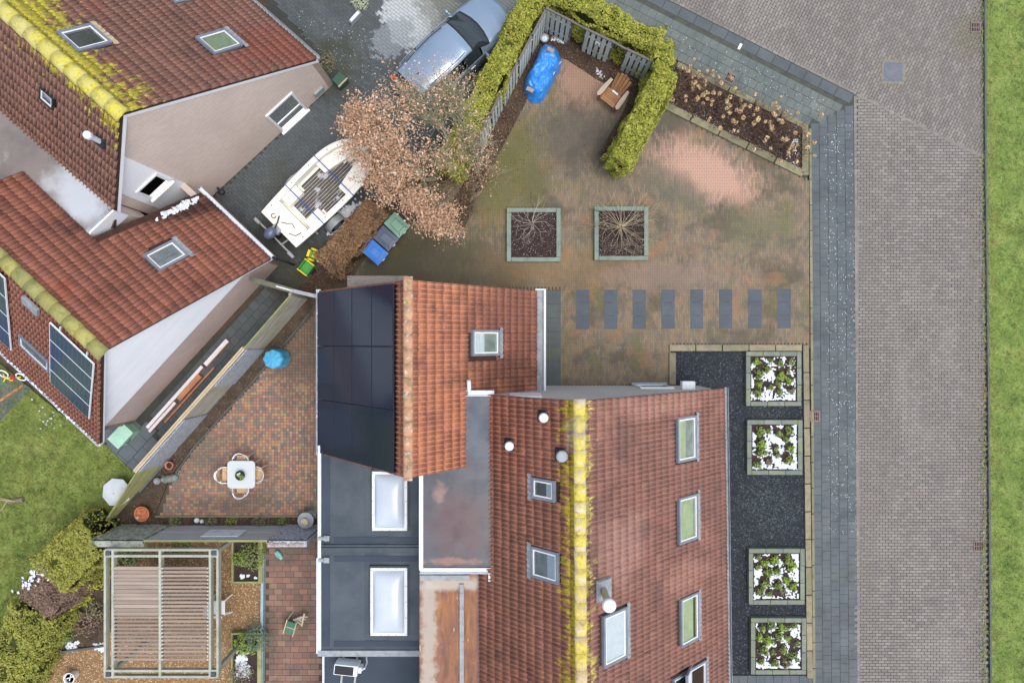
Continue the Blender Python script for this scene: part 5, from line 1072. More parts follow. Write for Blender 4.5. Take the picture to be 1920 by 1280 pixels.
# one small shrub, copied into every planter
def shrub_proto(seed, mat):
    random.seed(seed); n = 120; d = RNG.normal(size=(n, 3)); d[:, 2] = np.abs(d[:, 2])+.1; d /= np.linalg.norm(d, axis=1, keepdims=True)
    loc = d*(RNG.uniform(.3, 1, n)**.6)[:, None]*np.array([.19, .15, .22])*(1+.35*np.sin(3*np.arctan2(d[:, 1], d[:, 0])+seed))[:, None]; me = scatter('foliage', *LEAF, loc, orient(d+RNG.normal(0, .5, (n, 3))+np.array([0, 0, .5]), RNG.uniform(.05, .10, n)), mat, None, kind=None)
    s = MB()
    for k in range(4): a = 1.57*k; s.cyl((0, 0, -.02), (cos(a)*.07, sin(a)*.07, .16), .006, .003, 4)
    st = s.build('stem', 'bark'); r = (me.data, st.data); bpy.data.objects.remove(me); bpy.data.objects.remove(st); return r
protos = [shrub_proto(3, 'green_leaf'), shrub_proto(5, 'green_leaf'), shrub_proto(8, 'bright_leaf'), shrub_proto(9, 'moss_shrub')]
for i, (rc, pts) in enumerate(zip(rects, PP)):
    t, r = planter('square stone edged planter of snow and small shrubs, %s' % which[i], *rc, 8.6, 'planter_stone', seg=3, grp='snowy planters beside the main house')
    hol = []; ys = sorted(pts, key=lambda q: q[1]); nrow_ = 4; per_ = -(-len(pts)//nrow_); lab_ = {}
    for r_ in range(nrow_):
        for c_, q in enumerate(sorted(ys[r_*per_:(r_+1)*per_])): lab_[q] = 'small shrub, %s from left in %s row, snowy planter %s' % (('first', 'second', 'third', 'fourth')[c_], ('top', 'second', 'third', 'bottom')[r_], which[i])
    for (px, py) in pts:
        c = U(px, py, .3); c.z = .10; q = protos[random.choice((0, 1, 1, 2)) if (px, py) != pts[-1] else 3]
        e = thing('small_shrub', lab_[(px, py)], 'shrub', c, random.random()*6.28, group='shrubs in the snowy planter %s' % which[i]); s = random.uniform(.65, 1.15); e.scale = (s, s, s)
        for nm, me in zip(('foliage', 'stem'), q):
            o = bpy.data.objects.new(nm, me); COL.objects.link(o); o.parent = e
        hol.append((c.x-.03, c.y+.07, .17*s)); 
    hol += [(random.uniform(r[0]+.2, r[1]-.2), random.uniform(r[2]+.2, r[3]-.2), .14) for _ in range(3)]
    snow_patch('snow', 'snow covering the soil of the planter %s' % which[i], (r[0]+.01, r[1]-.01, r[2]+.01, r[3]-.01), .125, -.09, hol, edge=.03)
# sandstone kerbs: gravel bed and flower bed
sk = thing('stone_kerb', 'sandstone kerb edging the black gravel bed beside the main house', 'kerb', U(1400, 652), world=True)
row(sk, U(1254, 652), U(1503, 652), 1.0, .23, 'kerb_sand', 'kerb_stone', .06, .12); row(sk, U(1260.5, 660), U(1260.5, 722), 1.0, .24, 'kerb_sand', 'kerb_stone', .062, .12); row(sk, U(1510, 646), U(1517.5, 1270), 1.0, .21, 'kerb_sand', 'kerb_stone', .064, .12)
fk = thing('stone_kerb', 'greenish stone kerb round the bed of dried hydrangeas', 'kerb', U(1400, 230), world=True)
row(fk, U(1243, 197), U(1505, 327), 1.0, .26, 'kerb_green', 'kerb_stone', .10, .16); row(fk, U(1268, 122), U(1512, 240), 1.0, .2, 'kerb_green', 'kerb_stone', .10, .16); row(fk, U(1508, 236), U(1508, 330), .9, .24, 'kerb_green', 'kerb_stone', .104, .16)
# dried hydrangeas
m = 26; hv = RNG.normal(size=(m, 3)); hv /= np.linalg.norm(hv, axis=1, keepdims=True)
ho = scatter('flower_head', *LEAF, hv*.055, orient(hv+RNG.normal(0, .25, (m, 3)), RNG.uniform(.055, .085, m)), 'hydrangea_head', None, kind=None); hm = ho.data; bpy.data.objects.remove(ho)
A0, A1, B0_, B1 = U(1262, 128), U(1500, 240), U(1256, 196), U(1496, 318)
hy = ['beside the conifer hedge', 'second from the conifer hedge', 'third from the conifer hedge', 'in the middle of the bed towards the road', 'second from the road corner', 'at the road corner']
for k in range(6):
    f0 = (k+.5)/6; c = (A0.lerp(A1, f0)+B0_.lerp(B1, f0))/2; c.z = .03
    t = thing('hydrangea', 'hydrangea with dry tan flower heads, %s' % hy[k], 'plant', c, group='hydrangeas in the kerbed bed'); segs = []; tips = []
    for i in range(80):
        x = Vector((random.uniform(-.5, .5), random.uniform(-.6, .6), 0)); a = random.random()*6.28
        if i % 3 == 0: x += Vector((0, .25, 0))
        twiggy(segs, x, Vector((cos(a)*.6, sin(a)*.6, .9)), random.uniform(.35, .65), .009, 1 if i % 2 else 0, .5, .1, 2, tips)
    segtubes(segs, 3).build('stems', 'dead_twig', t, kind='stuff')
    random.shuffle(tips)
    for p in tips[:20]:
        o = bpy.data.objects.new('flower_head', hm); COL.objects.link(o); o.parent = t; o.location = p; o.rotation_euler = (random.random()*6, random.random()*6, 0); s = random.uniform(.75, 1.35); o.scale = (s, s, s)
    n = 700; scatter('dry_leaves', *LEAF, np.column_stack([RNG.uniform(-.6, .6, n), RNG.uniform(-.65, .65, n), RNG.uniform(.05, .3, n)]), orient(RNG.normal(0, .6, (n, 3))+np.array([0, 0, .5]), RNG.uniform(.03, .06, n)), 'litter', t, kind=None)
a = U(1492, 300, .15); snow_patch('snow', 'snow speckles in the road corner of the hydrangea bed', (a.x-.3, a.x+.12, a.y-.25, a.y+.75), .07, .18, cell=.025)
# ------------------------------------------------------------------ drains, manhole, white paver
pm('iron', [(112, 98, 92), (128, 112, 104)], 5, .7, .2, 40); pm('iron_blue', [(92, 100, 112), (106, 114, 124)], 4, .6, .3, 30); pm('hole', [(18, 18, 20), (24, 24, 26)], 4, .9)
def drain(px, py, rz, lab, s=.34):
    c = U(px, py); t = thing('storm_drain', lab, 'drain', c, rz, group='street drains')
    m = MB(); h = s/2; m.box(-h, h, -h*1.1, -h*.82, -.03, .024); m.box(-h, h, h*.82, h*1.1, -.03, .024); m.box(-h, -h*.82, -h*.82, h*.82, -.03, .023); m.box(h*.82, h, -h*.82, h*.82, -.03, .023); m.build('frame', 'iron', t)
    for i in range(5): x = -h*.82+(i+.5)*h*1.64/5; MB().box(x+h*.085, x+h*.215, -h*.82, h*.82, -.025, .020).build('bar', 'iron', t)
    MB().box(-h*.82, h*.82, -.012, .012, -.02, .019).build('cross_bar', 'iron', t); MB().box(-h*.82, h*.82, -h*.82, h*.82, -.026, .006).build('pit', 'hole', t)
drain(1369, 147, A_UP, 'rusty storm drain grate beside the dried hydrangeas'); drain(1829, 52, 0, 'rusty storm drain at the grass edge near the manhole'); drain(1527.5, 780, 0, 'rusty storm drain grate next to the sandstone kerb of the snowy planters'); drain(1835, 1023, 0, 'rusty storm drain at the grass edge low in the picture')
c = U(1675, 135); t = thing('manhole_cover', 'round blue grey manhole cover in a square frame in the brick street', 'manhole', c, A_UP*.1)
MB().box(-.32, .32, -.32, .32, -.03, .008).build('frame', 'iron_blue', t); MB().cyl((0, 0, -.02), (0, 0, .016), .285, n=32).build('lid', 'iron_blue', t)
m = MB()
for i in range(-3, 4):
    for j in range(-3, 4):
        if hypot(i, j) < 3.3: m.box(i*.075-.02, i*.075+.02, j*.075-.02, j*.075+.02, .016, .021)
m.build('studs', 'iron', t)
row(t, (-.38, -.37, 0), (.38, -.37, 0), .2, .1, 'street_brick', 'frame_brick', .004); row(t, (-.38, .37, 0), (.38, .37, 0), .2, .1, 'street_brick', 'frame_brick', .004); row(t, (-.37, -.3, 0), (-.37, .3, 0), .2, .1, 'street_brick', 'frame_brick', .004); row(t, (.37, -.3, 0), (.37, .3, 0), .2, .1, 'street_brick', 'frame_brick', .004)
c = U(1387, 88); m = MB(); m.M = Matrix.Translation(c) @ Matrix.Rotation(A_UP+pi/2, 4, 'Z'); m.box(-.11, .11, -.05, .05, 0, .035, .008); tag(m.build('white_marker', 'sign_white'), 'small white marker block on the pavement edge above the drain', 'marker')
# ------------------------------------------------------------------ parked car
pm('car_paint', [(128, 148, 168), (136, 156, 176)], .8, .18, metal=.4, coat=.6, spec=.5)
pm('car_glass', [(34, 44, 48), (42, 52, 56)], 2, .06, spec=.6, coat=.3)
pm('car_black', [(30, 32, 36), (40, 42, 46)], 4, .5); pm('tyre', [(34, 34, 36), (44, 44, 46)], 8, .85); pm('chrome', [(186, 192, 198), (200, 206, 210)], 4, .25, metal=.7)
pm('lamp_red', [(176, 40, 40), (190, 52, 50)], 4, .2); pm('lamp_clear', [(196, 206, 214), (216, 224, 230)], 4, .12)
def interp(x, tab):
    for i in range(len(tab)-1):
        if x <= tab[i+1][0]:
            f = (x-tab[i][0])/(tab[i+1][0]-tab[i][0]); f = min(1, max(0, f)); f = f*f*(3-2*f)*.5+f*.5; return tab[i][1]+(tab[i+1][1]-tab[i][1])*f
    return tab[-1][1]
WB = [(-2.18, .60), (-2.08, .76), (-1.75, .86), (-1.2, .90), (-.4, .905), (.5, .90), (1.1, .89), (1.6, .86), (1.95, .76), (2.12, .60), (2.18, .42)]
ZB_ = [(-2.18, .80), (-2.05, .98), (-1.6, 1.02), (-.6, 1.0), (.6, .96), (1.0, .95), (1.6, .88), (2.0, .76), (2.18, .62)]
ZT = [(-2.18, .82), (-2.06, 1.02), (-1.72, 1.40), (-1.3, 1.46), (-.5, 1.49), (.1, 1.45), (.32, 1.39), (1.02, 1.0), (1.6, .93), (2.0, .80), (2.18, .64)]
WR = [(-2.18, .50), (-2.06, .66), (-1.72, .58), (-1.2, .62), (-.4, .64), (.2, .60), (.35, .60), (1.02, .74), (1.6, .70), (2.0, .58), (2.18, .36)]
ZS = [(-2.18, .42), (-1.9, .30), (-1.0, .22), (1.2, .22), (1.9, .28), (2.18, .40)]
def carprof(x):
    wb, zb, zt, wr, zs = (interp(x, t) for t in (WB, ZB_, ZT, WR, ZS)); cab = min(1, max(0, (zt-zb)/.3))
    return [(wb*.90, zs), (wb*.985, zs+.08), (wb, (zs+zb)*.5+.02), (wb*.985, zb-.05), (wb*.955, zb), (wr+.035*cab, zt-.07*cab-.005), (wr-.02, zt-.03*cab), (wr*.82, zt+.0), (wr*.42, zt+.022), (0, zt+.03)]
xs = list(np.linspace(-2.18, 2.18, 66)); prs = [carprof(x) for x in xs]; NP = 10
def carpart(sel):
    m = MB(); vs = []
    for x, p in zip(xs, prs):
        bow = .17*max(-1, min(1, x/1.0)); fx = lambda y: x+bow*(1-(y/.78)**2)-bow*.45
        vs += [(fx(y), y, z) for y, z in p] + [(fx(y), -y, z) for y, z in reversed(p[:-1])]
    K = 2*NP-1; fs = []
    for i in range(len(xs)-1):
        for j in range(K-1):
            jj = j if j < NP-1 else K-2-j
            if sel((xs[i]+xs[i+1])/2, jj): fs.append((i*K+j, (i+1)*K+j, (i+1)*K+j+1, i*K+j+1))
    m.add(vs, fs); return m
def side(x, j): return j == 4 and -1.70 < x < .62
def wind(x, j): return j >= 6 and .40 < x < .95
def trim(x, j): return (j >= 5 and (.33 < x <= .40 or .95 <= x < 1.03)) or (j == 5 and .33 < x < 1.03)
def rear(x, j): return j >= 6 and -2.04 < x < -1.78
def arch(x, j): return j <= 1 and (abs(x-1.32) < .34 or abs(x+1.30) < .34)
cpos = U(822, 102, 1.47); yaw = radians(43.6); cpos = Vector((cpos.x, cpos.y, 0)) + Vector((cos(yaw), sin(yaw), 0))*.62
car = thing('parked_car', 'silver blue hatchback car parked on the driveway beside the conifer hedge', 'car', cpos, yaw)
body = carpart(lambda x, j: not (side(x, j) or wind(x, j) or rear(x, j) or arch(x, j) or trim(x, j))).build('body', 'car_paint', car, smooth=True)
carpart(trim).build('windscreen_surround', 'car_black', car, smooth=True); carpart(wind).build('windscreen', 'car_glass', car, smooth=True); carpart(rear).build('rear_window', 'car_glass', car, smooth=True)
for s in (1, -1):
    for a, b in ((-1.68, -1.08), (-1.02, -.22), (-.16, .60)):
        m = carpart(lambda x, j: j == 4 and a < x < b); m.f = [f for f in m.f if (sum(m.v[i][1] for i in f) > 0) == (s > 0)]
        m.build('side_window', 'car_glass', car, smooth=True)
    m = MB(); m.path([(x, s*(interp(x, WR)-.05), interp(x, ZT)+.035) for x in np.linspace(-1.55, .05, 9)], .014, 6).build('roof_rail', 'car_black', car, smooth=True)
    m = MB().path([(x, s*(interp(x, WB)*.955+.004), interp(x, ZB_)+.008) for x in np.linspace(-1.7, .7, 12)], .012, 5); m.build('window_trim', 'chrome', car)
    for x in (-.85, .05): MB().box(x-.1, x+.1, min(s*.895, s*.93), max(s*.895, s*.93), .84, .875).build('door_handle', 'chrome', car)
    mm = MB(); mm.bar((.66, s*.86, .99), (.66, s*.96, 1.0), .05, .05); mm.lathe([(.02, -.07), (.08, -.05), (.09, .0), (.075, .06), (.02, .08)], 12, (.64, s*1.02, 1.0), .75, 1.25); mm.build('wing_mirror', 'car_paint', car, smooth=True)
    MB().grid(lambda u, v: (1.98+.16*u-.1*v, s*(.45+.22*v+.06*(1-u)), .70-.02*v+.06*(1-u)+.03), 4, 4).build('headlight', 'lamp_clear', car, smooth=True)
    MB().box(-2.175, -2.05, min(s*.52, s*.80), max(s*.52, s*.80), .80, .95, .015).build('tail_light', 'lamp_red', car)
    for x in (1.32, -1.30):
        w_ = MB().cyl((x, s*.70, .32), (x, s*.88, .32), .32, n=24).build('wheel', 'tyre', car); MB().cyl((x, s*.881, .32), (x, s*.89, .32), .21, n=16).build('rim', 'chrome', w_)
MB().box(-2.1, 2.1, -.78, .78, .2, .5).build('underbody', 'car_black', car)
MB().cyl((-1.5, 0, 1.47), (-1.6, 0, 1.55), .02, .008).build('aerial', 'car_black', car)
MB().path([(.98, -.45, 1.035), (.75, -.1, 1.19), (.72, 0, 1.215)], .012, 5).path([(.98, .1, 1.055), (.74, .45, 1.19)], .012, 5).build('wiper', 'car_black', car)
MB().grid(lambda u, v: (2.05+.1*v+.0*u, -.45+.9*u, .60-.12*v), 8, 2).build('grille', 'car_black', car)
MB().grid(lambda u, v: (-1.74-.20*v, -.56+1.12*u, 1.425-.035*v-.10*(2*u-1)**2*.3), 10, 3).build('rear_spoiler', 'car_paint', car, smooth=True)

# ------------------------------------------------------------------ boat on its trailer
pm('gelcoat', [(222, 220, 208), (236, 234, 224)], 1.6, .4, spec=.4, stains=(((196, 194, 180), 3, .55, .72, .5), ((150, 146, 130), 9, .66, .76, .5)))
pm('deck_slat', [(72, 68, 66), (90, 84, 80)], 4, .8, rv=.15, stains=(((206, 212, 222), 2.6, .58, .70, .75),))
pm('strap', [(40, 78, 158), (54, 94, 176)], 4, .7); pm('motor', [(72, 86, 108), (90, 104, 126)], 3, .4, coat=.3); pm('galv', [(140, 144, 146), (162, 166, 168)], 5, .5, metal=.4)
bpos = U(604, 352, .95); byaw = radians(44.6); bp0 = Vector((bpos.x, bpos.y, 0)); BL_ = 3.9
def bw(t): return .74+.09*sin(pi*min(1, t/.65)*.6) if t < .58 else (.74+.09*sin(pi*.58/.65*.6))*max(0, 1-((t-.58)/.42)**2.4)**.5
def bx_(t): return (t-.5)*BL_
boat = thing('motor_boat', 'white open motor boat with dark slatted floor standing on a trailer', 'boat', bp0, byaw)
T = [i/36 for i in range(37)]; m = MB(); vs = []; PR = 7
for t in T:
    w_ = max(.015, bw(t)); rise = max(0, t-.6)**2*1.2
    for s in (1, -1) if False else (1,): pass
    pr = [(w_, 1.0), (w_*1.0, .93), (w_*.96, .75), (w_*.80, .55+rise), (w_*.4, .47+rise), (0, .44+rise)]
    vs += [(bx_(t), y, z) for y, z in pr]+[(bx_(t), -y, z) for y, z in reversed(pr[:-1])]
K = 11; m.add(vs, [(i*K+j, i*K+j+1, (i+1)*K+j+1, (i+1)*K+j) for i in range(36) for j in range(K-1)]+[tuple(range(K-1, -1, -1))]); m.build('hull', 'gelcoat', boat, smooth=True)
def inner(t, d): return max(0, bw(t)-d)
m = MB()      # gunwale ring, closed fore and aft decks
TI = [.17+(.93-.17)*i/30 for i in range(31)]
for s in (1, -1):
    vs = []
    for t in TI: vs += [(bx_(t), s*(bw(t)+.015), 1.01), (bx_(t), s*(bw(t)-.03), 1.035), (bx_(t), s*inner(t, .16), 1.02), (bx_(t), s*inner(t, .17), .62)]
    m.add(vs, [(i*4+j, i*4+j+1, (i+1)*4+j+1, (i+1)*4+j) for i in range(30) for j in range(3)])
for ta, tb in ((0., .17), (.93, 1.)):
    for k in range(8):
        a, b = ta+(tb-ta)*k/8, ta+(tb-ta)*(k+1)/8; ya, yb = bw(a)+.015, bw(b)+.015
        m.add([(bx_(a), -ya, 1.015), (bx_(b), -yb, 1.015), (bx_(b), yb, 1.015), (bx_(a), ya, 1.015)], [(0, 1, 2, 3)])
m.build('gunwale', 'gelcoat', boat)
m = MB(); vs = []
for t in TI: vs += [(bx_(t), inner(t, .165), .64), (bx_(t), -inner(t, .165), .64)]
m.add(vs, [(i*2, i*2+1, i*2+3, i*2+2) for i in range(30)]); m.box(bx_(.17)-.02, bx_(.17), -.6, .6, .6, 1.014); m.build('cockpit_floor', 'gelcoat', boat)
for k in range(13):
    y = -.54+k*.09; t1 = .60 if abs(y) > .30 else .86-.5*abs(y)
    if abs(y) > .42: t0 = .38
    else: t0 = .22
    MB().box(bx_(t0), bx_(t1), y-.034, y+.034, .642, .675).build('floor_slat', 'deck_slat', boat)
for s in (1, -1):
    MB().box(bx_(.19), bx_(.36), min(s*.30, s*.66), max(s*.30, s*.66), .64, .90, .02).build('side_locker', 'gelcoat', boat, bevel=.02)
    pts = [(bx_(.60), s*.30), (bx_(.60), s*inner(.60, .165)), (bx_(.70), s*inner(.70, .165)), (bx_(.80), s*inner(.80, .165)), (bx_(.88), s*inner(.88, .165)), (bx_(.92), s*.08)]
    MB().prism(pts if s < 0 else pts[::-1], .64, .86).build('bow_bench', 'gelcoat', boat, bevel=.015)
for t in (.30, .64):
    MB().path([(bx_(t), s_*(bw(t)+.03), .7) if abs(s_) == 1 and q == 0 else (bx_(t), s_*(bw(t)+.03), 1.03) for s_, q in ((-1, 0), (-1, 1), (1, 1), (1, 0))], .018, 5).build('lashing_strap', 'strap', boat)
cl = MB()
for s in (1, -1):
    for t in (.1, .35, .55, .75, .88): cl.box(bx_(t)-.03, bx_(t)+.03, s*(bw(t)-.09)-.012, s*(bw(t)-.09)+.012, 1.03, 1.06)
cl.build('cleats', 'galv', boat)
cl = MB(); cl.path([(-1.75+.07*cos(a), .40+.07*sin(a), 1.03) for a in np.linspace(0, 5.5, 12)], .012, 5); cl.path([(-1.72, .1, 1.03), (-1.62, -.05, 1.03), (-1.5, -.15, 1.03), (-1.55, -.32, 1.03)], .012, 5); cl.path([(-1.8, -.3, 1.03), (-1.7, -.5, 1.03), (-1.5, -.55, 1.03)], .012, 5); cl.build('ropes', 'car_black', boat)
mt = thing('outboard_motor', 'dark blue outboard motor clamped on the stern of the white boat', 'motor', bp0, byaw)
X = -BL_/2
MB().lathe([(.05, -.02), (.17, .0), (.185, .12), (.17, .24), (.11, .30), (.02, .315)], 18, (X-.26, .06, 1.02), 1.25, .85).build('cowl', 'motor', mt, smooth=True)
MB().box(X-.36, X-.16, .0, .12, .35, 1.02, .02).box(X-.42, X-.12, .055, .065, .3, .5).build('leg', 'car_black', mt); MB().box(X-.16, X+.06, -.08, .2, .85, 1.05).build('clamp', 'galv', mt)
MB().path([(X-.1, .05, 1.15), (X+.15, .12, 1.2), (X+.35, .22, 1.22)], .022, 6).build('tiller', 'car_black', mt)
MB().cyl((X-.44, .06, .36), (X-.40, .06, .36), .11, n=12).build('propeller', 'car_black', mt)
tr = thing('boat_trailer', 'galvanised trailer with rear light bar carrying the white boat', 'trailer', bp0, byaw)
m = MB(); m.bar((-1.6, .45, .38), (.9, .45, .38), .07, .09); m.bar((-1.6, -.45, .38), (.9, -.45, .38), .07, .09); m.bar((.9, .45, .38), (2.0, 0, .38), .07, .09); m.bar((.9, -.45, .38), (2.0, 0, .38), .07, .09); m.bar((2.0, 0, .38), (2.6, 0, .38), .07, .09)
for x in (-1.2, -.2, .7): m.bar((x, -.75, .35), (x, .75, .35), .06, .06)
m.build('frame', 'galv', tr)
for s in (1, -1):
    w_ = MB().cyl((-.55, s*.80, .28), (-.55, s*.98, .28), .28, n=20).build('wheel', 'tyre', tr); MB().cyl((-.55, s*.981, .28), (-.55, s*.99, .28), .16, n=14).build('rim', 'galv', w_)
    MB().grid(lambda u, v: (-.55+.36*cos(pi*u), s*(.78+.24*v), .30+.34*sin(pi*u)), 12, 2).build('mudguard', 'galv', tr, smooth=True)
    MB().bar((-1.6, s*.3, .4), (-2.25, s*.3, .72), .05, .05).build('bar_arm', 'galv', tr); MB().box(-2.32, -2.22, min(s*.62, s*.84), max(s*.62, s*.84), .68, .80).build('tail_light', 'galv', tr)
MB().bar((-2.26, -.85, .72), (-2.26, .85, .72), .05, .08).build('light_bar', 'galv', tr)

for o in (boat, mt, tr): o.scale = (1.03, 1.10, 1.0)
# ------------------------------------------------------------------ wheelie bins
def bin_mats(n, c): pm('bin_'+n, [tuple(int(x*.93) for x in c), c], 3, .5, spec=.4, stains=(((200, 206, 210), 8, .68, .78, .25),))
bin_mats('blue', (66, 126, 204)); bin_mats('grey', (90, 100, 118)); bin_mats('green', (126, 166, 142)); bin_mats('dkgreen', (52, 84, 66)); bin_mats('dkgrey', (70, 78, 90))
def wbin(lab, px, py, mat, bodymat, rz):
    c = U(px, py, 1.05); t = thing('wheelie_bin', lab, 'bin', (c.x, c.y, 0), rz, group='wheelie bins beside the brown hedge'); t.scale = (.88, .92, 1.)
    m = MB(); m.add([(-.23, -.22, .05), (.23, -.22, .05), (.23, .24, .05), (-.23, .24, .05), (-.29, -.34, .98), (.29, -.34, .98), (.29, .33, .98), (-.29, .33, .98)], [(3, 2, 1, 0), (4, 5, 6, 7), (0, 1, 5, 4), (1, 2, 6, 5), (2, 3, 7, 6), (3, 0, 4, 7)]); m.build('body', bodymat, t, bevel=.03)
    ld = MB().grid(lambda u, v: ((u-.5)*.62*(1-.06*v), (v-.5)*.76+.0, 1.0+.05*(1-abs(2*u-1)**4)*(1-abs(2*v-1)**4)), 12, 12).build('lid', mat, t, smooth=True)
    MB().box(-.31, .31, -.39, .38, .965, .998).build('lid_rim', mat, ld, bevel=.012)
    MB().box(-.15, .15, -.20, .16, 1.049, 1.06, .03).build('lid_panel', mat, ld)
    MB().path([(-.18, -.24, 1.05), (.18, -.24, 1.05), (.16, .19, 1.055), (-.16, .19, 1.055)], .009, 4, True).path([(.13, -.28, 1.035), (.2, -.30, 1.035), (.2, -.36, 1.0)], .012, 4).path([(-.13, -.28, 1.035), (-.2, -.30, 1.035), (-.2, -.36, 1.0)], .012, 4).build('lid_groove', bodymat, ld)
    MB().path([(-.22, .36, .96), (-.22, .46, 1.0), (.22, .46, 1.0), (.22, .36, .96)], .018, 6).build('handle', bodymat, t)
    MB().box(-.06, .06, -.405, -.385, .9, .97).build('label_plate', 'sign_white', t)
    for s in (1, -1): MB().cyl((s*.2, .30, .1), (s*.26, .30, .1), .1, n=14).build('wheel', 'tyre', t)
wbin('blue wheelie bin, nearest the annex roof', 703, 473, 'bin_blue', 'bin_blue', radians(49)); wbin('grey wheelie bin between the blue and the green one', 722.5, 446, 'bin_grey', 'bin_dkgrey', radians(49)); wbin('pale green wheelie bin beside the brown oak leaves', 743.5, 421, 'bin_green', 'bin_dkgreen', radians(46))
# ------------------------------------------------------------------ toy cart and toy tractor
pm('toy_green', [(60, 142, 60), (78, 162, 76)], 4, .4); pm('toy_yellow', [(226, 206, 48), (238, 220, 70)], 4, .4)
c = U(573, 501, .4); t = thing('toy_cart', 'green toy cart with yellow edges on the dark driveway', 'toy', (c.x, c.y, 0), radians(-37))
MB().box(-.17, .17, -.2, .2, .16, .19).build('tray_floor', 'toy_green', t)
for s in (1, -1):
    MB().box(min(s*.17, s*.195), max(s*.17, s*.195), -.2, .2, .16, .40).build('tray_side', 'toy_green', t); MB().box(-.2, .2, min(s*.2, s*.235), max(s*.2, s*.235), .18, .42).build('tray_end', 'toy_yellow', t)
    MB().cyl((s*.2, 0, .1), (s*.25, 0, .1), .1, n=14).build('wheel', 'tyre', t)
c = U(588, 478, .35); t = thing('toy_tractor', 'green and yellow toy tractor half under the brown hedge', 'toy', (c.x, c.y, 0), radians(-20))
MB().box(-.16, .1, -.14, .14, .12, .3, .02).build('body', 'toy_green', t, bevel=.02); MB().box(-.06, .2, -.1, .1, .30, .36, .02).build('hood', 'toy_yellow', t, bevel=.02); MB().box(-.2, -.12, -.12, .12, .28, .45).build('seat', 'toy_yellow', t)
for s in (1, -1): MB().cyl((-.1, s*.15, .13), (-.1, s*.22, .13), .13, n=14).cyl((.16, s*.13, .08), (.16, s*.18, .08), .08, n=12).build('wheel', 'toy_yellow', t)

# ------------------------------------------------------------------ blue tarp with bricks on it
pm('tarp', [(30, 116, 206), (62, 148, 226)], 4, .38, .35, 9, spec=.5, stains=(((120, 180, 232), 3.5, .58, .72, .6),)); pm('tarp_light', [(64, 150, 190), (92, 176, 210)], 2.5, .55, spec=.4)  # pale blue patches paint highlights into the tarp colour
out = [(398, 380), (480, 395), (560, 450), (604, 570), (585, 680), (530, 770), (470, 900), (410, 1010), (345, 1085), (265, 1095), (175, 1010), (130, 900), (160, 790), (230, 680), (290, 560), (320, 460)]
gp = [U(960+a/6.4, 20+b/6.4, .25) for a, b in out]; cen = sum(gp, Vector())/len(gp); tp = thing('tarp_cover', 'crumpled blue tarp covering garden furniture in the hedge corner', 'tarp', (cen.x, cen.y, 0), world=True)
ax = (U(1030, 90)-U(1000, 185)).normalized()
def tarp_z(p, f):
    h = .80*(1-f**5); q = Vector((p.x*2.2, p.y*2.2, 0)); fold = abs(mnoise.noise(q*1.3))*.22+abs(mnoise.noise(q*2.7))*.12-.06
    across = (p-cen).dot(Vector((ax.y, -ax.x, 0))); al = (p-cen).dot(ax)
    return max(.01, h*(.92+.12*sin(al*2.1+.6))+fold*(f*.9+.25)-.10*abs(across)*(1-f))
m = MB(); vs = []; NR = 13; NA = 44
for i in range(NR+1):
    f = i/NR
    for j in range(NA):
        k = j/NA*len(gp); a = gp[int(k) % len(gp)]; b = gp[(int(k)+1) % len(gp)]; e = a.lerp(b, k-int(k))
        e = e+(e-cen).normalized()*.05*mnoise.noise(e*4); p = cen.lerp(e, f); vs.append((p.x, p.y, tarp_z(p, f)))
m.add(vs, [(i*NA+j, i*NA+(j+1) % NA, (i+1)*NA+(j+1) % NA, (i+1)*NA+j) for i in range(NR) for j in range(NA)]); m.f = [t for f in m.f for t in ((f[0], f[1], f[2]), (f[0], f[2], f[3]))]; m.build('cover', 'tarp', tp)
MB().path([(p.x, p.y, p.z) for p in (U(960+a/6.4, 20+b/6.4, z) for a, b, z in ((590, 610, .35), (520, 720, .42), (450, 860, .42), (380, 970, .32), (330, 1010, .2)))], .012, 5).build('rope', 'sign_white', tp)
pm('paver_grey', [(142, 128, 122), (158, 144, 136)], 6, .9, .3, 50, rv=.12)
for a, b, z, r, lab in ((425, 495, .80, .5, 'lower flat paver of the pair weighing down the upper end of the tarp'), (462, 475, .87, -.5, 'upper brick of the pair lying on the blue tarp'), (215, 950, .60, -.45, 'single brick weighing down the lower end of the blue tarp')):
    c = U(960+a/6.4, 20+b/6.4, z); m = MB(); m.M = Matrix.Translation(c) @ Matrix.Rotation(r, 4, 'Z'); m.box(-.13, .13, -.07, .07, -.03, .035, .006); tag(m.build('loose_brick', 'paver_grey'), lab, 'brick', 'bricks weighing down the tarp')
c = U(1021, 71, .3); t = thing('snowy_pot', 'round pot topped with snow in the fence corner above the tarp', 'pot', (c.x, c.y, 0)); MB().lathe([(.09, 0), (.14, .26), (.155, .3), (.13, .3), (.12, .24)], 16).build('pot', 'lead', t); MB().lathe([(.125, .24), (.11, .30), (.02, .33)], 14).build('snow_cap', 'snow', t, smooth=True)
snow_line([U(1034, 72), U(1046, 74), U(1056, 80)], 40, .03, .08, 'strip of snow at the foot of the fence behind the tarp', .03, .03); snow_line([U(1118, 131), U(1124, 138), U(1132, 142)], 26, .02, .06, 'snow patch on the mulch between the tarp and the garden chair', .05, .03)
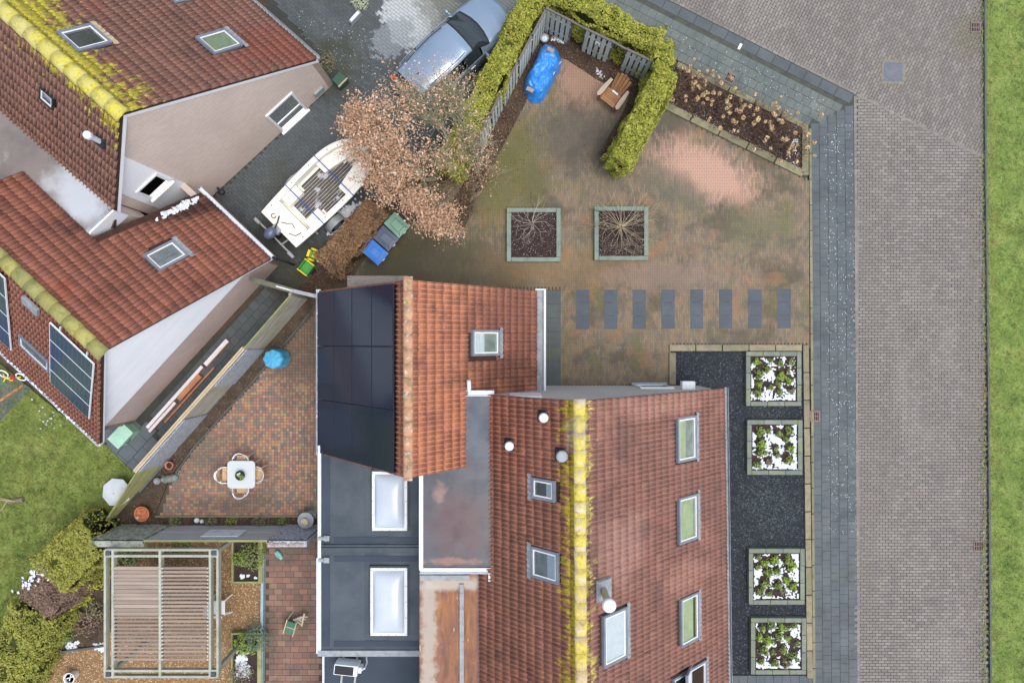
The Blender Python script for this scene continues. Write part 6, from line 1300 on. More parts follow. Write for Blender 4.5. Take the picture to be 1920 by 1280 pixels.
# ------------------------------------------------------------------ wooden garden chair
pm('teak', [(140, 102, 70), (162, 120, 84)], 3, .7, .2, 40, rv=.14, stretch=(1, 1, 1)); pm('teak_grey', [(164, 150, 132), (182, 168, 150)], 4, .8, .2, 40)
c = U(1150, 178, .35); t = thing('garden_chair', 'wooden slatted garden chair with wide arms under the conifer hedge', 'chair', (c.x, c.y, 0), radians(-38))
for i in range(6): y = -.34+i*.085; MB().bar((-.27, y, .40-.018*(i)), (.27, y, .40-.018*(i)), .072, .022).build('seat_slat', 'teak', t)
for i in range(5):
    x = -.22+i*.11; hh = .80-.035*abs(i-2)**1.6; MB().bar((x*.85, .14, .30), (x*1.12, .14+hh*.55, .30+hh*.78), .095, .022, (0, -1, .6)).build('back_slat', 'teak', t)
for s in (1, -1):
    m = MB(); pts = [(s*.30, .32), (s*.30, -.22), (s*.33, -.36), (s*.40, -.42), (s*.46, -.36), (s*.46, -.10), (s*.40, .32)]; m.prism(pts if s < 0 else pts[::-1], .56, .585).build('armrest', 'teak_grey', t)
    MB().box(min(s*.31, s*.37), max(s*.31, s*.37), -.36, -.30, 0, .56).build('leg', 'teak', t); MB().bar((s*.29, -.38, .36), (s*.29, .5, .08), .03, .11).build('side_rail', 'teak', t); MB().box(min(s*.31, s*.35), max(s*.31, s*.35), .26, .32, 0, .56).build('leg', 'teak', t)
MB().box(-.12, .12, .06, .13, .33, .36).build('snow_patch', 'snow', t)
# ------------------------------------------------------------------ long wooden fence beside the left patio
pm('wood_grey', [(140, 138, 126), (160, 158, 146)], 2.5, .85, .3, 40, rv=.12, stretch=(1, 1, 6), stains=(((126, 128, 96), 1.5, .5, .7, .6),))
pm('wood_moss', [(132, 136, 88), (152, 152, 108)], 2.5, .85, .3, 40, rv=.14, stretch=(1, 1, 6), stains=(((112, 120, 70), 2, .5, .68, .7), ((150, 146, 128), 3, .58, .72, .5)))
pm('wood_fresh', [(174, 158, 128), (190, 174, 144)], 3, .8, .2, 40, rv=.1)
pm('stone_mat', [(156, 164, 172), (178, 184, 190)], 9, .9, .9, 22, stains=(((112, 122, 130), 14, .5, .62, .7),)); pm('wood_pale', [(172, 176, 176), (188, 190, 188)], 2.5, .85, .3, 40, rv=.08, stretch=(.6, 1, 8)); pm('stone_mat_moss', [(150, 156, 142), (170, 174, 162)], 9, .9, .9, 22, stains=(((98, 110, 88), 6, .5, .66, .8),))
def board_panel(parent, p0, p1, h0, h1, n, mat, thick=.03, name='board'):
    p0, p1 = Vector((p0.x, p0.y, 0)), Vector((p1.x, p1.y, 0)); u = (p1-p0).normalized(); x = Vector((-u.y, u.x, 0))
    for k in range(n):
        za, zb = .04+(h0-.04)*k/n, .04+(h0-.04)*(k+1)/n-.022; zc, zd = .04+(h1-.04)*k/n, .04+(h1-.04)*(k+1)/n-.022
        t = random.gauss(0, .004)
        MB().slab([p0+x*t+Vector((0, 0, za)), p1+x*t+Vector((0, 0, zc)), p1+x*(t+.03)+Vector((0, 0, zd)), p0+x*(t+.03)+Vector((0, 0, zb))], x*thick).build(name, mat, parent)
def post(parent, p, h, mat='wood_grey', s=.09): MB().box(p.x-s/2, p.x+s/2, p.y-s/2, p.y+s/2, 0, h).build('post', mat, parent)
lf = thing('long_fence', 'long plank fence with fresh timber capping between the alley and the left patio', 'fence', U(439, 719), world=True)
FP = [U(577, 561), U(496, 654), U(439, 719), U(388, 776), U(307, 868), U(212, 975)]
board_panel(lf, FP[1], FP[0], 1.75, 1.75, 9, 'wood_grey'); board_panel(lf, FP[3], FP[2], 1.75, 1.75, 9, 'wood_grey'); board_panel(lf, FP[5], FP[4], .55, 1.75, 9, 'wood_moss')
for a, b in ((1, 2), (3, 4)):
    p, q = FP[a], FP[b]; u = (q-p).normalized(); x = Vector((-u.y, u.x, 0)); m = MB()
    m.grid(lambda s, v: p.lerp(q, s)+Vector((0, 0, .03+1.70*v))-x*(.02+.035*mnoise.noise(Vector((s*9*(q-p).length, v*16, a*7)))+.012*random.random()), 60, 40).slab([p, q, q+x*.03, p+x*.03], (0, 0, 1.70)).build('grey_mat', 'stone_mat', lf)
for i in range(1, 4):
    p, q = FP[i], FP[i+1]; u = (q-p).normalized(); x = Vector((u.y, -u.x, 0))
    for k, d in enumerate((.03, .10)): MB().bar(p+x*d+Vector((0, 0, 1.80+.01*k)), q+x*d+Vector((0, 0, 1.80+.01*k)), .06, .035).build('cap_plank', 'wood_fresh', lf)
for i, p in enumerate(FP[:-1]): post(lf, p+Vector((-.06, .05, 0)), 1.78)
MB().bar(FP[0]+Vector((-.03, .03, 1.79)), FP[1]+Vector((-.03, .03, 1.79)), .05, .04).build('cap_plank', 'wood_moss', lf)
# gate closing the alley
ga = thing('alley_gate', 'weathered wooden and metal gate across the alley beside the annex corner', 'gate', U(540, 540), world=True)
g0, g1, g2 = U(470, 523, 1.75), U(548, 545, 1.75), U(596, 556, 1.75)
pm('gate_wood', [(96, 96, 84), (116, 114, 100)], 3, .85, .3, 40, rv=.1)
for a, b, mat in ((g0, g1, 'gate_wood'), (g1, g2, 'galv')):
    p, q = Vector((a.x, a.y, 0)), Vector((b.x, b.y, 0)); n = 7
    for k in range(n): s, e = p.lerp(q, k/n+.01), p.lerp(q, (k+1)/n-.01); u = (q-p).normalized(); x = Vector((-u.y, u.x, 0)); MB().slab([s, e, e+x*.025, s+x*.025], (0, 0, 1.68)).build('gate_board', mat, ga)
    MB().bar(p+Vector((0, 0, 1.72)), q+Vector((0, 0, 1.72)), .16 if mat == 'gate_wood' else .12, .07).build('top_rail', mat, ga); post(ga, p, 1.8, mat)
MB().bar(Vector((g0.x, g0.y, 1.78)).lerp(Vector((g1.x, g1.y, 1.78)), .62), Vector((g1.x, g1.y, 1.78)), .035, .03).build('white_strip', 'white_paint', ga)
h0 = Vector((g1.x, g1.y, 1.2)); MB().path([h0+Vector((-.12, -.05, 0)), h0+Vector((-.14, -.14, 0)), h0+Vector((-.28, -.12, .02))], .018, 6).build('handle', 'white_metal', ga)
# fence along the bottom of the patio
bf = thing('patio_fence', 'grey fence with moss stone ends and a painting along the bottom of the patio', 'fence', U(440, 985), world=True)
q0, q1, q2, q3 = U(228, 984), U(322, 984), U(536, 984), U(604, 984); hF = 1.9
for k in range(8):
    za, zb = .04+1.82*k/8, .04+1.82*(k+1)/8-.006; MB().box(q1.x, q2.x, q1.y-.03, q1.y+random.gauss(0, .002), za, zb).build('board', 'wood_pale', bf)
for a, b, mt in ((q0, q1, 'stone_mat_moss'), (q2, q3, 'stone_mat')):
    MB().grid(lambda s, v: (b.x+(a.x-b.x)*s, a.y+.02+.03*mnoise.noise(Vector((s*9*(b.x-a.x), v*16, a.x)))+.012*random.random(), 1.86*v), 60, 40).box(a.x, b.x, a.y-.22, a.y-.03, 0, 1.86).build('stone_panel', mt, bf)
    m = MB()
    for k in range(int((b.x-a.x)/.09)):
        if a is q2: MB().ball((a.x+.05+k*.09, a.y-.13+random.gauss(0, .02), 1.88), random.uniform(.04, .06), 6, .6).build('cobble', 'paver_grey', bf)
MB().box(q1.x, q2.x, q1.y-.05, q1.y+.02, 1.865, 1.905).build('cap', 'wood_moss', bf)
for x in (q1.x, (q1.x+q2.x)/2, q2.x): MB().box(x-.04, x+.04, q1.y-.11, q1.y-.031, 0, 1.86).build('post', 'wood_moss', bf)
pl = Vector((0, q1.y+.01, 0)); ny = Vector((0, 1, 0)); a, b = RP(395, 994, pl, ny), RP(440, 1006, pl, ny)
pm('painting', [(178, 206, 222), (214, 228, 236), (232, 238, 240)], 3.5, .5, stains=(((150, 168, 178), 4, .6, .72, .6, (.5, 1, 3)),))
tag(MB().box(a.x-.0, b.x+.12, q1.y+.012, q1.y+.035, min(a.z, b.z)-.02, max(a.z, b.z)).build('painting', 'painting'), 'pale blue and white picture hanging on the grey patio fence', 'picture')
# ------------------------------------------------------------------ patio table and chairs
q = N('frosted'); q.b.inputs['Base Color'].default_value = lin((206, 214, 216)); q.b.inputs['Roughness'].default_value = .3; q.b.inputs['Alpha'].default_value = .72
pm('alu', [(206, 212, 218), (226, 230, 234)], 4, .3, metal=.35); pm('wicker', [(186, 154, 118), (204, 174, 138)], 20, .8, .5, 90)
c = U(452, 889.5, .74); tc = Vector((c.x, c.y, 0)); t = thing('patio_table', 'square frosted glass patio table with rounded corners', 'table', tc)
def rsq(h, r, k=6): return [(sx*(h-r)+r*cos(a), sy*(h-r)+r*sin(a)) for sx, sy, a0 in ((1, 1, 0), (-1, 1, pi/2), (-1, -1, pi), (1, -1, 3*pi/2)) for a in [a0+pi/2*i/k for i in range(k+1)]]
MB().prism(rsq(.46, .12), .725, .74).build('glass_top', 'frosted', t); MB().path([(x, y, .718) for x, y in rsq(.455, .12)], .013, 6, True).build('rim', 'alu', t)
for s in (1, -1):
    for r in (1, -1): MB().path([(s*.40, r*.40, .715), (s*.36, r*.36, .4), (s*.42, r*.42, 0)], .016, 6).build('leg', 'alu', t)
    MB().bar((s*.38, s*.38, .70), (-s*.05*0+s*.02, s*.02, .70), .02, .02).bar((s*.38, -s*.38, .70), (s*.02, -s*.02, .70), .02, .02).build('brace', 'alu', t)
def pchair(lab, px, py, rz):
    c = U(px, py, .6); t = thing('patio_chair', lab, 'chair', (c.x, c.y, 0), rz, group='chairs round the glass patio table')
    MB().grid(lambda u, v: ((u-.5)*.42, -.2+.40*v, .43-.02*sin(pi*u)*sin(pi*v)), 8, 8).box(-.2, .2, -.18, .18, .40, .415).build('seat', 'wicker', t, smooth=True)
    MB().grid(lambda u, v: (.24*sin((u-.5)*2.4)*(1-.12*v), .14+.14*cos((u-.5)*2.4)+.06*v, .46+.32*v), 10, 6).build('backrest', 'wicker', t, smooth=True)
    pts = [(-.27, -.22, .62)]+[(-.27*cos(a), .08+.22*sin(a), .66+.08*sin(a)) for a in np.linspace(0, pi, 12)]+[(.27, -.22, .62)]; MB().path(pts, .016, 6).build('arm_frame', 'alu', t, smooth=True)
    for s in (1, -1):
        MB().path([(s*.27, -.22, .62), (s*.265, -.25, .3), (s*.26, -.24, 0)], .014, 6).build('leg', 'alu', t); MB().path([(s*.22, .16, .66), (s*.24, .22, .3), (s*.25, .27, 0)], .014, 6).build('leg', 'alu', t)
    MB().path([(.19*cos(a)*1.05, .13+.2*sin(a), .79) for a in np.linspace(.1, pi-.1, 8)], .012, 5).build('back_rim', 'alu', t)
pchair('patio chair on the upper side of the glass table', 452, 866, 0); pchair('patio chair on the lower side of the glass table', 452, 915, pi); pchair('patio chair on the left side of the glass table', 424, 890, pi/2); pchair('patio chair on the right side of the glass table', 480, 889, -pi/2)
c = U(450, 891, .85); t = thing('plant_bowl', 'dark bowl of plants and white decoration on the glass patio table', 'plant pot', (c.x, c.y, .741))
MB().lathe([(.09, 0), (.15, .06), (.165, .12), (.15, .12), (.13, .08)], 20).build('bowl', 'car_black', t, smooth=True); MB().lathe([(.135, .09), (.02, .12)], 14).build('soil', 'mulch', t)
n = 60; scatter('foliage', *LEAF, np.column_stack([RNG.normal(.04, .04, n), RNG.normal(-.03, .04, n), RNG.uniform(.11, .2, n)]), orient(RNG.normal(0, .5, (n, 3))+np.array([0, 0, .7]), RNG.uniform(.04, .08, n)), 'bright_leaf', t, kind=None)
MB().ball((-.06, .03, .13), .05, 8).ball((-.01, .07, .12), .035, 8).build('white_decoration', 'white_paint', t, smooth=True)
# ------------------------------------------------------------------ things round the patio
c = U(511, 673, 1.0); t = thing('covered_umbrella', 'round light blue cover over a garden umbrella beside the long fence', 'cover', (c.x, c.y, 0))
def cov(u, v):
    a = 2*pi*u; seg = .96+.04*cos(8*a); r = .42*seg*(v if v < .75 else .75+.25*(v-.75)*0.6/.25*.4+.06*(v-.75)*4*.5); z = 1.12-.16*v if v < .75 else 1.0-(v-.75)*3.2
    return (r*cos(a), r*sin(a), z+.02*cos(8*a)*v)
MB().grid(cov, 64, 16).build('cover', 'tarp_light', t, smooth=True); MB().cyl((0, 0, 0), (0, 0, 1.1), .025).build('pole', 'galv', t); MB().lathe([(.24, 0), (.24, .06), (.04, .09)], 16).build('base', 'car_black', t)
pm('terracotta', [(182, 112, 78), (202, 134, 100)], 4, .85, .2, 30)
c = U(323, 870); t = thing('terracotta_pot', 'small orange terracotta pot at the fence beside the grey garden statue', 'pot', c); MB().lathe([(.08, 0), (.12, .2), (.14, .2), (.14, .26), (.115, .26), (.10, .18)], 16).build('pot', 'terracotta', t); MB().lathe([(.105, .2), (.02, .22)], 12).build('soil', 'mulch', t)
c = U(268, 962, .2); t = thing('fire_bowl', 'terracotta fire bowl with ring handle in the lower fence corner', 'pot', (c.x, c.y, 0)); MB().lathe([(.14, 0), (.24, .22), (.26, .3), (.235, .3), (.20, .2), (.05, .12)], 22).build('bowl', 'terracotta', t); MB().path([(.03+.11*cos(a), .1+.085*sin(a), .31) for a in np.linspace(0, 2*pi, 16)], .022, 6, True).build('ring', 'terracotta', t); MB().ball((-.12, -.12, .3), .07, 8).build('ornament', 'wood_fresh', t, smooth=True)
pm('statue', [(108, 116, 112), (130, 138, 132)], 6, .8, .3, 30); c = U(318, 896); t = thing('garden_statue', 'mossy grey reclining garden statue with a pale ball beside the fence', 'statue', c, radians(8))
MB().lathe([(.16, 0), (.17, .1), (.12, .22), (.04, .3)], 16, (.05, 0, 0), 1.5, .85).lathe([(.1, 0), (.12, .2), (.08, .34), (.02, .4)], 12, (-.08, .02, 0)).lathe([(.12, 0), (.13, .16), (.05, .22)], 12, (.24, .0, 0)).build('body', 'statue', t, smooth=True); MB().box(-.22, .38, -.14, .14, 0, .05).build('plinth', 'statue', t); MB().ball((-.38, -.02, .12), .125, 10).build('ball', 'lead', t, smooth=True)
for px, py, r, lab in ((371, 974, .09, 'larger white ball shaped pot in the narrow patio bed'), (380, 976, .07, 'smaller white ball shaped pot in the narrow patio bed')):
    c = U(px, py); t = thing('white_pot', lab, 'pot', c); MB().ball((0, 0, r), r, 8).build('pot', 'white_paint', t, smooth=True); MB().lathe([(r*.6, r*1.8), (.01, r*1.9)], 10).build('soil', 'mulch', t)
for px, r, n, mt, lab in ((398, .26, 220, 'moss_shrub', 'grey green tussock in the narrow bed left of the picture'), (487, .26, 220, 'moss_shrub', 'grey green tussock with snow in the narrow bed below the table'), (435, .22, 130, 'bright_leaf', 'low bright green plant in the narrow patio bed'), (330, .25, 140, 'green_leaf', 'low dark plant in the narrow bed beside the fire bowl'), (530, .2, 110, 'green_leaf', 'low plant in the narrow bed near the round side table')):
    bush('bed_plant', lab, U(px, 977), r, .28, mt, n, .05, 'plant')
c = U(573, 975, .7); t = thing('side_table', 'round grey side table with a yellow pot in the patio corner', 'table', (c.x, c.y, 0)); MB().lathe([(.26, .68), (.275, .70), (.27, .715), (.02, .72)], 26).build('top', 'lead', t); MB().cyl((0, 0, .02), (0, 0, .68), .03).build('leg', 'galv', t); MB().lathe([(.18, 0), (.16, .03), (.03, .05)], 16).build('base', 'galv', t)
t2_ = thing('yellow_pot', 'yellow candle pot on the round grey side table', 'pot', (c.x, c.y-.02, .72)); MB().lathe([(.09, 0), (.11, .1), (.115, .12), (.09, .12), (.08, .10), (.01, .10)], 18).build('pot', 'lead_tan', t2_)
# ------------------------------------------------------------------ pergola with adjustable slats
pm('pergola_wood', [(150, 154, 138), (170, 172, 158)], 3, .85, .3, 40, rv=.1, stains=(((132, 138, 104), 2.5, .52, .7, .6),)); pm('pergola_slat', [(138, 124, 112), (156, 142, 129)], 3, .85, .3, 40, rv=.14, stretch=(.3, 3, 1), stains=(((136, 120, 112), 5, .6, .74, .5, (.4, 3, 1)),)); pm('cap_dark', [(60, 68, 80), (72, 80, 92)], 3, .6)
zp = 2.3; pe = thing('pergola', 'weathered wooden pergola with two fields of reddish slats', 'pergola', U(300, 1150), world=True)
def pp(px, py): return U(px, py, zp)
c00, c10, c11, c01 = pp(203, 1036), pp(402, 1036), pp(400, 1263), pp(203, 1263)
for p in (c00, c10, c11, c01): MB().box(p.x-.06, p.x+.06, p.y-.06, p.y+.06, 0, zp-.02).build('post', 'pergola_wood', pe); MB().box(p.x-.075, p.x+.075, p.y-.075, p.y+.075, zp, zp+.03).build('post_cap', 'cap_dark', pe)
for y in (c00.y+.09, c00.y-.10, c01.y+.10, c01.y-.09): MB().box(c00.x-.10, c10.x+.10, y-.035, y+.035, zp-.16, zp+random.uniform(0, .01)).build('beam', 'pergola_wood', pe)
for x in (c00.x-.1, c00.x+.14, (pp(300, 0)).x, c10.x-.14, c10.x+.1): MB().box(x-.035, x+.035, c01.y-.1, c00.y+.1, zp-.2, zp+.012+random.uniform(0, .006)).build('rafter', 'pergola_wood', pe)
for (xa, xb, f) in ((214, 297, 0), (304, 388, 1)):
    a, b = pp(xa, 0).x, pp(xb, 0).x; y0, y1 = pp(0, 1062).y, pp(0, 1240).y; n = 25
    for k in range(n):
        y = y0+(y1-y0)*(k+.5)/n; ang = radians(5 if (f == 0 and k < 13) else 34)
        m = MB(); m.M = Matrix.Translation(((a+b)/2, y, zp-.05)) @ Matrix.Rotation(ang+random.gauss(0, .02), 4, 'X'); m.box(-(b-a)/2, (b-a)/2, -.056, .056, -.010, .010); m.build('louvre_slat', 'pergola_slat', pe)
    m = MB()
    for k in range(n):
        y = y0+(y1-y0)*(k+.5)/n; m.box(a-.03, a+.0, y-.02, y+.02, zp-.07, zp-.02); m.box(b, b+.03, y-.02, y+.02, zp-.07, zp-.02)
    m.build('slat_brackets', 'white_metal', pe, kind='stuff')
# ------------------------------------------------------------------ back garden
for x0, x1, y0, y1, lab in ((434, 492, 1010, 1093, 'wooden raised bed of dark soil beside the pergola, upper one'), (433, 490, 1186, 1300, 'wooden raised bed of snow and shrubs beside the pergola, lower one')):
    a, b = U(x0, y1, .3), U(x1, y0, .3); t = thing('raised_bed', lab, 'raised bed', ((a.x+b.x)/2, (a.y+b.y)/2, 0), world=True)
    for bx in ((a.x, b.x, b.y-.06, b.y), (a.x, b.x, a.y, a.y+.06), (a.x, a.x+.06, a.y+.06, b.y-.06), (b.x-.14, b.x, a.y+.06, b.y-.06)): MB().box(*bx, 0, .3+random.uniform(0, .01)).build('board', 'wood_moss', t)
    MB().box(a.x+.05, b.x-.13, a.y+.05, b.y-.05, 0, .22).build('soil', 'mulch', t)
for px, py, r, h, mt, n, lab in ((476, 1040, .48, .5, 'green_leaf', 620, 'feathery green shrub over the rim of the upper raised bed'), (452, 1046, .25, .35, 'bright_leaf', 200, 'small bright green plant in the upper raised bed'), (462, 1205, .42, .5, 'bright_leaf', 620, 'bright green shrub in the lower raised bed'), (484, 1190, .5, .6, 'blue_leaf', 800, 'blue green shrub leaning over the edge of the lower raised bed'), (452, 1262, .42, .35, 'moss_shrub', 420, 'grey brown shrub with snow in the lower raised bed')):
    bush('garden_shrub', lab, U(px, py, .25), r, h, mt, n, .06)
bx = U(452, 1235, .3); snow_patch('snow', 'snow in the lower raised bed', (bx.x-.3, bx.x+.35, bx.y-.75, bx.y+.35), .235, .0, edge=.12)
bx = U(466, 1086, .3); snow_patch('snow', 'snow rim at the end of the upper raised bed', (bx.x-.35, bx.x+.3, bx.y-.03, bx.y+.18), .235, -.1, edge=.05)
pm('blue_steel', [(134, 158, 172), (154, 176, 188)], 3, .5)
tag(MB().bar(U(496.5, 1035)+Vector((0, 0, .12)), U(494, 1275)+Vector((0, 0, .12)), .09, .25).build('edging_plate', 'blue_steel'), 'long blue grey edging plate between the gravel and the red back patio', 'edging')
pm('plastic_white', [(224, 226, 222), (234, 236, 232)], 3, .5)
c = U(408, 1140, .5); t = thing('plastic_chair', 'white plastic chair half under the edge of the pergola', 'chair', (c.x, c.y, 0), radians(90))
MB().box(-.24, .24, -.22, .22, .40, .43).build('seat', 'plastic_white', t, bevel=.02); MB().grid(lambda u, v: (-.22+.44*u, .2+.1*v+.04*(1-(2*u-1)**2), .43+.42*v), 8, 4).build('backrest', 'plastic_white', t, smooth=True)
for s in (1, -1):
    MB().box(min(s*.22, s*.29), max(s*.22, s*.29), -.2, .26, .60, .63).build('armrest', 'plastic_white', t)
    for y in (-.2, .2): MB().bar((s*.22, y, .42), (s*.30, y*1.5, 0), .05, .05).build('leg', 'plastic_white', t)
pm('green_fabric', [(62, 104, 86), (78, 120, 100)], 4, .8)
c = U(550, 1168, .3); t = thing('wooden_lounger', 'small wooden folding chair with green fabric and a side frame on the red back patio', 'chair', (c.x, c.y, 0), radians(-18))
for k, (a, b) in enumerate(((-.36, -.16), (-.13, .06))): MB().grid(lambda u, v: (-.2+.3*u, a+(b-a)*v, .34+.05*k), 4, 4).build('fabric', 'green_fabric', t)
for s in (-.22, .12): MB().bar((s, -.42, .32), (s, .12, .42), .035, .035).build('rail', 'wood_fresh', t); MB().bar((s, -.3, .33), (s+.05, -.1, 0), .03, .03).build('leg', 'wood_fresh', t); MB().bar((s, .08, .41), (s+.05, .3, 0), .03, .03).build('leg', 'wood_fresh', t)
MB().bar((-.24, -.14, .37), (.14, -.14, .37), .03, .03).build('cross_bar', 'wood_fresh', t)
for k in range(4): MB().bar((-.05+.06*k, .12+.05*k, .25+.02*k), (.28+.04*k, .02+.11*k, .25), .05, .025).build('frame_slat', 'pergola_wood', t)
MB().bar((.30, .0, .3), (.26, .45, .3), .05, .04).build('frame_bar', 'wood_fresh', t)
c = U(525, 1039); t = thing('turquoise_jug', 'turquoise glazed jug lying on the red back patio below the fence', 'jug', c, radians(-50)); pm('turquoise', [(110, 178, 172), (146, 204, 198)], 5, .3)
m = MB(); m.M = Matrix.Rotation(pi/2, 4, 'Y') @ Matrix.Translation((-.09, 0, -.18)); m.lathe([(.06, 0), (.09, .05), (.1, .16), (.07, .26), (.05, .3), (.065, .34)], 16).build('body', 'turquoise', t, smooth=True); MB().path([(.1, .0, .19), (.02, .0, .24), (-.08, 0, .2)], .015, 6).build('handle', 'turquoise', t)
c = U(417, 1250); t = thing('garden_lamp', 'small turquoise garden lamp on the gravel beside the pergola post', 'lamp', c); MB().lathe([(.03, 0), (.03, .25), (.07, .28), (.08, .36), (.03, .42)], 12).build('body', 'turquoise', t); MB().lathe([(.05, .42), (.01, .46)], 10).build('cap', 'cap_dark', t)
c = U(130, 1271, .35); t = thing('white_bucket', 'white round pot with dark contents on the gravel at the bottom edge', 'pot', (c.x, c.y, 0)); MB().lathe([(.13, 0), (.18, .36), (.195, .38), (.165, .38), (.15, .26)], 22).build('pot', 'plastic_white', t); MB().lathe([(.155, .30), (.02, .30)], 16).build('soil', 'mulch', t); MB().bar((-.12, -.03, .31), (.12, .05, .31), .03, .02).bar((-.02, -.1, .31), (.03, .1, .31), .03, .02).build('sticks', 'plastic_white', t)
for px, py, r, h, mt, n, lab in ((178, 1075, .55, .9, 'golden', 900, 'golden conifer beside the upper left corner of the pergola'), (150, 1110, .5, .8, 'golden', 800, 'golden conifer below the bare brown hedge'), (140, 1150, .3, .4, 'bright_leaf', 260, 'low bright leafy plant by the dark pond bed'), (118, 1180, .5, .6, 'green_leaf', 560, 'loose green shrub above the gravel corner'), (90, 1210, .45, .6, 'bright_leaf', 560, 'lime green shrub at the gravel edge'), (165, 1165, .5, .35, 'dead_twig', 420, 'leafless dark shrub beside the pergola left posts'), (185, 1140, .35, .5, 'moss_shrub', 260, 'grey green shrub hugging the left pergola beam'), (60, 1262, .4, .5, 'green_leaf', 420, 'dark green shrub in the bottom left corner bed'), (205, 1015, .4, .8, 'green_leaf', 420, 'green climbing shrub at the end of the patio fence'), (340, 1030, .4, .4, 'green_leaf', 260, 'low green plant under the upper pergola beam'), (240, 1045, .5, .4, 'green_leaf', 380, 'dark green plant under the upper left pergola corner')):
    bush('garden_shrub', lab, U(px, py), r, h, mt, n, .075, base=LEAF)
for x0, x1, y0, y1, lab in ((122, 152, 1198, 1222, 'snow patch at the gravel edge left of the pergola'), (172, 205, 1200, 1224, 'snow patch at the gravel edge beside the pergola post')):
    a, b = U(x0, y1), U(x1, y0); snow_patch('snow', lab, (a.x, b.x, a.y, b.y), .03, -.35, edge=.16)
MB().bar(U(86, 1224)+Vector((0, 0, .05)), U(200, 1208)+Vector((0, 0, .05)), .06, .12).build('edging_strip', 'kerb_dark', grav)
c = U(218, 925, .5); t = thing('garden_cover', 'pale grey eight sided garden cover behind the lower end of the long fence', 'cover', (c.x-.05, c.y+.02, 0)); pm('parasol_grey', [(176, 184, 188), (196, 202, 206)], 2, .7)
vs = [(0, 0, .56)]+[(.50*cos(2*pi*k/8+.3), .50*sin(2*pi*k/8+.3), .40) for k in range(8)]; MB().add(vs, [(0, k+1, (k+1) % 8+1) for k in range(8)]).build('canopy', 'parasol_grey', t); MB().cyl((0, 0, 0), (0, 0, .57), .025).build('pole', 'galv', t)
c = U(186, 966, .5); t = thing('green_ball', 'dark green plastic ball on a stake at the fence tip', 'ornament', (c.x, c.y, 0)); MB().ball((0, 0, .5), .12, 10).build('ball', 'bin_dkgreen', t, smooth=True); MB().cyl((0, 0, 0), (0, 0, .4), .02).build('stake', 'galv', t)
c = U(20, 938); t = thing('tree_stump', 'cut branch stump with twigs on the back lawn at the left border', 'branch', c); segs = []
for k in range(5): twiggy(segs, Vector((.3-.1*k, .02*k, .1)), Vector((-.8, random.gauss(0, .5), .4)), .5, .02, 1, .5, .1, 2)
segtubes(segs, 4).build('twigs', 'twig_tan', t); MB().cyl((-.1, -.03, .06), (.52, .06, .10), .07, .09, 10).build('log', 'bark', t)
for px, py in ((80, 770), (88, 778), (96, 790), (84, 795)): pass
snow_line([U(70, 765), U(95, 785), U(105, 800)], 22, .02, .05, 'melting snow patches on the back lawn below the solar panel roof', .22, .05)
# child's bicycle
c = U(24, 706); t = thing('kids_bicycle', 'yellow childrens bicycle with white wheels lying below the left gutter', 'bicycle', c, radians(-10))
for x in (-.26, .36): MB().path([(x+.17*cos(a), .12*sin(a)+.06, .12+.10*sin(a)) for a in np.linspace(0, 2*pi, 20)], .028, 6, True).build('wheel', 'plastic_white', t, smooth=True)
MB().path([(-.26, .05, .12), (-.1, -.05, .2), (.2, .0, .2), (.36, .06, .12)], .02, 6).path([(-.1, -.05, .2), (-.14, -.2, .22)], .018, 6).path([(.2, 0, .2), (.1, -.12, .15), (-.1, -.05, .2)], .018, 6).build('frame', 'toy_yellow', t); MB().box(.1, .26, -.05, .05, .24, .28).build('saddle', 'lamp_red', t); MB().path([(-.2, -.3, .24), (-.14, -.2, .24), (-.02, -.26, .26)], .015, 6).build('handlebar', 'toy_green', t)
st = structure('terrace', PX((-300, 640), (0, 690), (60, 728), (0, 790), (-300, 900)), .036, 'flat_slate')
row(st, U(-20, 765), U(45, 722), .5, .08, 'terracotta', 'edging_brick', .05)
# ------------------------------------------------------------------ timber stack, green box, air conditioner, top border
pm('timber', [(166, 112, 82), (186, 134, 102)], 3, .8, .3, 40, rv=.14); wd = (U(453, 600)-U(274, 799)).normalized(); wx = Vector((wd.y, -wd.x, 0)); b0 = U(274, 799)
names = [('long timber with snow on it lying against the brick wall', .05, 2.9, .10, .14), ('orange timber lying in front of the lower end of the long snowy one', .0, 1.35, .24, .12), ('short timber in the middle of the stack beside the wall', 1.5, 2.6, .25, .16), ('loose plank lying on the alley in front of the timber stack', .55, 3.1, .40, .06), ('wide snowy timber at the upper end of the stack', 3.0, 4.15, .14, .18)]
for lab, a, b, off, w_ in names:
    p, q = b0+wd*a+wx*off, b0+wd*b+wx*off; z = .14 if w_ > .1 else .05; m = MB(); m.bar(p+Vector((0, 0, z/2)), q+Vector((0, 0, z/2)), w_, z); t = thing('timber', lab, 'timber', (p+q)/2, group='timber stacked against the white gable house', world=True); m.build('beam', 'timber', t)
    if 'snow' in lab: MB().bar(p+Vector((0, 0, z+.012)), q+Vector((0, 0, z+.012)), w_*.72, .02).build('snow_strip', 'snow', t)
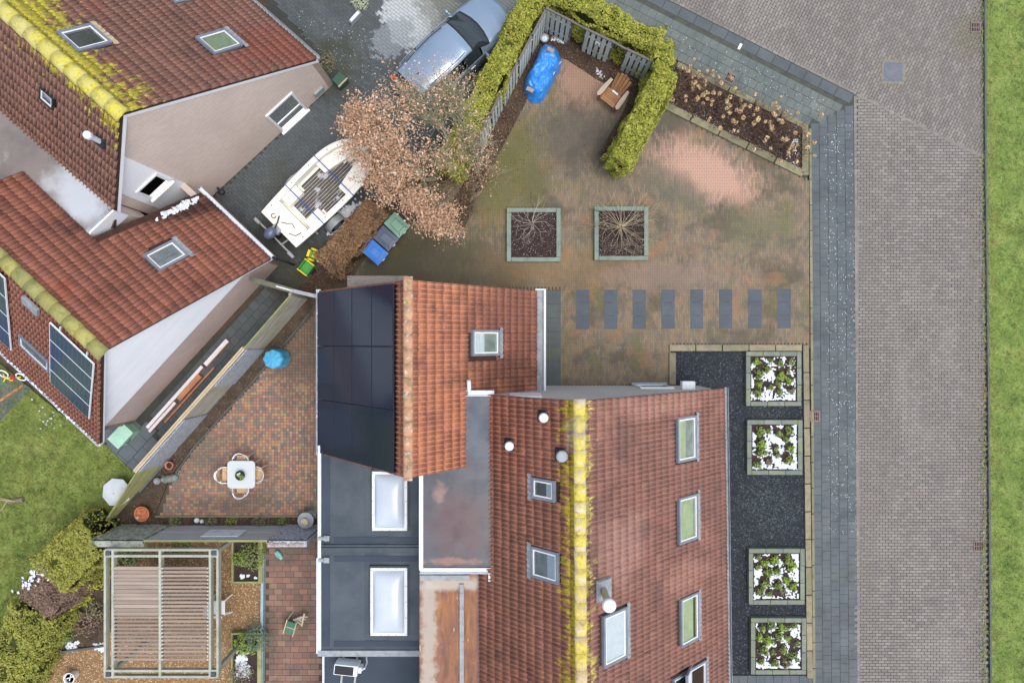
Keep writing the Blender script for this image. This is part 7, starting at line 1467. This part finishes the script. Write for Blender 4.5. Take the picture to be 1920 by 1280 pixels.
c = U(222, 818, .6); m = MB(); t = thing('garden_box', 'pale green storage box under the lower corner of the white gable house', 'box', (c.x, c.y, 0), radians(47)); pm('mint', [(150, 192, 168), (168, 206, 184)], 3, .6); MB().box(-.3, .4, -.25, .2, 0, .55).build('body', 'mint', t, bevel=.02); MB().box(-.33, .43, -.28, .23, .55, .6).build('lid', 'mint', t, bevel=.02); MB().path([(-.05, -.3, .45), (0, -.34, .45), (.1, -.34, .45), (.15, -.3, .45)], .015, 5).build('handle', 'car_black', t)
a, b = U(622, 1268, 2.8), U(678, 1232, 3.05); t = thing('air_conditioner', 'white outdoor air conditioner unit on rails on the lower flat roof', 'air conditioner', ((a.x+b.x)/2, -10.0, 2.45), radians(-6))
MB().box(-.36, .36, -.16, .16, .12, .62).build('casing', 'white_paint', t, bevel=.02); MB().box(-.33, .24, -.13, .13, .62, .632).build('top_plate', 'car_black', t); MB().box(.36, .46, -.1, .08, .2, .5).build('valve_cover', 'white_paint', t, bevel=.02)
for s in (-.2, .22): MB().box(s-.03, s+.03, -.75, .3, 0, .06).box(s-.025, s+.025, -.2, .2, .06, .12).build('rail', 'galv', t)
MB().path([(.44, .0, .5), (.55, .05, .45), (.56, .12, .2), (.5, .22, .05)], .025, 6).build('pipe', 'white_metal', t)
c = U(665, 31, .2); t = thing('stone_bench', 'pale stone kerb block on the dark driveway below the round shrub', 'block', (c.x, c.y, 0), radians(48)); MB().box(-.26, .26, -.07, .07, 0, .2, .01).build('block', 'lead', t); MB().box(-.2, .2, -.05, .05, .2, .207).build('snow_cover', 'snow', t)
bush('round_shrub', 'rounded pale grey green shrub at the top edge of the driveway', U(676, 2), .34, .5, 'grey_leaf', 700, .06); bush('wall_plant', 'scrubby brown green plant at the corner of the neighbour house', U(612, 118), .4, .35, 'moss_shrub', 320, .06, cat='plant')
c = U(636, 148, .4); t = thing('planter_box', 'dark box at the corner of the neighbour house', 'box', (c.x, c.y, 0), radians(45)); MB().box(-.2, .2, -.18, .18, 0, .38).build('body', 'bin_dkgreen', t, bevel=.01); MB().box(-.22, .22, -.2, -.16, .36, .42).build('rim', 'wood_fresh', t)
a = U(645, 408); snow_line([U(622, 432), U(645, 408), U(668, 386)], 220, .04, .11, 'strip of snow between the boat trailer and the brown hedge', .10, .02)
c = U(848, 312);
